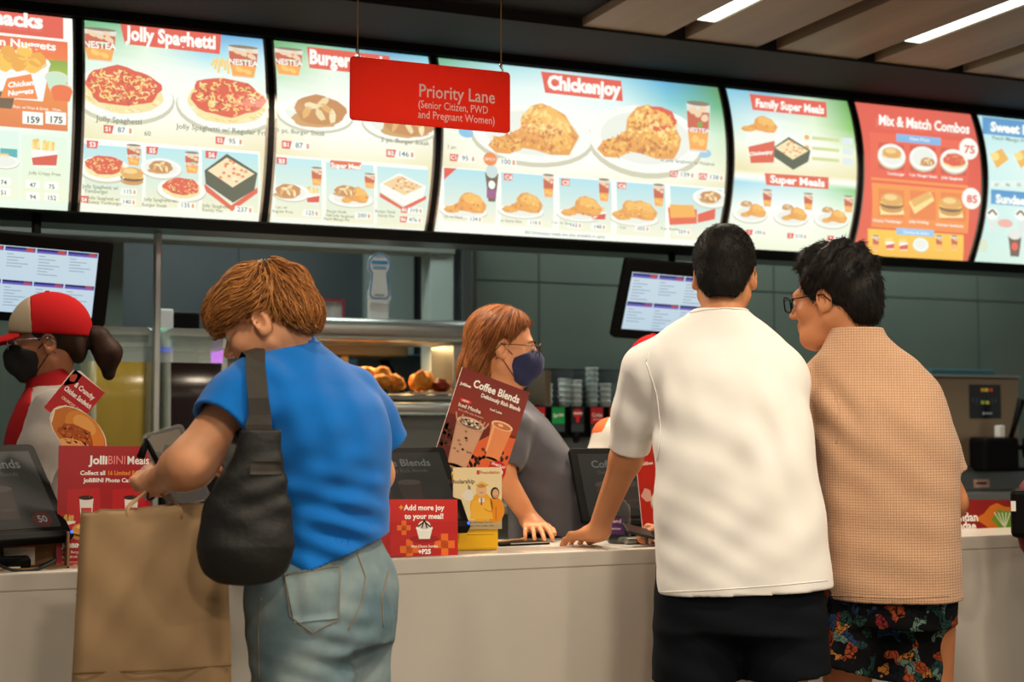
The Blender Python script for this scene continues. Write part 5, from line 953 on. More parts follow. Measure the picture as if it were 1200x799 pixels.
def face_parts(c, M, root, s=1.0, brow=M_BROW):
    """eyes and brows, parts of the person"""
    Mx = Matrix([[float(M[i][j]) for j in range(3)] + [0] for i in range(3)] + [[0, 0, 0, 1]]); T = Matrix.Translation([float(v) for v in c]) @ Mx @ Matrix.Scale(s, 4)
    for sx in (-1, 1):
        m = MB().use(M_EYEW).lathe([(0, -.0118)] + [(.0118 * math.cos(R(a)), .0118 * math.sin(R(a))) for a in range(-75, 60, 15)] + [(.0065, .0098), (.0064, .0099)], n=16).use(M_EYED).lathe([(.0064, .0099), (.004, .0112), (0, .0117)], n=16)
        E = T @ Matrix.Translation((sx * .032, .0855, .004)) @ Matrix.Rotation(R(-90), 4, 'X'); m.v = [tuple(E @ Vector(p)) for p in m.v]; m.build('eye', None, root)
        b = MB().use(brow).tube([T @ Vector((sx * x, y, z)) for x, y, z in ((.014, .099, .022), (.028, .099, .027), (.042, .088, .026), (.05, .076, .021))], [.0026, .0032, .0026, .001], 6); b.build('eyebrow', None, root)
def glasses(c, M, root, name='eyeglasses', s=1.0, m=None, w=.031, h=.022, lens=True, y0=.118, zc=.002):
    Mx = Matrix([[float(M[i][j]) for j in range(3)] + [0] for i in range(3)] + [[0, 0, 0, 1]]); T = Matrix.Translation([float(v) for v in c]) @ Mx @ Matrix.Scale(s, 4)
    g = MB().use(m or M_PLB)
    for sx in (-1, 1):
        loop = [T @ Vector((sx * .034 + x - w, y0 - .006 * abs((sx * .034 + x - w) / .06) ** 2, z - h + zc)) for x, z in rr(2 * w, 2 * h, .014, 4)]; loop.append(loop[0]); loop.append(loop[1])
        g.tube(loop, .0021, 6); g.tube([T @ Vector((sx * (.034 + w), y0 - .007, zc + h * .5)), T @ Vector((sx * .075, y0 - .02, zc + h * .45)), T @ Vector((sx * .083, .02, zc + h * .4)), T @ Vector((sx * .083, -.012, zc + .006)), T @ Vector((sx * .081, -.03, -.012))], .0017, 6)
    g.tube([T @ Vector((x, y0 + .002 - abs(x) * .2, zc + .006)) for x in (-.008, 0, .008)], .0014, 6); o = g.build(name, None, root)
    if lens:
        for sx in (-1, 1): MB().use(mat('lens_glass', (235, 240, 240), .03, trans=.9, alpha=.22, ior=1.1)).add([T @ Vector((sx * .034 + x - w, y0 - .006 * abs((sx * .034 + x - w) / .06) ** 2, z - h + zc)) for x, z in rr(2 * w, 2 * h, .014, 4)], [tuple(range(20 + 4))]).build('lens', None, o)
    return o
class Person:
    """root at the feet, turned so that its y axis points away from where the picture was taken; V() measures a point of the photo at depth y"""
    def __init__(s, name, lab, px, D):
        d = ray(px, 495.0); w = CAM + d * D; s.az = math.atan2(w[0], w[1]); s.root = thing(name, lab, 'person', (w[0], w[1], 0), rz=-s.az); s.o = np.array([w[0], w[1], 0]); ca, sa = math.cos(s.az), math.sin(s.az); s.B = np.stack([[ca, -sa, 0], [sa, ca, 0], [0, 0, 1]])
    def L(s, w): return tuple(s.B @ (np.array(w) - s.o))
    def V(s, px, py, y): C_ = s.B @ (CAM - s.o); d = s.B @ ray(px, py); return tuple(C_ + d * (y - C_[1]) / d[1])
def cloth(name, c, c2=None, sc=7, weave=700, rough=.85, bumpd=.0006, sheen=.2): return mat(name, c, rough, noise=(sc, c2 or c, .3, .7), bump=(weave, .25, bumpd), sheen=sheen, spec=.2)
# ================================================================ the staff behind the counter
mixs = lambda a, b, t: tuple(np.array(a) * (1 - t) + np.array(b) * t)
def simple_legs(P, root, m, x=0, y=0, tw=0, top=.98):
    cx, cy = math.cos(R(tw)) * .09, math.sin(R(tw)) * .09
    def f(Q):
        d = loft(Q, [(.78, x, y, .165, .13, tw), (.9, x, y, .165, .13, tw), (top, x, y, .15, .115, tw)])
        for s_ in (-1, 1): d = smin(d, limb(Q, ((x + s_ * cx, y + s_ * cy, .82), (x + s_ * cx, y + s_ * cy, .45), (x + s_ * cx, y + s_ * cy, .08)), (.095, .07, .06), .02), .02)
        return np.maximum(d, .05 - Q[:, 2])
    sdf_obj('trousers', f, (x - .3, y - .3, 0), (x + .3, y + .3, top + .05), .009, m, root)
    fx, fy = -math.sin(R(tw)), math.cos(R(tw))
    for s_ in (-1, 1):
        c = (x + s_ * cx, y + s_ * cy); sdf_obj('shoe', lambda Q: np.maximum(smin(cone(Q, (c[0] - fx * .04, c[1] - fy * .04, .035), (c[0] + fx * .15, c[1] + fy * .15, .03), .048, .042), cone(Q, (c[0], c[1], .04), (c[0], c[1], .12), .05, .045), .02), -(Q[:, 2] - .001)), (c[0] - .26, c[1] - .26, -.03), (c[0] + .26, c[1] + .26, .18), .009, M_PLB, root)
def mask_of(P, HC, HM, s, m, bulge=.012):
    hf = head_f(HC, HM, s=s, ears=False)
    def f(Q):
        q = ((Q - V3(*HC)) @ HM) / s; d = smin(hf(Q) - .004, ell(q, (0, .082, -.052), (.042, .040 + bulge, .048)) * s, .02)
        d = np.maximum(d, np.maximum(q[:, 2] + .012 - np.clip((q[:, 1] - .07) * .5, -.02, .012), -.118 - q[:, 2]) * s); return np.maximum(d, (.026 + np.abs(q[:, 2] + .055) * .25 - q[:, 1]) * s)
    o = sdf_obj('face_mask', f, np.array(HC) - .17, np.array(HC) + .17, .0038, m, P.root)
    for sx in (-1, 1):
        for z0, z1 in ((-.03, .012), (-.09, -.03)):
            MB().use(m).tube([tuple(np.array(HC) + s * (HM @ V3(sx * x, y, z))) for x, y, z in ((.056, .036, z0), (.074, .012, (z0 + z1) / 2), (.081, -.012, z1), (.080, -.026, z1 - .01))], .0016, 5).build('ear_loop', None, o)
    return o
def head_shell(HC, HM, s, fn): return lambda Q: fn(((Q - V3(*HC)) @ HM) / s) * s
def cap_on(P, HC, HM, s, red, front):
    def crown(q):
        d = ell(q, (0, -.012, .042), (.094, .124, .114)); d = np.maximum(d, -(q[:, 2] - .026 - (q[:, 1] - .02) * .14)); return np.maximum(d, -(d + .010))
    M_CAPR = mat('cap_red', (150, 14, 18), .85, spec=.15); M_CAPF = mat('cap_grey', (140, 128, 108), .85, spec=.15)
    c = sdf_obj('cap_crown', head_shell(HC, HM, s, lambda q: np.maximum(crown(q), q[:, 1] - .038)), np.array(HC) - .2, np.array(HC) + .2, .004, M_CAPR, P.root)
    sdf_obj('front_panel', head_shell(HC, HM, s, lambda q: np.maximum(crown(q) - .0006, .036 - q[:, 1])), np.array(HC) - .2, np.array(HC) + .2, .004, M_CAPF if front else M_CAPR, c)
    sdf_obj('bill', head_shell(HC, HM, s, lambda q: np.maximum(np.maximum(np.abs(q[:, 2] - .040 + (q[:, 1] - .09) * .28 + q[:, 0] ** 2 * 4) - .0035, ((q[:, 0] / .080) ** 2 + ((q[:, 1] - .085) / .105) ** 2 - 1) * .05), .075 - q[:, 1])), np.array(HC) - .26, np.array(HC) + .26, .004, M_CAPR, c)
    MB().use(M_CAPR).lathe([(0, .160), (.007, .159), (.009, .154)], n=10).build('button', None, c).matrix_basis = Matrix.Translation(tuple(HC)) @ Matrix([[float(HM[i][j]) for j in range(3)] + [0] for i in range(3)] + [[0, 0, 0, 1]]) @ Matrix.Scale(s, 4) @ Matrix.Translation((0, -.012, 0))
# ---------------------------------------------------------------- staff woman with the navy mask
P = Person('person', 'staff woman with long auburn hair, navy face mask and grey shirt behind the coffee poster', 600, 4.75)
HC = P.V(590, 408, 0); HM = rotm(-86, 4, 0); s_ = 1.04
HW = P.L(PZ(640, 634, .895)); WR = P.L(PY(622, 610, 4.16)); SR, ER = (.0, -.165, 1.235), tuple(np.array(P.L(PY(586, 555, 4.19))))
SL, EL, WL = (.02, .165, 1.235), (.12, .22, 1.0), (.26, .15, .92)
secs = [(.80, .12, 0, .135, .165), (.95, .125, 0, .140, .168), (1.06, .105, 0, .140, .165), (1.16, .065, 0, .128, .165), (1.25, .02, 0, .108, .155), (1.30, -.005, 0, .085, .11), (1.335, -.02, 0, .066, .07), (1.36, -.025, 0, .058, .06)]
hf = head_f(HC, HM, fem=1, s=s_); h1 = hand_f(WR, handM(np.array(HW) - np.array(WR), (.0, -.25, 1), True), (.25, .25, .3, .35), .3, .98, 1.3); h2 = hand_f(WL, handM((.9, -.3, -.2), (0, 0, 1), False), (.4, .4, .4, .4), .3, .95)
def body(Q):
    d = smin(loft(Q, [(a, b, c, d_ * .88, e * .88) for a, b, c, d_, e in secs], 2.2), hf(Q), .02); d = smin(d, cone(Q, np.array(HC) + HM @ V3(0, -.03, -.05), (-.02, 0, 1.30), .048, .056), .03)
    d = smin(d, limb(Q, (SR, ER, WR), (.052, .042, .028), .03), .03); d = smin(d, limb(Q, (SL, EL, WL), (.052, .042, .028), .03), .03); return smin(smin(d, h1(Q), .015), h2(Q), .015)
sdf_obj('body', body, (-.3, -.55, .74), (.5, .35, 1.64), .0045, skin_mat('skin_warm', (224, 158, 114), (210, 142, 98)), P.root); face_parts(HC, HM, P.root, s_)
M_GREY = cloth('grey_uniform', (92, 92, 100), (84, 84, 92), 8); sh = sdf_obj('shirt', shirt_f(secs, [((SR, mixs(SR, ER, .5), mixs(SR, ER, .85)), (.066, .064, .062)), ((SL, mixs(SL, EL, .5), mixs(SL, EL, .8)), (.066, .064, .062))], ((-.02, 0, 1.35), (.1, 0, 1), .056), ((.12, 0, .86), (0, 0, -1)), [((.4, 0, 1), .08, .004, (.14, -.12, 1.0), .15, 0)]), (-.25, -.4, .80), (.4, .35, 1.42), .006, M_GREY, P.root)
bvs = BVHTree.FromPolygons([v.co.copy() for v in sh.data.vertices], [tuple(p.vertices) for p in sh.data.polygons])
lan = []
for k in range(9):
    x, y = 648 + 40 * k / 8, 484 + 58 * k / 8; h_ = bvs.ray_cast(Vector(P.B @ (CAM - P.o)), Vector(P.B @ ray(x, y)))
    if h_[0] is not None: lan.append(h_[0] + Vector((.004, -.006, 0)))
if len(lan) > 2: MB().use(mat('lanyard', (34, 34, 38), .6)).tube(lan, .006, 6).build('lanyard', None, sh); MB().use(M_SILVER).tube([lan[-1], lan[-1] + Vector((.004, -.003, -.03))], .008, 6).build('badge_clip', None, sh)
simple_legs(P, P.root, M_PLB, .12, 0, -90, .9)
def long_hair(q):
    d = ell(q, (0, -.016, .042), (.086, .114, .098)); d = smin(d, ell(q, (0, -.085, -.05), (.078, .046, .10)), .03); d = smin(d, cone(q, (0, -.085, -.08), (0, -.085, -.20), .060, .045), .03)
    d = np.maximum(d, np.where(q[:, 1] > -.02, -(q[:, 2] - .01 - np.clip((q[:, 1] - .01) * 1.25, -.02, .1)), -1)); return np.maximum(d, -np.minimum(ell(q, (-.088, .004, -.012), (.03, .032, .045)), ell(q, (.088, .004, -.012), (.03, .032, .045))))
cap = sdf_obj('hair', head_shell(HC, HM, s_, long_hair), np.array(HC) - .30, np.array(HC) + .22, .0045, M_HAIRA, P.root)
tp_ = np.array(HC) + HM @ V3(0, .03, .15)
def fl(p, n): d = p - tp_.astype(f32); d[:, 2] *= 1.3; return d / np.linalg.norm(d, axis=1, keepdims=True)
combed(cap, 4200, .11, fl, 12, HA, cap, jit=.05, off=(.0003, .003), tip=.001)
mask_of(P, HC, HM, s_, mat('mask_navy', (32, 40, 84), .8, sheen=.2)); glasses(HC, HM, P.root, s=s_, m=mat('brown_frame', (70, 44, 34), .3), w=.027, h=.019)
# ---------------------------------------------------------------- cashier in the red and grey cap, at the left
P = Person('person', 'cashier in red and grey cap, glasses and black face mask at the left edge', 50, 4.55)
HC = P.V(56, 401, 0); HM = rotm(86, 6, 0); s_ = 1.04
SR, ER, WR = (.03, -.17, 1.29), (-.04, -.24, 1.05), (-.22, -.20, 1.0); SL, EL, WL = (.03, .17, 1.29), (-.04, .22, 1.05), (-.22, .14, 1.0)
secs = [(.80, .0, 0, .12, .165), (.95, .0, 0, .125, .165), (1.1, .005, 0, .125, .17), (1.22, .015, 0, .12, .17), (1.30, .022, 0, .10, .15), (1.345, .025, 0, .08, .10), (1.375, .025, 0, .065, .066), (1.395, .022, 0, .058, .058)]
hf = head_f(HC, HM, fem=1, s=s_); h1 = hand_f(WR, handM((-1, .1, -.1), (0, -.3, 1), False), (.5, .5, .6, .6), .3, .95); h2 = hand_f(WL, handM((-1, 0, -.1), (0, .3, 1), True), (.5, .5, .6, .6), .3, .95)
def body(Q):
    d = smin(loft(Q, [(a, b, c, d_ * .86, e * .86) for a, b, c, d_, e in secs], 2.2), hf(Q), .02); d = smin(d, cone(Q, np.array(HC) + HM @ V3(0, -.03, -.05), (.02, 0, 1.34), .048, .056), .03)
    d = smin(d, limb(Q, (SR, ER, WR), (.05, .042, .028), .03), .03); d = smin(d, limb(Q, (SL, EL, WL), (.05, .042, .028), .03), .03); return smin(smin(d, h1(Q), .015), h2(Q), .015)
sdf_obj('body', body, (-.45, -.4, .74), (.25, .4, 1.68), .0048, SK3, P.root); face_parts(HC, HM, P.root, s_)
M_UNI = cloth('grey_white_uniform', (134, 128, 124), (124, 118, 114), 8); M_VEST = cloth('red_vest', (140, 14, 20), (130, 12, 18), 8, sheen=0)
shf = shirt_f(secs, [((SR, mixs(SR, ER, .5), mixs(SR, ER, .9)), (.066, .064, .062)), ((SL, mixs(SL, EL, .5), mixs(SL, EL, .9)), (.066, .064, .062))], ((.022, 0, 1.39), (-.05, 0, 1), .056), ((.0, 0, .84), (0, 0, -1)), [((.4, 0, 1), .08, .004, (.05, -.14, 1.2), .1, 0)])
sh = sdf_obj('shirt', shf, (-.25, -.38, .80), (.25, .38, 1.46), .006, M_UNI, P.root)
sdf_obj('vest_front', lambda Q: np.maximum(np.maximum(loft(Q, secs) - .006, Q[:, 0] + .03 - (1.36 - Q[:, 2]) * -.12), Q[:, 2] - 1.36), (-.25, -.3, .84), (.2, .3, 1.42), .006, M_VEST, sh)
nk = np.array(HC) + HM @ V3(0, -.03, -.05)
sdf_obj('collar', lambda Q: np.maximum(np.maximum(cone(Q, (.022, 0, 1.335), (.018, 0, 1.42), .082, .064), -cone(Q, (.022, 0, 1.30), (.018, 0, 1.50), .062, .050)), np.maximum(Q[:, 2] - 1.405 + (Q[:, 0]) * -.35, 1.33 - Q[:, 2])), (-.12, -.12, 1.3), (.15, .12, 1.46), .0045, M_VEST, sh)
simple_legs(P, P.root, M_PLB, .0, 0, 90, .9)
def pulled(q):
    d = ell(q, (0, -.016, .036), (.082, .106, .092)); d = smin(d, ell(q, (0, -.085, -.02), (.062, .032, .055)), .025); d = np.maximum(d, np.where(q[:, 1] > -.01, -(q[:, 2] - .012 - np.clip((q[:, 1] - .03) * 1.2, -.03, .09)), -(q[:, 2] + .075))); d = np.maximum(d, -np.minimum(ell(q, (-.088, .0, -.012), (.03, .026, .038)), ell(q, (.088, .0, -.012), (.03, .026, .038))))
    t_ = smin(cone(q, (0, -.115, .02), (0, -.150, .0), .020, .030), smin(cone(q, (0, -.150, .0), (0, -.175, -.05), .036, .042), cone(q, (0, -.175, -.05), (0, -.172, -.115), .040, .020), .02), .02); return smin(d, t_, .012)
cap = sdf_obj('hair', head_shell(HC, HM, s_, pulled), np.array(HC) - .26, np.array(HC) + .26, .0045, mat('hair_darkbrown', (24, 15, 11), .6, noise=(30, (44, 26, 17), .4, .6, (1, 1, .3)), spec=.15), P.root)
cap_on(P, HC, HM, s_, None, True); mask_of(P, HC, HM, s_, mat('mask_black', (14, 14, 15), .75)); glasses(HC, HM, P.root, s=s_, m=mat('blue_metal', (120, 134, 156), .25, .7), w=.027, h=.018)
# ---------------------------------------------------------------- staff member behind the white-shirted man
P = Person('person', 'staff member in red cap and white sleeves mostly hidden behind the white shirted man', 756, 4.98)
HC = P.V(766, 446, 0); HM = rotm(176, 8, 0); s_ = 1.04
SL, EL, WL = P.V(716, 512, 0), P.V(698, 578, -.05), P.V(706, 622, -.2); SR, ER, WR = P.V(806, 512, 0), P.V(826, 585, -.05), P.V(806, 622, -.2)
cx = (SL[0] + SR[0]) / 2; secs = [(.80, cx, 0, .16, .115), (.95, cx, 0, .155, .115), (1.08, cx, 0, .165, .115), (1.18, cx, 0, .165, .105), (1.235, cx, 0, .14, .085), (1.275, cx, 0, .10, .07), (1.31, cx, 0, .066, .06), (1.335, cx, 0, .058, .056)]
hf = head_f(HC, HM, s=s_); h1 = hand_f(WL, handM((.1, -1, -.1), (-.3, 0, 1), False), (.5, .5, .6, .6), .3, .95); h2 = hand_f(WR, handM((-.1, -1, -.1), (.3, 0, 1), True), (.5, .5, .6, .6), .3, .95)
def body(Q):
    d = smin(loft(Q, [(a, b, c, d_ * .86, e * .86) for a, b, c, d_, e in secs], 2.2), hf(Q), .02); d = smin(d, cone(Q, np.array(HC) + HM @ V3(0, -.03, -.05), (cx, 0, 1.29), .048, .056), .03)
    d = smin(d, limb(Q, (SL, EL, WL), (.05, .042, .028), .03), .03); d = smin(d, limb(Q, (SR, ER, WR), (.05, .042, .028), .03), .03); return smin(smin(d, h1(Q), .015), h2(Q), .015)
sdf_obj('body', body, (-.35, -.42, .74), (.4, .3, 1.62), .006, SK2, P.root); face_parts(HC, HM, P.root, s_)
M_SLV = cloth('white_sleeve', (206, 200, 190), (196, 190, 180), 8)
sh = sdf_obj('shirt', shirt_f(secs, [((SL, mixs(SL, EL, .5), mixs(SL, EL, 1.0)), (.068, .066, .060)), ((SR, mixs(SR, ER, .5), mixs(SR, ER, 1.0)), (.068, .066, .060))], ((cx, 0, 1.33), (0, -.05, 1), .056), ((cx, 0, .84), (0, 0, -1))), (-.35, -.3, .80), (.4, .3, 1.42), .006, M_SLV, P.root)
sdf_obj('vest', lambda Q: np.maximum(np.maximum(loft(Q, secs) - .007, np.abs(Q[:, 0] - cx) - .145), Q[:, 2] - 1.29), (-.35, -.3, .82), (.4, .3, 1.4), .006, M_VEST, sh)
for a_, b_ in ((SL, EL), (SR, ER)): n_ = (np.array(b_) - np.array(a_)); n_ = n_ / np.linalg.norm(n_); sdf_obj('shoulder_yoke', lambda Q: np.maximum(np.maximum(limb(Q, (a_, mixs(a_, b_, .5)), (.070, .069), .02), (Q - V3(*a_)) @ n_.astype(f32) - .012), -.012 - (Q[:, 2] - a_[2])), np.array(a_) - .12, np.array(a_) + .12, .006, mat('orange_yoke', (224, 98, 44), .8), sh); e_ = np.array(mixs(a_, b_, .9)); MB().use(M_VEST).lathe([(.062, -.012), (.064, -.012), (.064, .012), (.062, .012)], n=20, M=Matrix.Translation(tuple(e_)) @ Vector((0, 0, 1)).rotation_difference(Vector(tuple(n_))).to_matrix().to_4x4()).build('cuff_stripe', None, sh)
simple_legs(P, P.root, M_PLB, cx, 0, 180, .9); cap_on(P, HC, HM, s_, None, False)
# ---------------------------------------------------------------- customer beyond the right edge, of whom the picture shows the bag
P = Person('person', 'customer in dark clothes at the right edge, of whom only the side shows', 1310, 4.25)
HC = P.V(1310, 340, 0); HM = rotm(10, 5, 0); SL, EL, WL = (-.17, .02, 1.40), (-.18, .10, 1.14), (-.10, .32, 1.06); SR, ER, WR = (.17, .02, 1.40), (.21, .03, 1.13), (.19, .14, .90)
secs = [(.80, 0, 0, .16, .12), (.95, 0, 0, .155, .12), (1.15, 0, 0, .165, .12), (1.3, 0, 0, .17, .115), (1.39, 0, 0, .15, .09), (1.45, 0, .0, .09, .07), (1.49, 0, 0, .06, .058)]; hf = head_f(HC, HM); h1 = hand_f(WL, handM((.4, .9, 0), (-.5, 0, .8), False), (.6, .6, .6, .6), .3); h2 = hand_f(WR, handM((0, .3, -1), (1, 0, 0), True), (.5, .5, .6, .6), .3)
def body(Q):
    d = smin(loft(Q, [(a, b, c, d_ * .88, e * .88) for a, b, c, d_, e in secs]), hf(Q), .02); d = smin(d, cone(Q, np.array(HC) + V3(0, -.03, -.05), (0, 0, 1.45), .052, .06), .03)
    d = smin(d, limb(Q, (SL, EL, WL), (.05, .042, .028), .03), .03); d = smin(d, limb(Q, (SR, ER, WR), (.05, .042, .028), .03), .03); return smin(smin(d, h1(Q), .015), h2(Q), .015)
sdf_obj('body', body, (-.35, -.25, .72), (.35, .5, 1.8), .007, SK2, P.root); face_parts(HC, HM, P.root)
sdf_obj('shirt', shirt_f(secs, [((SL, mixs(SL, EL, .5), mixs(SL, EL, .8)), (.066, .064, .062)), ((SR, mixs(SR, ER, .5), mixs(SR, ER, .8)), (.066, .064, .062))], ((0, 0, 1.48), (0, .1, 1), .06), ((0, 0, .82), (0, 0, -1))), (-.35, -.25, .78), (.35, .3, 1.56), .008, cloth('dark_shirt', (30, 26, 28)), P.root)
sdf_obj('hair', head_shell(HC, HM, 1, lambda q: np.maximum(smin(ell(q, (0, -.018, .045), (.086, .110, .098)), ell(q, (0, -.078, -.02), (.066, .042, .062)), .02), np.where(q[:, 1] > -.02, -(q[:, 2] - .02 - np.clip((q[:, 1] - .02) * 1.4, 0, .07)), -(q[:, 2] + .06)))), np.array(HC) - .18, np.array(HC) + .18, .006, M_HAIRB, P.root)
simple_legs(P, P.root, M_PLB, 0, 0, 0, .9)
t = thing('waist_bag', 'dark red and black bag just entering the picture at its right edge', 'bag', tuple(P.o), rz=-P.az); bc = P.V(1212, 606, -.06)
sdf_obj('body', lambda Q: smax(ell(Q, bc, (.062, .05, .125)), np.abs(Q[:, 0] - bc[0]) - .055, .02), np.array(bc) - .16, np.array(bc) + .16, .006, mat('bag_red', (96, 16, 20), .6), t)
MB().use(M_PLB).box((bc[0] - .064, bc[1] - .056, bc[2] - .06), (bc[0] + .05, bc[1] + .03, bc[2] + .085), bev=.015).build('pocket', None, t); MB().use(M_WHITE).box((bc[0] - .062, bc[1] - .0575, bc[2] + .02), (bc[0] - .048, bc[1] - .055, bc[2] + .05)).build('tag', None, t)
MB().use(M_PLB).tube([(bc[0], bc[1], bc[2] + .11), (bc[0] + .03, bc[1], bc[2] + .25), (-.13, -.07, 1.40), (-.10, -.02, 1.465), (-.10, .06, 1.44)], .010, 8).build('strap', None, t)
# ================================================================ the customers

def bvh_of(o): return BVHTree.FromPolygons([v.co.copy() for v in o.data.vertices], [tuple(p.vertices) for p in o.data.polygons])
def hit(P, bv, px, py):
    C_ = Vector(P.B @ (CAM - P.o)); d = Vector(P.B @ ray(px, py)).normalized(); r = bv.ray_cast(C_, d); return r[0], r[1]
def patch(P, bv, grid, off, name, m, parent, thick=.0015):
    """a sewn-on piece: rows of photo points laid on the cloth"""
    n = len(grid[0]); top = []; bot = []
    for row in grid:
        for (x, y) in row:
            h, no = hit(P, bv, x, y)
            if h is None: return None
            if no.dot(Vector((0, -1, 0))) < 0: no = -no
            top.append(h + no * off); bot.append(h + no * (off - thick - .004))
    k = len(top); F = [(i * n + j, i * n + j + 1, (i + 1) * n + j + 1, (i + 1) * n + j) for i in range(len(grid) - 1) for j in range(n - 1)]
    F2 = [tuple(k + i for i in q[::-1]) for q in F]; bd = [j for j in range(n)] + [i * n + n - 1 for i in range(1, len(grid))] + [(len(grid) - 1) * n + j for j in range(n - 2, -1, -1)] + [i * n for i in range(len(grid) - 2, 0, -1)]
    F3 = [(bd[i], bd[(i + 1) % len(bd)], k + bd[(i + 1) % len(bd)], k + bd[i]) for i in range(len(bd))]
    return MB().use(m).add(top + bot, F + F2 + F3, True).build(name, None, parent)
def bil(q, nu, nv):
    (a, b, c, d) = [np.array(v, float) for v in q]; return [[tuple((a * (1 - u) + b * u) * (1 - v) + (d * (1 - u) + c * u) * v) for u in np.linspace(0, 1, nu)] for v in np.linspace(0, 1, nv)]
def seam(P, bv, pts, r, name, m, parent, off=.0005):
    out = []
    for a, b in zip(pts, pts[1:]):
        for t in np.linspace(0, 1, 8, endpoint=False): out.append((a[0] + (b[0] - a[0]) * t, a[1] + (b[1] - a[1]) * t))
    out.append(pts[-1]); V = []
    for x, y in out:
        h, no = hit(P, bv, x, y)
        if h is not None:
            if no.dot(Vector((0, -1, 0))) < 0: no = -no
            V.append(h + no * off)
    return MB().use(m).tube(V, r, 6).build(name, None, parent) if len(V) > 2 else None
def legs_f(hips, knees, ankles, r=(.095, .062, .042)):
    def f(P):
        d = None
        for a, b, c in zip(hips, knees, ankles):
            e = limb(P, (a, b, c), r, .02); e = smin(e, ell(P, (b[0], b[1] - .03, b[2] - .14), (.05, .05, .11)), .03); e = smin(e, ell(P, (c[0], c[1] + .07, .035), (.045, .12, .035)), .03); d = e if d is None else np.minimum(d, e)
        return d
    return f
def shoes(P, ankles, m, name='shoe'):
    for c in ankles: sdf_obj(name, lambda Q: smax(smin(ell(Q, (c[0], c[1] + .07, .045), (.052, .14, .05)), cone(Q, (c[0], c[1], .04), (c[0], c[1], .11), .05, .052), .02), -(Q[:, 2] - .002), .004), (c[0] - .08, c[1] - .12, -.02), (c[0] + .08, c[1] + .25, .17), .008, m, P.root)
def trousers_f(secs, lg, waist, e=2.2, fold=(), th=.008, k=.03):
    def f(Q):
        d = loft(Q, secs, e)
        for pts, rs in lg: d = smin(d, limb(Q, pts, rs, .03), k)
        if len(fold): d = d - folds(Q, fold)
        op = np.min([np.sqrt(((Q - V3(*pts[-1])) ** 2).sum(1)) - rs[-1] for pts, rs in lg], 0); d = np.maximum(d, -(d + .011 + 2 * np.maximum(0, op - .03)))
        for pts, rs in lg:
            n = np.array(pts[-1]) - np.array(pts[-2]); d = np.maximum(d, np.where(np.abs(Q[:, 2] - pts[-1][2]) < .2, np.where(((Q - V3(*pts[-1]))[:, :2] ** 2).sum(1) < (rs[-1] * 1.45) ** 2, plane(Q, pts[-1], n), -1), -1))
        return np.maximum(d, Q[:, 2] - waist)
    return f
# ---------------------------------------------------------------- man in the white T-shirt
P = Person('person', 'man in a loose white T-shirt and navy shorts leaning a hand on the counter', 858, 3.86)
HC = P.V(849, 323, .10); HM = rotm(-4, 6, 1); SH_L, SH_R = P.V(758, 434, .05), P.V(916, 446, .05)
LW = P.L(PY(700, 623, 3.79)); LT = P.L(PZ(652, 634, .888)); LE = tuple((np.array(SH_L) + np.array(LW)) / 2 + np.array([.014, -.012, -.015]))
RW = P.L((2.16, 3.80, .925)); RE = P.L((2.26, 3.55, 1.07))
hl = hand_f(LW, handM(np.array(LT) - np.array(LW) + np.array([0, 0, .006]), (.1, -.1, 1), False), (.34, .36, .4, .45), .3, 1.06, 1.6); hr = hand_f(RW, handM((-.95, .25, -.05), (.2, .3, .9), True), (.9, 1.0, 1.05, 1.1), .7, 1.0)
tors = [(.80, .02, -.02, .15, .105), (.95, .02, -.01, .155, .11), (1.15, .01, .01, .15, .105), (1.3, -.01, .035, .165, .105), (1.4, -.02, .05, .155, .085), (1.47, -.028, .06, .09, .065), (1.52, -.03, .07, .05, .05)]
hipsM, kneeM, ankM = [(-.09, -.02, .86), (.11, -.02, .86)], [(-.11, .02, .5), (.13, .0, .5)], [(-.11, -.02, .09), (.13, -.04, .09)]
hf = head_f(HC, HM, s=1.03)
def body(Q):
    d = smin(loft(Q, tors, 2.2), hf(Q), .02); nk = np.array(HC) + HM @ V3(0, -.022, -.05)
    d = smin(d, cone(Q, nk, (-.03, .055, 1.50), .056, .066), .025)
    d = smin(d, limb(Q, (SH_L, LE, LW), (.052, .043, .029), .03), .03); d = smin(d, limb(Q, (SH_R, RE, RW), (.058, .045, .029), .03), .03)
    d = smin(d, hl(Q), .015); d = smin(d, hr(Q), .015); return smin(d, legs_f(hipsM, kneeM, ankM)(Q), .04)
o = sdf_obj('body', body, (-.55, -.3, -.01), (.45, .8, 1.82), .004, SK2, P.root)
HF_SHIRT = [((.6, 0, -.8), .13, .004, (.06, -.14, 1.02), .20, .5), ((-.5, 0, -.86), .13, .005, (-.10, -.14, 1.25), .2, 1.2), ((.45, 0, .9), .07, .0022, (-.06, -.15, .92), .16, 0), ((.9, 0, .4), .10, .005, (.17, -.1, 1.22), .16, 2), ((.75, 0, -.65), .16, .005, (.02, -.12, 1.16), .28, 2.4), ((1, 0, .3), .07, .004, (-.23, 0, 1.3), .12, .5)]
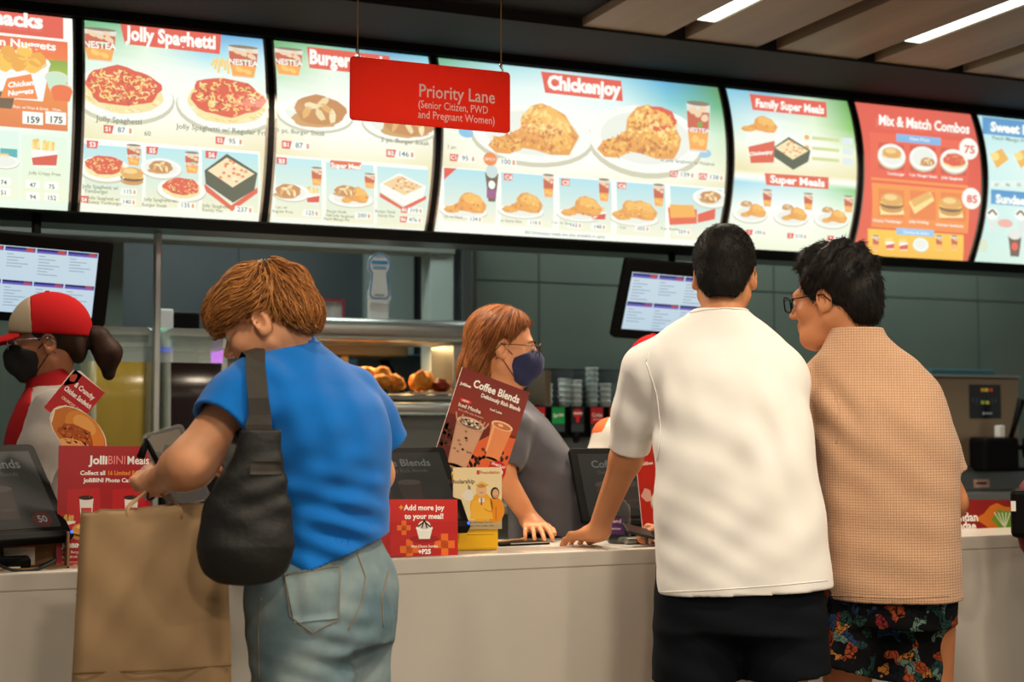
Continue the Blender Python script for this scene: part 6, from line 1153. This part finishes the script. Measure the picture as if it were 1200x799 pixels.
shf = shirt_f([(.70, .026, -.02, .236, .165), (.82, .024, -.018, .234, .163), (.95, .018, -.01, .230, .158), (1.1, .010, .0, .222, .15), (1.25, .0, .02, .212, .142), (1.36, -.014, .036, .206, .128), (1.43, -.030, .05, .204, .108), (1.475, -.038, .056, .182, .09), (1.515, -.038, .062, .140, .078), (1.545, -.034, .065, .096, .07), (1.565, -.03, .066, .072, .064)],
    [((SH_L, tuple(np.array(SH_L) * .52 + np.array(LE) * .48 + np.array([-.002, .0, .0])), tuple(np.array(SH_L) * .12 + np.array(LE) * .88 + np.array([.0, .0, .0]))), (.074, .064, .061)), ((SH_R, tuple(np.array(SH_R) * .5 + np.array(RE) * .5), tuple(np.array(SH_R) * .15 + np.array(RE) * .85)), (.076, .076, .078))],
    ((-.032, .07, 1.565), (0, .15, 1), .066), (P.V(868, 699, -.18), (.05, 0, -1)), HF_SHIRT, e=2.5, wave=.003)
M_TEE = cloth('white_cotton', (240, 238, 234), (235, 232, 226), 9); sh = sdf_obj('shirt', shf, (-.5, -.3, .70), (.42, .4, 1.62), .005, M_TEE, P.root); bv = bvh_of(sh)
seam(P, bv, [(757, 424), (770, 462), (774, 500), (770, 540)], .0016, 'sleeve_seam', M_TEE, sh); seam(P, bv, [(790, 366), (770, 388), (757, 424)], .0014, 'shoulder_seam', M_TEE, sh); seam(P, bv, [(768, 694), (820, 692), (868, 689), (920, 685), (969, 680)], .0012, 'hem_seam', M_TEE, sh); seam(P, bv, [(803, 368), (825, 363), (850, 361), (875, 363), (888, 368)], .0022, 'collar_rib', M_TEE, sh)
M_NAVY = cloth('navy_shorts', (8, 13, 20), (10, 16, 24), 8, sheen=0)
sdf_obj('shorts', trousers_f([(.70, .02, -.02, .215, .15), (.80, .02, -.02, .205, .145), (.95, .02, -.01, .17, .12), (1.0, .02, -.01, .165, .115)], [((hipsM[0], P.V(815, 800, -.01)), (.118, .118)), ((hipsM[1], P.V(924, 792, -.02)), (.118, .115))], .97, fold=[((.3, 0, 1), .09, .004, (0, -.15, .65), .25, 1)]), (-.3, -.25, .45), (.35, .2, 1.0), .007, M_NAVY, P.root); shoes(P, ankM, M_PLB)
def hcap(c, M, s, fn): return lambda Q: fn(((Q - V3(*c)) @ M) / s) * s
def buzz(q):
    d = ell(q, (0, -.018, .042), (.084, .108, .096)); d = smin(d, ell(q, (0, -.075, -.02), (.066, .042, .062)), .02)
    d = np.maximum(d, -(q[:, 2] + .072 - np.clip((q[:, 1] + .07) * 1.3, 0, .2))); d = np.maximum(d, np.where(q[:, 1] > -.02, -(q[:, 2] - .0 - np.clip((q[:, 1] - .02) * 1.4, 0, .075)), -1)); 
    return np.maximum(d, -np.minimum(ell(q, (-.088, -.006, -.008), (.03, .026, .036)), ell(q, (.088, -.006, -.008), (.03, .026, .036))))
cap = sdf_obj('hair', hcap(HC, HM, 1.03, buzz), np.array(HC) - .17, np.array(HC) + .18, .004, M_HAIRB, P.root)
def flow_from(top, grav=1.0, swirl=0):
    top = V3(*top)
    def fl(p, n): d = p - top; d[:, 2] *= grav; return d / (np.linalg.norm(d, axis=1, keepdims=True) + 1e-6)
    return fl
strands(cap, 7000, .011, flow_from(np.array(HC) + HM @ V3(0, -.03, .14)), 3, M_HAIRB, cap, r=.0008, lift=.7, jit=.25, seg=3)
# what he holds
t = thing('phone', 'dark phone held above the counter in the white shirted man\'s hand', 'phone'); p = PY(749, 625, 3.80)
MB().use(mat('green_black', (14, 26, 24), .3)).box((-.075, -.032, -.0045), (.075, .032, .0045), bev=.003).build('body', None, t); t.location = (p[0] + .025, 3.80, p[2]); t.rotation_euler = (R(20), R(14), R(-5))
# ---------------------------------------------------------------- man in the tan shirt
P = Person('person', 'man with glasses and wavy black hair in a tan waffle shirt and patterned shorts', 1035, 3.95)
HC = P.V(974, 352, .04); HM = rotm(70, 6, 0); SL, SR = P.V(966, 450, .03), P.V(1074, 466, .06)
LE, LW = P.V(951, 560, .09), P.V(948, 622, .28); RE, RW = P.V(1112, 588, .08), P.V(1085, 640, .29)
tors = [(.80, .02, -.01, .14, .11, 12), (.95, .015, -.005, .15, .115, 12), (1.15, .0, .0, .15, .11, 12), (1.3, -.025, .01, .16, .105, 14), (1.38, -.035, .015, .145, .085, 16), (1.44, -.055, .02, .08, .065, 18), (1.49, -.07, .02, .05, .05, 20)]
hf = head_f(HC, HM, s=1.03); h1 = hand_f(LW, handM((.1, 1, -.2), (-1, 0, .3), False), (.5, .5, .5, .5), .3); h2 = hand_f(RW, handM((-.3, 1, -.1), (.8, 0, .6), True), (.5, .5, .5, .5), .3)
hipsM, kneeM, ankM = [(-.085, -.02, .85), (.10, .02, .85)], [(-.11, .0, .49), (.11, .02, .49)], [(-.12, -.03, .09), (.12, .0, .09)]
def body(Q):
    d = smin(loft(Q, tors, 2.2), hf(Q), .02); nk = np.array(HC) + HM @ V3(0, -.03, -.05); d = smin(d, cone(Q, nk, (-.068, .025, 1.47), .056, .058), .03)
    d = smin(d, ell(Q, tuple(np.array(HC) + HM @ V3(0, .045, -.1)), (.05, .05, .035)), .03)
    d = smin(d, limb(Q, (SL, LE, LW), (.056, .046, .03), .03), .03); d = smin(d, limb(Q, (SR, RE, RW), (.056, .046, .03), .03), .03); d = smin(d, h1(Q), .015); d = smin(d, h2(Q), .015); return smin(d, legs_f(hipsM, kneeM, ankM)(Q), .04)
sdf_obj('body', body, (-.45, -.3, -.01), (.4, .62, 1.8), .004, skin_mat('skin_tan_face', (196, 132, 90), (180, 114, 74)), P.root); face_parts(HC, HM, P.root, 1.03)
glasses(HC, HM, P.root, s=1.03, w=.029, h=.020)
M_WAF = mat('waffle_tan', (212, 164, 124), .9, spec=.15, sheen=.2); nt = M_WAF.node_tree; tc = nt.nodes.new('ShaderNodeTexCoord'); br = nt.nodes.new('ShaderNodeTexBrick'); br.offset = 0; br.inputs['Scale'].default_value = 1; br.inputs['Brick Width'].default_value = .0075; br.inputs['Row Height'].default_value = .0075; br.inputs['Mortar Size'].default_value = .0016; br.inputs['Mortar Smooth'].default_value = .6; br.inputs['Color1'].default_value = lin((208, 170, 138)); br.inputs['Color2'].default_value = lin((203, 164, 132)); br.inputs['Mortar'].default_value = lin((178, 136, 106))
mp = nt.nodes.new('ShaderNodeSeparateXYZ'); cm = nt.nodes.new('ShaderNodeCombineXYZ'); nt.links.new(tc.outputs['Object'], mp.inputs[0]); nt.links.new(mp.outputs[0], cm.inputs[0]); nt.links.new(mp.outputs[2], cm.inputs[1]); nt.links.new(cm.outputs[0], br.inputs[0]); nt.links.new(br.outputs[0], nt.nodes['Principled BSDF'].inputs[0]); bp = nt.nodes.new('ShaderNodeBump'); bp.inputs['Distance'].default_value = .0015; bp.invert = True; bp.inputs['Strength'].default_value = .6; nt.links.new(br.outputs[1], bp.inputs['Height']); nt.links.new(bp.outputs[0], nt.nodes['Principled BSDF'].inputs['Normal'])

shf = shirt_f([(.68, .018, -.01, .184, .165, 8), (.8, .018, -.01, .184, .165, 8), (.95, .016, -.005, .184, .16, 10), (1.1, .010, .0, .186, .152, 12), (1.22, .0, .005, .186, .146, 14), (1.30, -.018, .010, .184, .132, 16), (1.37, -.032, .014, .166, .108, 18), (1.42, -.044, .018, .144, .096, 18), (1.46, -.060, .02, .106, .088, 18), (1.49, -.07, .02, .084, .080, 18), (1.515, -.072, .02, .074, .074, 18)],
    [((SL, mixs(SL, LE, .5), mixs(SL, LE, .88)), (.07, .07, .072)), ((SR, tuple(np.array(mixs(SR, RE, .5)) + V3(.004, 0, 0)), tuple(np.array(mixs(SR, RE, .76)) + V3(.012, 0, 0))), (.066, .062, .064))],
    ((-.075, .02, 1.52), (-.1, .05, 1), .062), (P.V(1040, 708, -.17), (0, 0, -1)), [((.75, 0, .6), .075, .009, (-.13, -.11, 1.27), .09, .2), ((.6, 0, .8), .1, .004, (.0, -.13, 1.2), .2, 1), ((1, 0, .1), .12, .004, (.14, -.1, 1.1), .2, 2), ((.2, 0, 1), .1, .003, (0, -.15, .9), .2, 0)], e=2.4, wave=.002)
sh = sdf_obj('shirt', shf, (-.4, -.3, .68), (.42, .32, 1.56), .005, M_WAF, P.root); bv = bvh_of(sh)
seam(P, bv, [(968, 697), (1010, 699), (1060, 701), (1112, 698)], .0013, 'hem_seam', M_WAF, sh); seam(P, bv, [(975, 440), (984, 480), (980, 520)], .0014, 'sleeve_seam', M_WAF, sh)
# shorts with a printed pattern of leaves and flowers
M_PAT = mat('patterned_shorts', (14, 14, 16), .85, spec=.15); nt = M_PAT.node_tree; B_ = nt.nodes['Principled BSDF']; tc = nt.nodes.new('ShaderNodeTexCoord'); wn = nt.nodes.new('ShaderNodeTexNoise'); wn.inputs['Scale'].default_value = 16; mx = nt.nodes.new('ShaderNodeMixRGB'); mx.blend_type = 'LINEAR_LIGHT'; mx.inputs[0].default_value = .05; nt.links.new(tc.outputs['Object'], wn.inputs[0]); nt.links.new(tc.outputs['Object'], mx.inputs[1]); nt.links.new(wn.outputs['Color'], mx.inputs[2])
vo = nt.nodes.new('ShaderNodeTexVoronoi'); vo.inputs['Scale'].default_value = 26; v2 = nt.nodes.new('ShaderNodeTexVoronoi'); v2.inputs['Scale'].default_value = 62; v2.feature = 'DISTANCE_TO_EDGE'; nt.links.new(mx.outputs[0], vo.inputs[0]); nt.links.new(mx.outputs[0], v2.inputs[0]); sp = nt.nodes.new('ShaderNodeSeparateColor'); nt.links.new(vo.outputs['Color'], sp.inputs[0]); cr = nt.nodes.new('ShaderNodeValToRGB'); cr.color_ramp.interpolation = 'CONSTANT'; el = cr.color_ramp.elements; el[0].color = lin((10, 11, 14)); el[1].position = .34; el[1].color = lin((30, 62, 58))
for pos, c in ((.46, (14, 14, 18)), (.56, (150, 66, 36)), (.64, (18, 22, 30)), (.74, (96, 120, 112)), (.82, (120, 34, 40)), (.88, (170, 110, 50)), (.94, (40, 60, 90))): e_ = el.new(pos); e_.color = lin(c)
c2 = nt.nodes.new('ShaderNodeValToRGB'); c2.color_ramp.elements[0].position = .03; c2.color_ramp.elements[1].position = .10; m2 = nt.nodes.new('ShaderNodeMixRGB'); m2.inputs[1].default_value = lin((9, 9, 11)); nt.links.new(sp.outputs[0], cr.inputs[0]); nt.links.new(v2.outputs[0], c2.inputs[0]); nt.links.new(c2.outputs[0], m2.inputs[0]); nt.links.new(cr.outputs[0], m2.inputs[2]); nt.links.new(m2.outputs[0], B_.inputs[0])
sdf_obj('shorts', trousers_f([(.70, .012, -.01, .178, .145, 8), (.80, .012, -.01, .172, .14, 8), (.95, .012, 0, .15, .12), (1.0, .01, 0, .15, .12)], [(((-.075, -.02, .80), P.V(985, 786, -.06)), (.09, .098)), (((.09, .02, .80), P.V(1062, 800, .0)), (.09, .098))], .97, fold=[((.4, 0, 1), .1, .005, (0, -.15, .65), .25, 1)]), (-.3, -.3, .42), (.32, .25, 1.0), .006, M_PAT, P.root); shoes(P, ankM, M_PLB)
def wavy(q):
    b = .006 * np.sin(q[:, 0] * 120 + 1) * np.sin(q[:, 1] * 110) + .006 * np.sin(q[:, 1] * 90 + q[:, 2] * 80)
    d = ell(q, (0, -.026, .058), (.094, .118, .106)) - b * np.clip((q[:, 2] + .02) * 12, 0, 1); d = smin(d, ell(q, (0, -.092, -.01), (.074, .050, .08)), .025)
    d = smin(d, ell(q, (0, .03, .124), (.062, .045, .03)), .02); d = np.maximum(d, np.where(q[:, 1] > -.02, -(q[:, 2] + .012 - np.clip((q[:, 1] - .035) * 3.2, 0, .115)), -(q[:, 2] + .078)))
    return np.maximum(d, -np.minimum(ell(q, (-.09, -.008, -.008), (.034, .026, .036)), ell(q, (.09, -.008, -.008), (.034, .026, .036))))
cap = sdf_obj('hair', hcap(HC, HM, 1.03, wavy), np.array(HC) - .18, np.array(HC) + .21, .004, M_HAIRB, P.root)
strands(cap, 5200, .020, flow_from(np.array(HC) + HM @ V3(0, -.05, .17)), 5, M_HAIRB, cap, r=.0010, lift=.35, jit=.35, seg=4, wave=.004)
# short beard shadow along the jaw
# ---------------------------------------------------------------- woman in the blue T-shirt
P = Person('person', 'woman with short copper hair in a blue T-shirt and jeans, looking down at her phone', 378, 3.33)
HC = P.V(312, 379, .03); HM = rotm(76, 26, 0); SL, SR = (-.158, -.075, 1.335), (.075, .12, 1.325)
LE, LW = P.V(224, 543, -.12), P.V(182, 566, .05); RE, RW = (.13, .25, 1.12), (-.15, .22, 1.155)
tors = [(.85, 0, 0, .15, .115, 45), (1.0, 0, .0, .14, .11, 42), (1.15, .002, .0, .14, .105, 40), (1.28, -.012, .012, .145, .10, 40), (1.36, -.05, .038, .13, .08, 40), (1.42, -.08, .055, .075, .06, 40), (1.45, -.09, .06, .05, .05, 40)]
hf = head_f(HC, HM, fem=1, s=.98); h1 = hand_f(LW, handM((-.45, .85, .25), (-.45, -.35, .8), False), (1.0, 1.1, 1.15, 1.2), .6, .95); h2 = hand_f(RW, handM((-.95, .0, .05), (.1, .5, .8), True), (.8, .9, .9, 1.0), .4, .92)
tw = R(50); hx, hy = math.cos(tw) * .085, math.sin(tw) * .085; hipsM = [(-hx + .0, -hy, .86), (hx + .01, hy, .86)]; kneeM = [(-.045, -.06, .48), (.055, .085, .48)]; ankM = [(-.05, -.08, .09), (.06, .07, .09)]
def body(Q):
    d = smin(loft(Q, tors, 2.2), hf(Q), .02); nk = np.array(HC) + HM @ V3(0, -.03, -.045); d = smin(d, cone(Q, nk, (-.08, .055, 1.43), .050, .058), .03)
    d = smin(d, limb(Q, (SL, LE, LW), (.060, .052, .031), .03), .03); d = smin(d, ell(Q, mixs(LE, LW, .25), (.048, .048, .045)), .03); d = smin(d, limb(Q, (SR, RE, RW), (.055, .046, .03), .03), .03); d = smin(d, h1(Q), .015); d = smin(d, h2(Q), .015); return smin(d, legs_f(hipsM, kneeM, ankM)(Q), .04)
sdf_obj('body', body, (-.55, -.3, -.01), (.35, .5, 1.66), .004, SK1, P.root); face_parts(HC, HM, P.root, .98)
shf = shirt_f([(.76, .0, .0, .178, .152, 50), (.9, .0, .0, .176, .150, 46), (1.0, .002, .0, .164, .138, 42), (1.1, .005, .0, .163, .132, 40), (1.2, .004, .003, .170, .132, 40), (1.28, -.010, .012, .174, .126, 40), (1.34, -.036, .032, .162, .108, 40), (1.385, -.058, .046, .136, .09, 40), (1.42, -.076, .056, .104, .076, 40), (1.445, -.086, .062, .078, .066, 40), (1.468, -.092, .066, .062, .058, 40)],
    [((SL, mixs(SL, P.V(256, 496, -.145), .5), P.V(257, 497, -.145)), (.068, .070, .070)), ((SR, (.115, .17, 1.26), (.15, .20, 1.195)), (.060, .064, .066))],
    ((-.10, .066, 1.462), (-.35, .3, 1), .058), (P.V(378, 661, -.12), (.38, .0, -1)), [((.25, 0, 1), .055, .007, (.06, -.13, 1.02), .13, .4), ((.45, 0, .9), .06, .008, (.08, -.12, .95), .13, 1.3), ((-.5, 0, .85), .09, .005, (-.02, -.13, 1.12), .2, 0), ((.6, 0, .8), .08, .004, (-.10, -.12, 1.38), .1, 1), ((.95, 0, .3), .07, .004, (.02, -.13, 1.3), .16, 2), ((.35, 0, .93), .07, .005, (-.1, -.13, .92), .16, 2)], e=2.2, wave=.002)
M_BLUET = cloth('blue_cotton', (0, 108, 196), (0, 98, 182), 9); sh = sdf_obj('shirt', shf, (-.42, -.3, .76), (.32, .36, 1.53), .0045, M_BLUET, P.root); bv = bvh_of(sh)
seam(P, bv, [(300, 412), (318, 404), (340, 400), (362, 400), (376, 402)], .002, 'collar_rib', M_BLUET, sh)
M_JEAN = mat('denim', (138, 156, 160), .85, noise=(7, (94, 120, 132), .36, .64), bump=(300, .3, .001), spec=.2)
jn = sdf_obj('jeans', trousers_f([(.74, .004, .0, .168, .150, 50), (.80, .004, 0, .172, .155, 50), (.88, .002, 0, .168, .145, 48), (.97, .0, 0, .150, .122, 46), (1.02, 0, 0, .145, .118, 44)], [((hipsM[0], (-.038, -.07, .62), (-.04, -.07, .48), (-.05, -.08, .06)), (.12, .112, .09, .075)), ((hipsM[1], (.05, .075, .62), (.055, .085, .48), (.06, .07, .06)), (.118, .108, .09, .075))], 1.0, fold=[((.3, 0, 1), .05, .005, (.02, -.13, .74), .12, 0), ((-.5, 0, 1), .06, .005, (.09, -.1, .70), .1, 1), ((.3, 0, 1), .06, .004, (-.12, -.1, .70), .12, .5)]), (-.32, -.33, .03), (.32, .33, 1.02), .0055, M_JEAN, P.root); bv2 = bvh_of(jn)
M_STI = mat('tan_stitching', (136, 120, 96), .8); M_DEN2 = mat('denim_pocket', (140, 158, 160), .85, noise=(9, (104, 128, 138), .36, .64), bump=(300, .3, .001), spec=.2)
pk = patch(P, bv2, bil([(334, 672), (398, 661), (396, 724), (345, 730)], 6, 7), .003, 'pocket', M_DEN2, jn)
seam(P, bv2, [(336, 674), (397, 663)], .0012, 'stitching', M_STI, jn, .004)
seam(P, bv2, [(334, 672), (340, 722), (366, 741), (396, 726), (398, 662)], .0013, 'stitching', M_STI, jn, .003); seam(P, bv2, [(418, 648), (428, 676), (424, 705), (408, 738)], .0016, 'back_seam', M_STI, jn, .001); seam(P, bv2, [(455, 668), (447, 700), (449, 735)], .0016, 'pocket_edge', M_STI, jn, .001); seam(P, bv2, [(306, 700), (303, 740), (304, 798)], .0016, 'side_seam', M_STI, jn, .001)
shoes(P, ankM, M_WHITE)
def bob(q):
    w = .004 * np.sin(q[:, 1] * 70 + q[:, 2] * 60 + np.sin(q[:, 0] * 40))
    d = ell(q, (0, -.002, .048), (.089, .134, .099)) - w + np.clip((.055 - q[:, 2]) * .14, 0, .013); d = smin(d, ell(q, (0, -.088, -.008), (.078, .050, .062)), .03)
    d = np.maximum(d, np.where(q[:, 1] > -.012, -(q[:, 2] - .027 + np.clip((.03 - q[:, 1]) * 1.2, 0, .05)), -(q[:, 2] - np.maximum(-.028 + (q[:, 1] + .03) * .65, -.064))))
    return np.maximum(d, -np.minimum(ell(q, (-.088, -.002, -.010), (.034, .028, .040)), ell(q, (.088, -.002, -.010), (.034, .028, .040))))
cap = sdf_obj('hair', hcap(HC, HM, .98, bob), np.array(HC) - .19, np.array(HC) + .2, .004, M_HAIRO, P.root)
fl0 = flow_from(np.array(HC) + HM @ V3(-.02, -.065, .14)); 
fwd_ = (HM @ V3(0, 1, .12)).astype(f32)
def flw(p, n):
    q = (p - V3(*HC)) @ HM; k = np.clip((q[:, 1] + .065) * 16, 0, 1.0)[:, None] * np.clip((q[:, 2] + .01) * 16, .7, 1)[:, None]; v = fl0(p, n); return v * (1 - .6 * k) + fwd_ * (1.5 * k) + V3(0, 0, 1) * (.22 * np.sin(q[:, :1] * 60 + q[:, 1:2] * 34))
combed(cap, 6600, .07, flw, 8, HS, cap, r=.0010, jit=.16, off=(.0003, .008), tip=.003)
MB().use(M_SILVER).tube([tuple(np.array(LW) + .034 * (math.cos(a) * V3(.7, .1, .7) + math.sin(a) * V3(.25, -.5, .8))) for a in np.linspace(0, 6.4, 22)], .003, 6).build('bracelet', None, P.root)
MB().use(mat('bead_brown', (60, 40, 30), .4)).tube([tuple(np.array(LW) + V3(.012, -.02, .0) + .036 * (math.cos(a) * V3(.7, .1, .7) + math.sin(a) * V3(.25, -.5, .8))) for a in np.linspace(0, 6.4, 22)], .0035, 6).build('bracelet', None, P.root)
WP = P; WL = LW
def toworld(P, p): return tuple(P.B.T @ np.array(p) + P.o)
# shoulder bag of black nylon
M_NYL = mat('black_nylon', (13, 13, 13), .55, noise=(14, (19, 18, 17), .35, .7), bump=(60, .5, .003)); M_WEB = mat('webbing', (50, 46, 40), .7, bump=(500, .4, .001))
t = thing('shoulder_bag', 'black nylon shoulder bag hanging at the blue shirted woman\'s left side', 'bag', tuple(P.o), rz=-P.az)
bc = P.V(290, 612, -.235)
def bagf(Q):
    q = Q - V3(*bc); z = q[:, 2]; w = np.interp(z, [-.13, -.11, -.05, .02, .09, .15, .2], [.045, .075, .102, .098, .075, .05, .045]).astype(f32); cx = np.interp(z, [-.13, -.05, .05, .15, .2], [-.005, -.003, .0, .022, .026]).astype(f32); ry = np.interp(z, [-.13, -.05, .1, .2], [.03, .055, .035, .015]).astype(f32)
    k = np.sqrt(((q[:, 0] - cx) / w) ** 2 + (q[:, 1] / ry) ** 2); d = (k - 1) * np.minimum(w, ry) * .9; d = np.maximum(d, np.maximum(z - .2, -.122 - z)); return smin(d, ell(q, (-.004, 0, -.07), (.09, .05, .062)), .03) - folds(Q, [((.5, 0, 1), .07, .0025, tuple(np.array(bc) + V3(0, -.04, .0)), .1, 0), ((-.4, 0, 1), .05, .003, tuple(np.array(bc) + V3(.03, -.04, .08)), .08, 1)])
bg = sdf_obj('body', bagf, np.array(bc) - V3(.16, .1, .2), np.array(bc) + V3(.16, .1, .26), .0045, M_NYL, t); bvb = bvh_of(bg)
patch(P, bvb, bil([(294, 541), (327, 541), (330, 556), (293, 556)], 5, 4), .004, 'flap', M_WEB, bg)
tp = np.array(bc) + V3(.024, .0, .19); pts = [((288, 416), (311, 413)), ((288, 432), (311, 431)), ((289, 450), (313, 449)), ((291, 470), (315, 469)), ((292, 490), (318, 489))]; L1 = []
for a, b in pts:
    for s_ in (a, b):
        h, no = hit(P, bv, *s_); L1.append(tuple(h + Vector((0, -.013, .006))) if h is not None else P.V(*s_, -.13))
L1 += [tuple(tp + V3(-.030, -.004, .02)), tuple(tp + V3(.026, -.004, .02)), tuple(tp + V3(-.032, -.006, -.02)), tuple(tp + V3(.03, -.006, -.02))]
top0, top1 = np.array(L1[0]), np.array(L1[1]); back = [tuple(top0 + V3(-.012, .05, .010)), tuple(top1 + V3(-.012, .05, .010)), tuple(top0 + V3(-.03, .10, -.02)), tuple(top1 + V3(-.03, .10, -.02))]
L2 = back[2:] + back[:2] + L1; st = MB().use(M_WEB); k = len(L2) // 2; vv = [Vector(v) for v in L2]; st.add(vv + [v + Vector((0, .003, -.001)) for v in vv], [(2 * i, 2 * i + 1, 2 * i + 3, 2 * i + 2) for i in range(k - 1)] + [(2 * k + 2 * i, 2 * k + 2 * i + 2, 2 * k + 2 * i + 3, 2 * k + 2 * i + 1) for i in range(k - 1)] + [(2 * i, 2 * i + 2, 2 * k + 2 * i + 2, 2 * k + 2 * i) for i in range(k - 1)] + [(2 * i + 1, 2 * k + 2 * i + 1, 2 * k + 2 * i + 3, 2 * i + 3) for i in range(k - 1)], False)
st.build('strap', None, t)
sb = MB().use(M_NYL); a0 = [P.V(268, 620, -.21), P.V(266, 590, -.20), P.V(270, 560, -.19), P.V(276, 530, -.17), P.V(284, 505, -.14), P.V(290, 480, -.10)]
V = []; 
for i, p_ in enumerate(a0): w_ = (.022, .024, .022, .018, .014, .012)[i]; V += [Vector(p_) + Vector((-w_, 0, 0)), Vector(p_) + Vector((w_, 0, 0)), Vector(p_) + Vector((w_, .008, 0)), Vector(p_) + Vector((-w_, .008, 0))]
sb.add(V, [(4 * i + j, 4 * i + (j + 1) % 4, 4 * i + 4 + (j + 1) % 4, 4 * i + 4 + j) for i in range(5) for j in range(4)] + [(3, 2, 1, 0), (20, 21, 22, 23)]).build('rear_strap', None, t)
# brown paper carrier bag hanging from her hand
M_KRAFT = mat('kraft_paper', (150, 122, 88), .75, noise=(5, (142, 114, 80), .35, .65), bump=(9, .25, .004)); M_KRAFTD = mat('kraft_dark', (128, 96, 60), .8)
g0 = np.array(PY(168, 560, 3.28)); bl, br_ = np.array(PY(93, 600, 3.22)), np.array(PY(262, 594, 3.28)); cx, cy = (bl[0] + br_[0]) / 2, 3.25; wv = .163; hh = .42; zt = 1.062
t = thing('paper_bag', 'large brown paper carrier bag hanging from the blue shirted woman\'s hand', 'paper bag', (cx, cy, zt - hh), rz=R(-6))
nb = MB().use(M_KRAFT); W_, D_ = wv, .075; n1, n2, nz_ = 14, 7, 24; g = random.Random(11); V = []; loop = [(-W_ + 2 * W_ * i / n1, -D_) for i in range(n1)] + [(W_, -D_ + 2 * D_ * i / n2) for i in range(n2)] + [(W_ - 2 * W_ * i / n1, D_) for i in range(n1)] + [(-W_, D_ - 2 * D_ * i / n2) for i in range(n2)]
for k in range(nz_ + 1):
    z = hh * k / nz_; tk = k / nz_
    for (x, y) in loop:
        sq = 1 - .55 * tk ** 3; ins = 0
        if abs(abs(x) - W_) < 1e-6: ins = .035 * tk * (1 - abs(y) / D_)
        fx = x * (1.04 - .09 * tk) - math.copysign(ins, x); fy = y * sq + .006 * math.sin(x * 31 + z * 17) * math.sin(z * 23 + x * 9) + .004 * math.sin(x * 60 - z * 40); zz = z + (.006 * math.sin(x * 19) + .010 * (x < -.13) * -1 if k == nz_ else 0); V.append((fx, fy, zz))
L_ = len(loop); nb.add(V, [(k * L_ + j, k * L_ + (j + 1) % L_, (k + 1) * L_ + (j + 1) % L_, (k + 1) * L_ + j) for k in range(nz_) for j in range(L_)] + [tuple(range(L_))[::-1]]); ob = nb.build('body', None, t, True)
md = ob.modifiers.new('s', 'SOLIDIFY'); md.thickness = .0015
fold_ = MB().use(M_KRAFTD); fold_.tube([(-W_ * 1.03, -D_ - .004, .075), (0, -D_ - .006, .073), (W_ * 1.03, -D_ - .004, .076)], .0018, 5); fold_.build('fold_line', None, t)
gw = np.array(toworld(P, tuple(np.array(WL) + V3(-.022, .05, -.012)))); Mi = t.matrix_basis.inverted() if False else (Matrix.Translation(t.location) @ Matrix.Rotation(R(-6), 4, 'Z')).inverted(); gl = Mi @ Vector(gw)
for sy in (-1, 1):
    ya = sy * D_ * .45; pts = [(-.055, ya, hh - .03), (-.055, ya, hh), (gl.x * .8 - .012, gl.y * .6 + ya * .3, gl.z * .75 + hh * .25), (gl.x - .008, gl.y + sy * .006, gl.z), (gl.x + .004, gl.y + sy * .006, gl.z + .004), (gl.x + .016, gl.y + sy * .006, gl.z), (gl.x * .6 + .02, gl.y * .6 + ya * .3, gl.z * .7 + hh * .3), (.055, ya, hh), (.055, ya, hh - .03)]
    cur = catmull(pts, 6); MB().use(mat('paper_cord', (176, 140, 96), .8)).tube([tuple(v) for v in cur], .0026, 6).build('handle', None, t)
# phone in a clear case held against her hand
t = thing('phone', 'black phone in a clear case held up in the blue shirted woman\'s hand', 'phone'); M, w, h = frame3(PY(168, 510, 3.46), PY(213, 497, 3.49), PY(192, 600, 3.41)); t.matrix_world = M
MB().use(mat('phone_back', (24, 26, 28), .12, spec=.6)).prism(rr(w, h, .012), .002, .010, bev=.003).build('body', None, t); MB().use(mat('phone_screen', (16, 18, 20), .08)).box((.004, .0102, .004), (w - .004, .0106, h - .004)).build('screen', None, t)
MB().use(mat('case_clear', (200, 200, 190), .15, alpha=.30, spec=.6)).prism(rr(w + .006, h + .006, .014, 5, -.003, -.003), -.001, .0115, bev=.002).build('case', None, t)
MB().use(mat('case_cloud', (126, 116, 92), .4)).prism([(.006, h - .015), (.014, h - .045), (.03, h - .052), (.042, h - .036), (.056, h - .04), (w - .012, h - .03), (w - .01, h - .01), (.02, h - .006)], .0008, .0019).build('ornament', None, t)
c_ = MB().use(M_PLB).lathe([(0, -.002), (.008, -.002), (.008, .002), (0, .002)], n=14); c_.v = [(v[0] + w - .022, v[2] + .0, v[1] + h - .055) for v in c_.v]; c_.build('camera_lens', None, t)
MB().use(M_PLB).tube([(.002, -.001, h - .012), (-.012, -.004, h - .03), (-.028, -.004, h - .05)], (.004, .008, .010), 8).tube([(.002, -.002, h - .01), (.004, -.005, h - .05), (.008, -.006, h - .085)], .006, 8).build('strap', None, t)
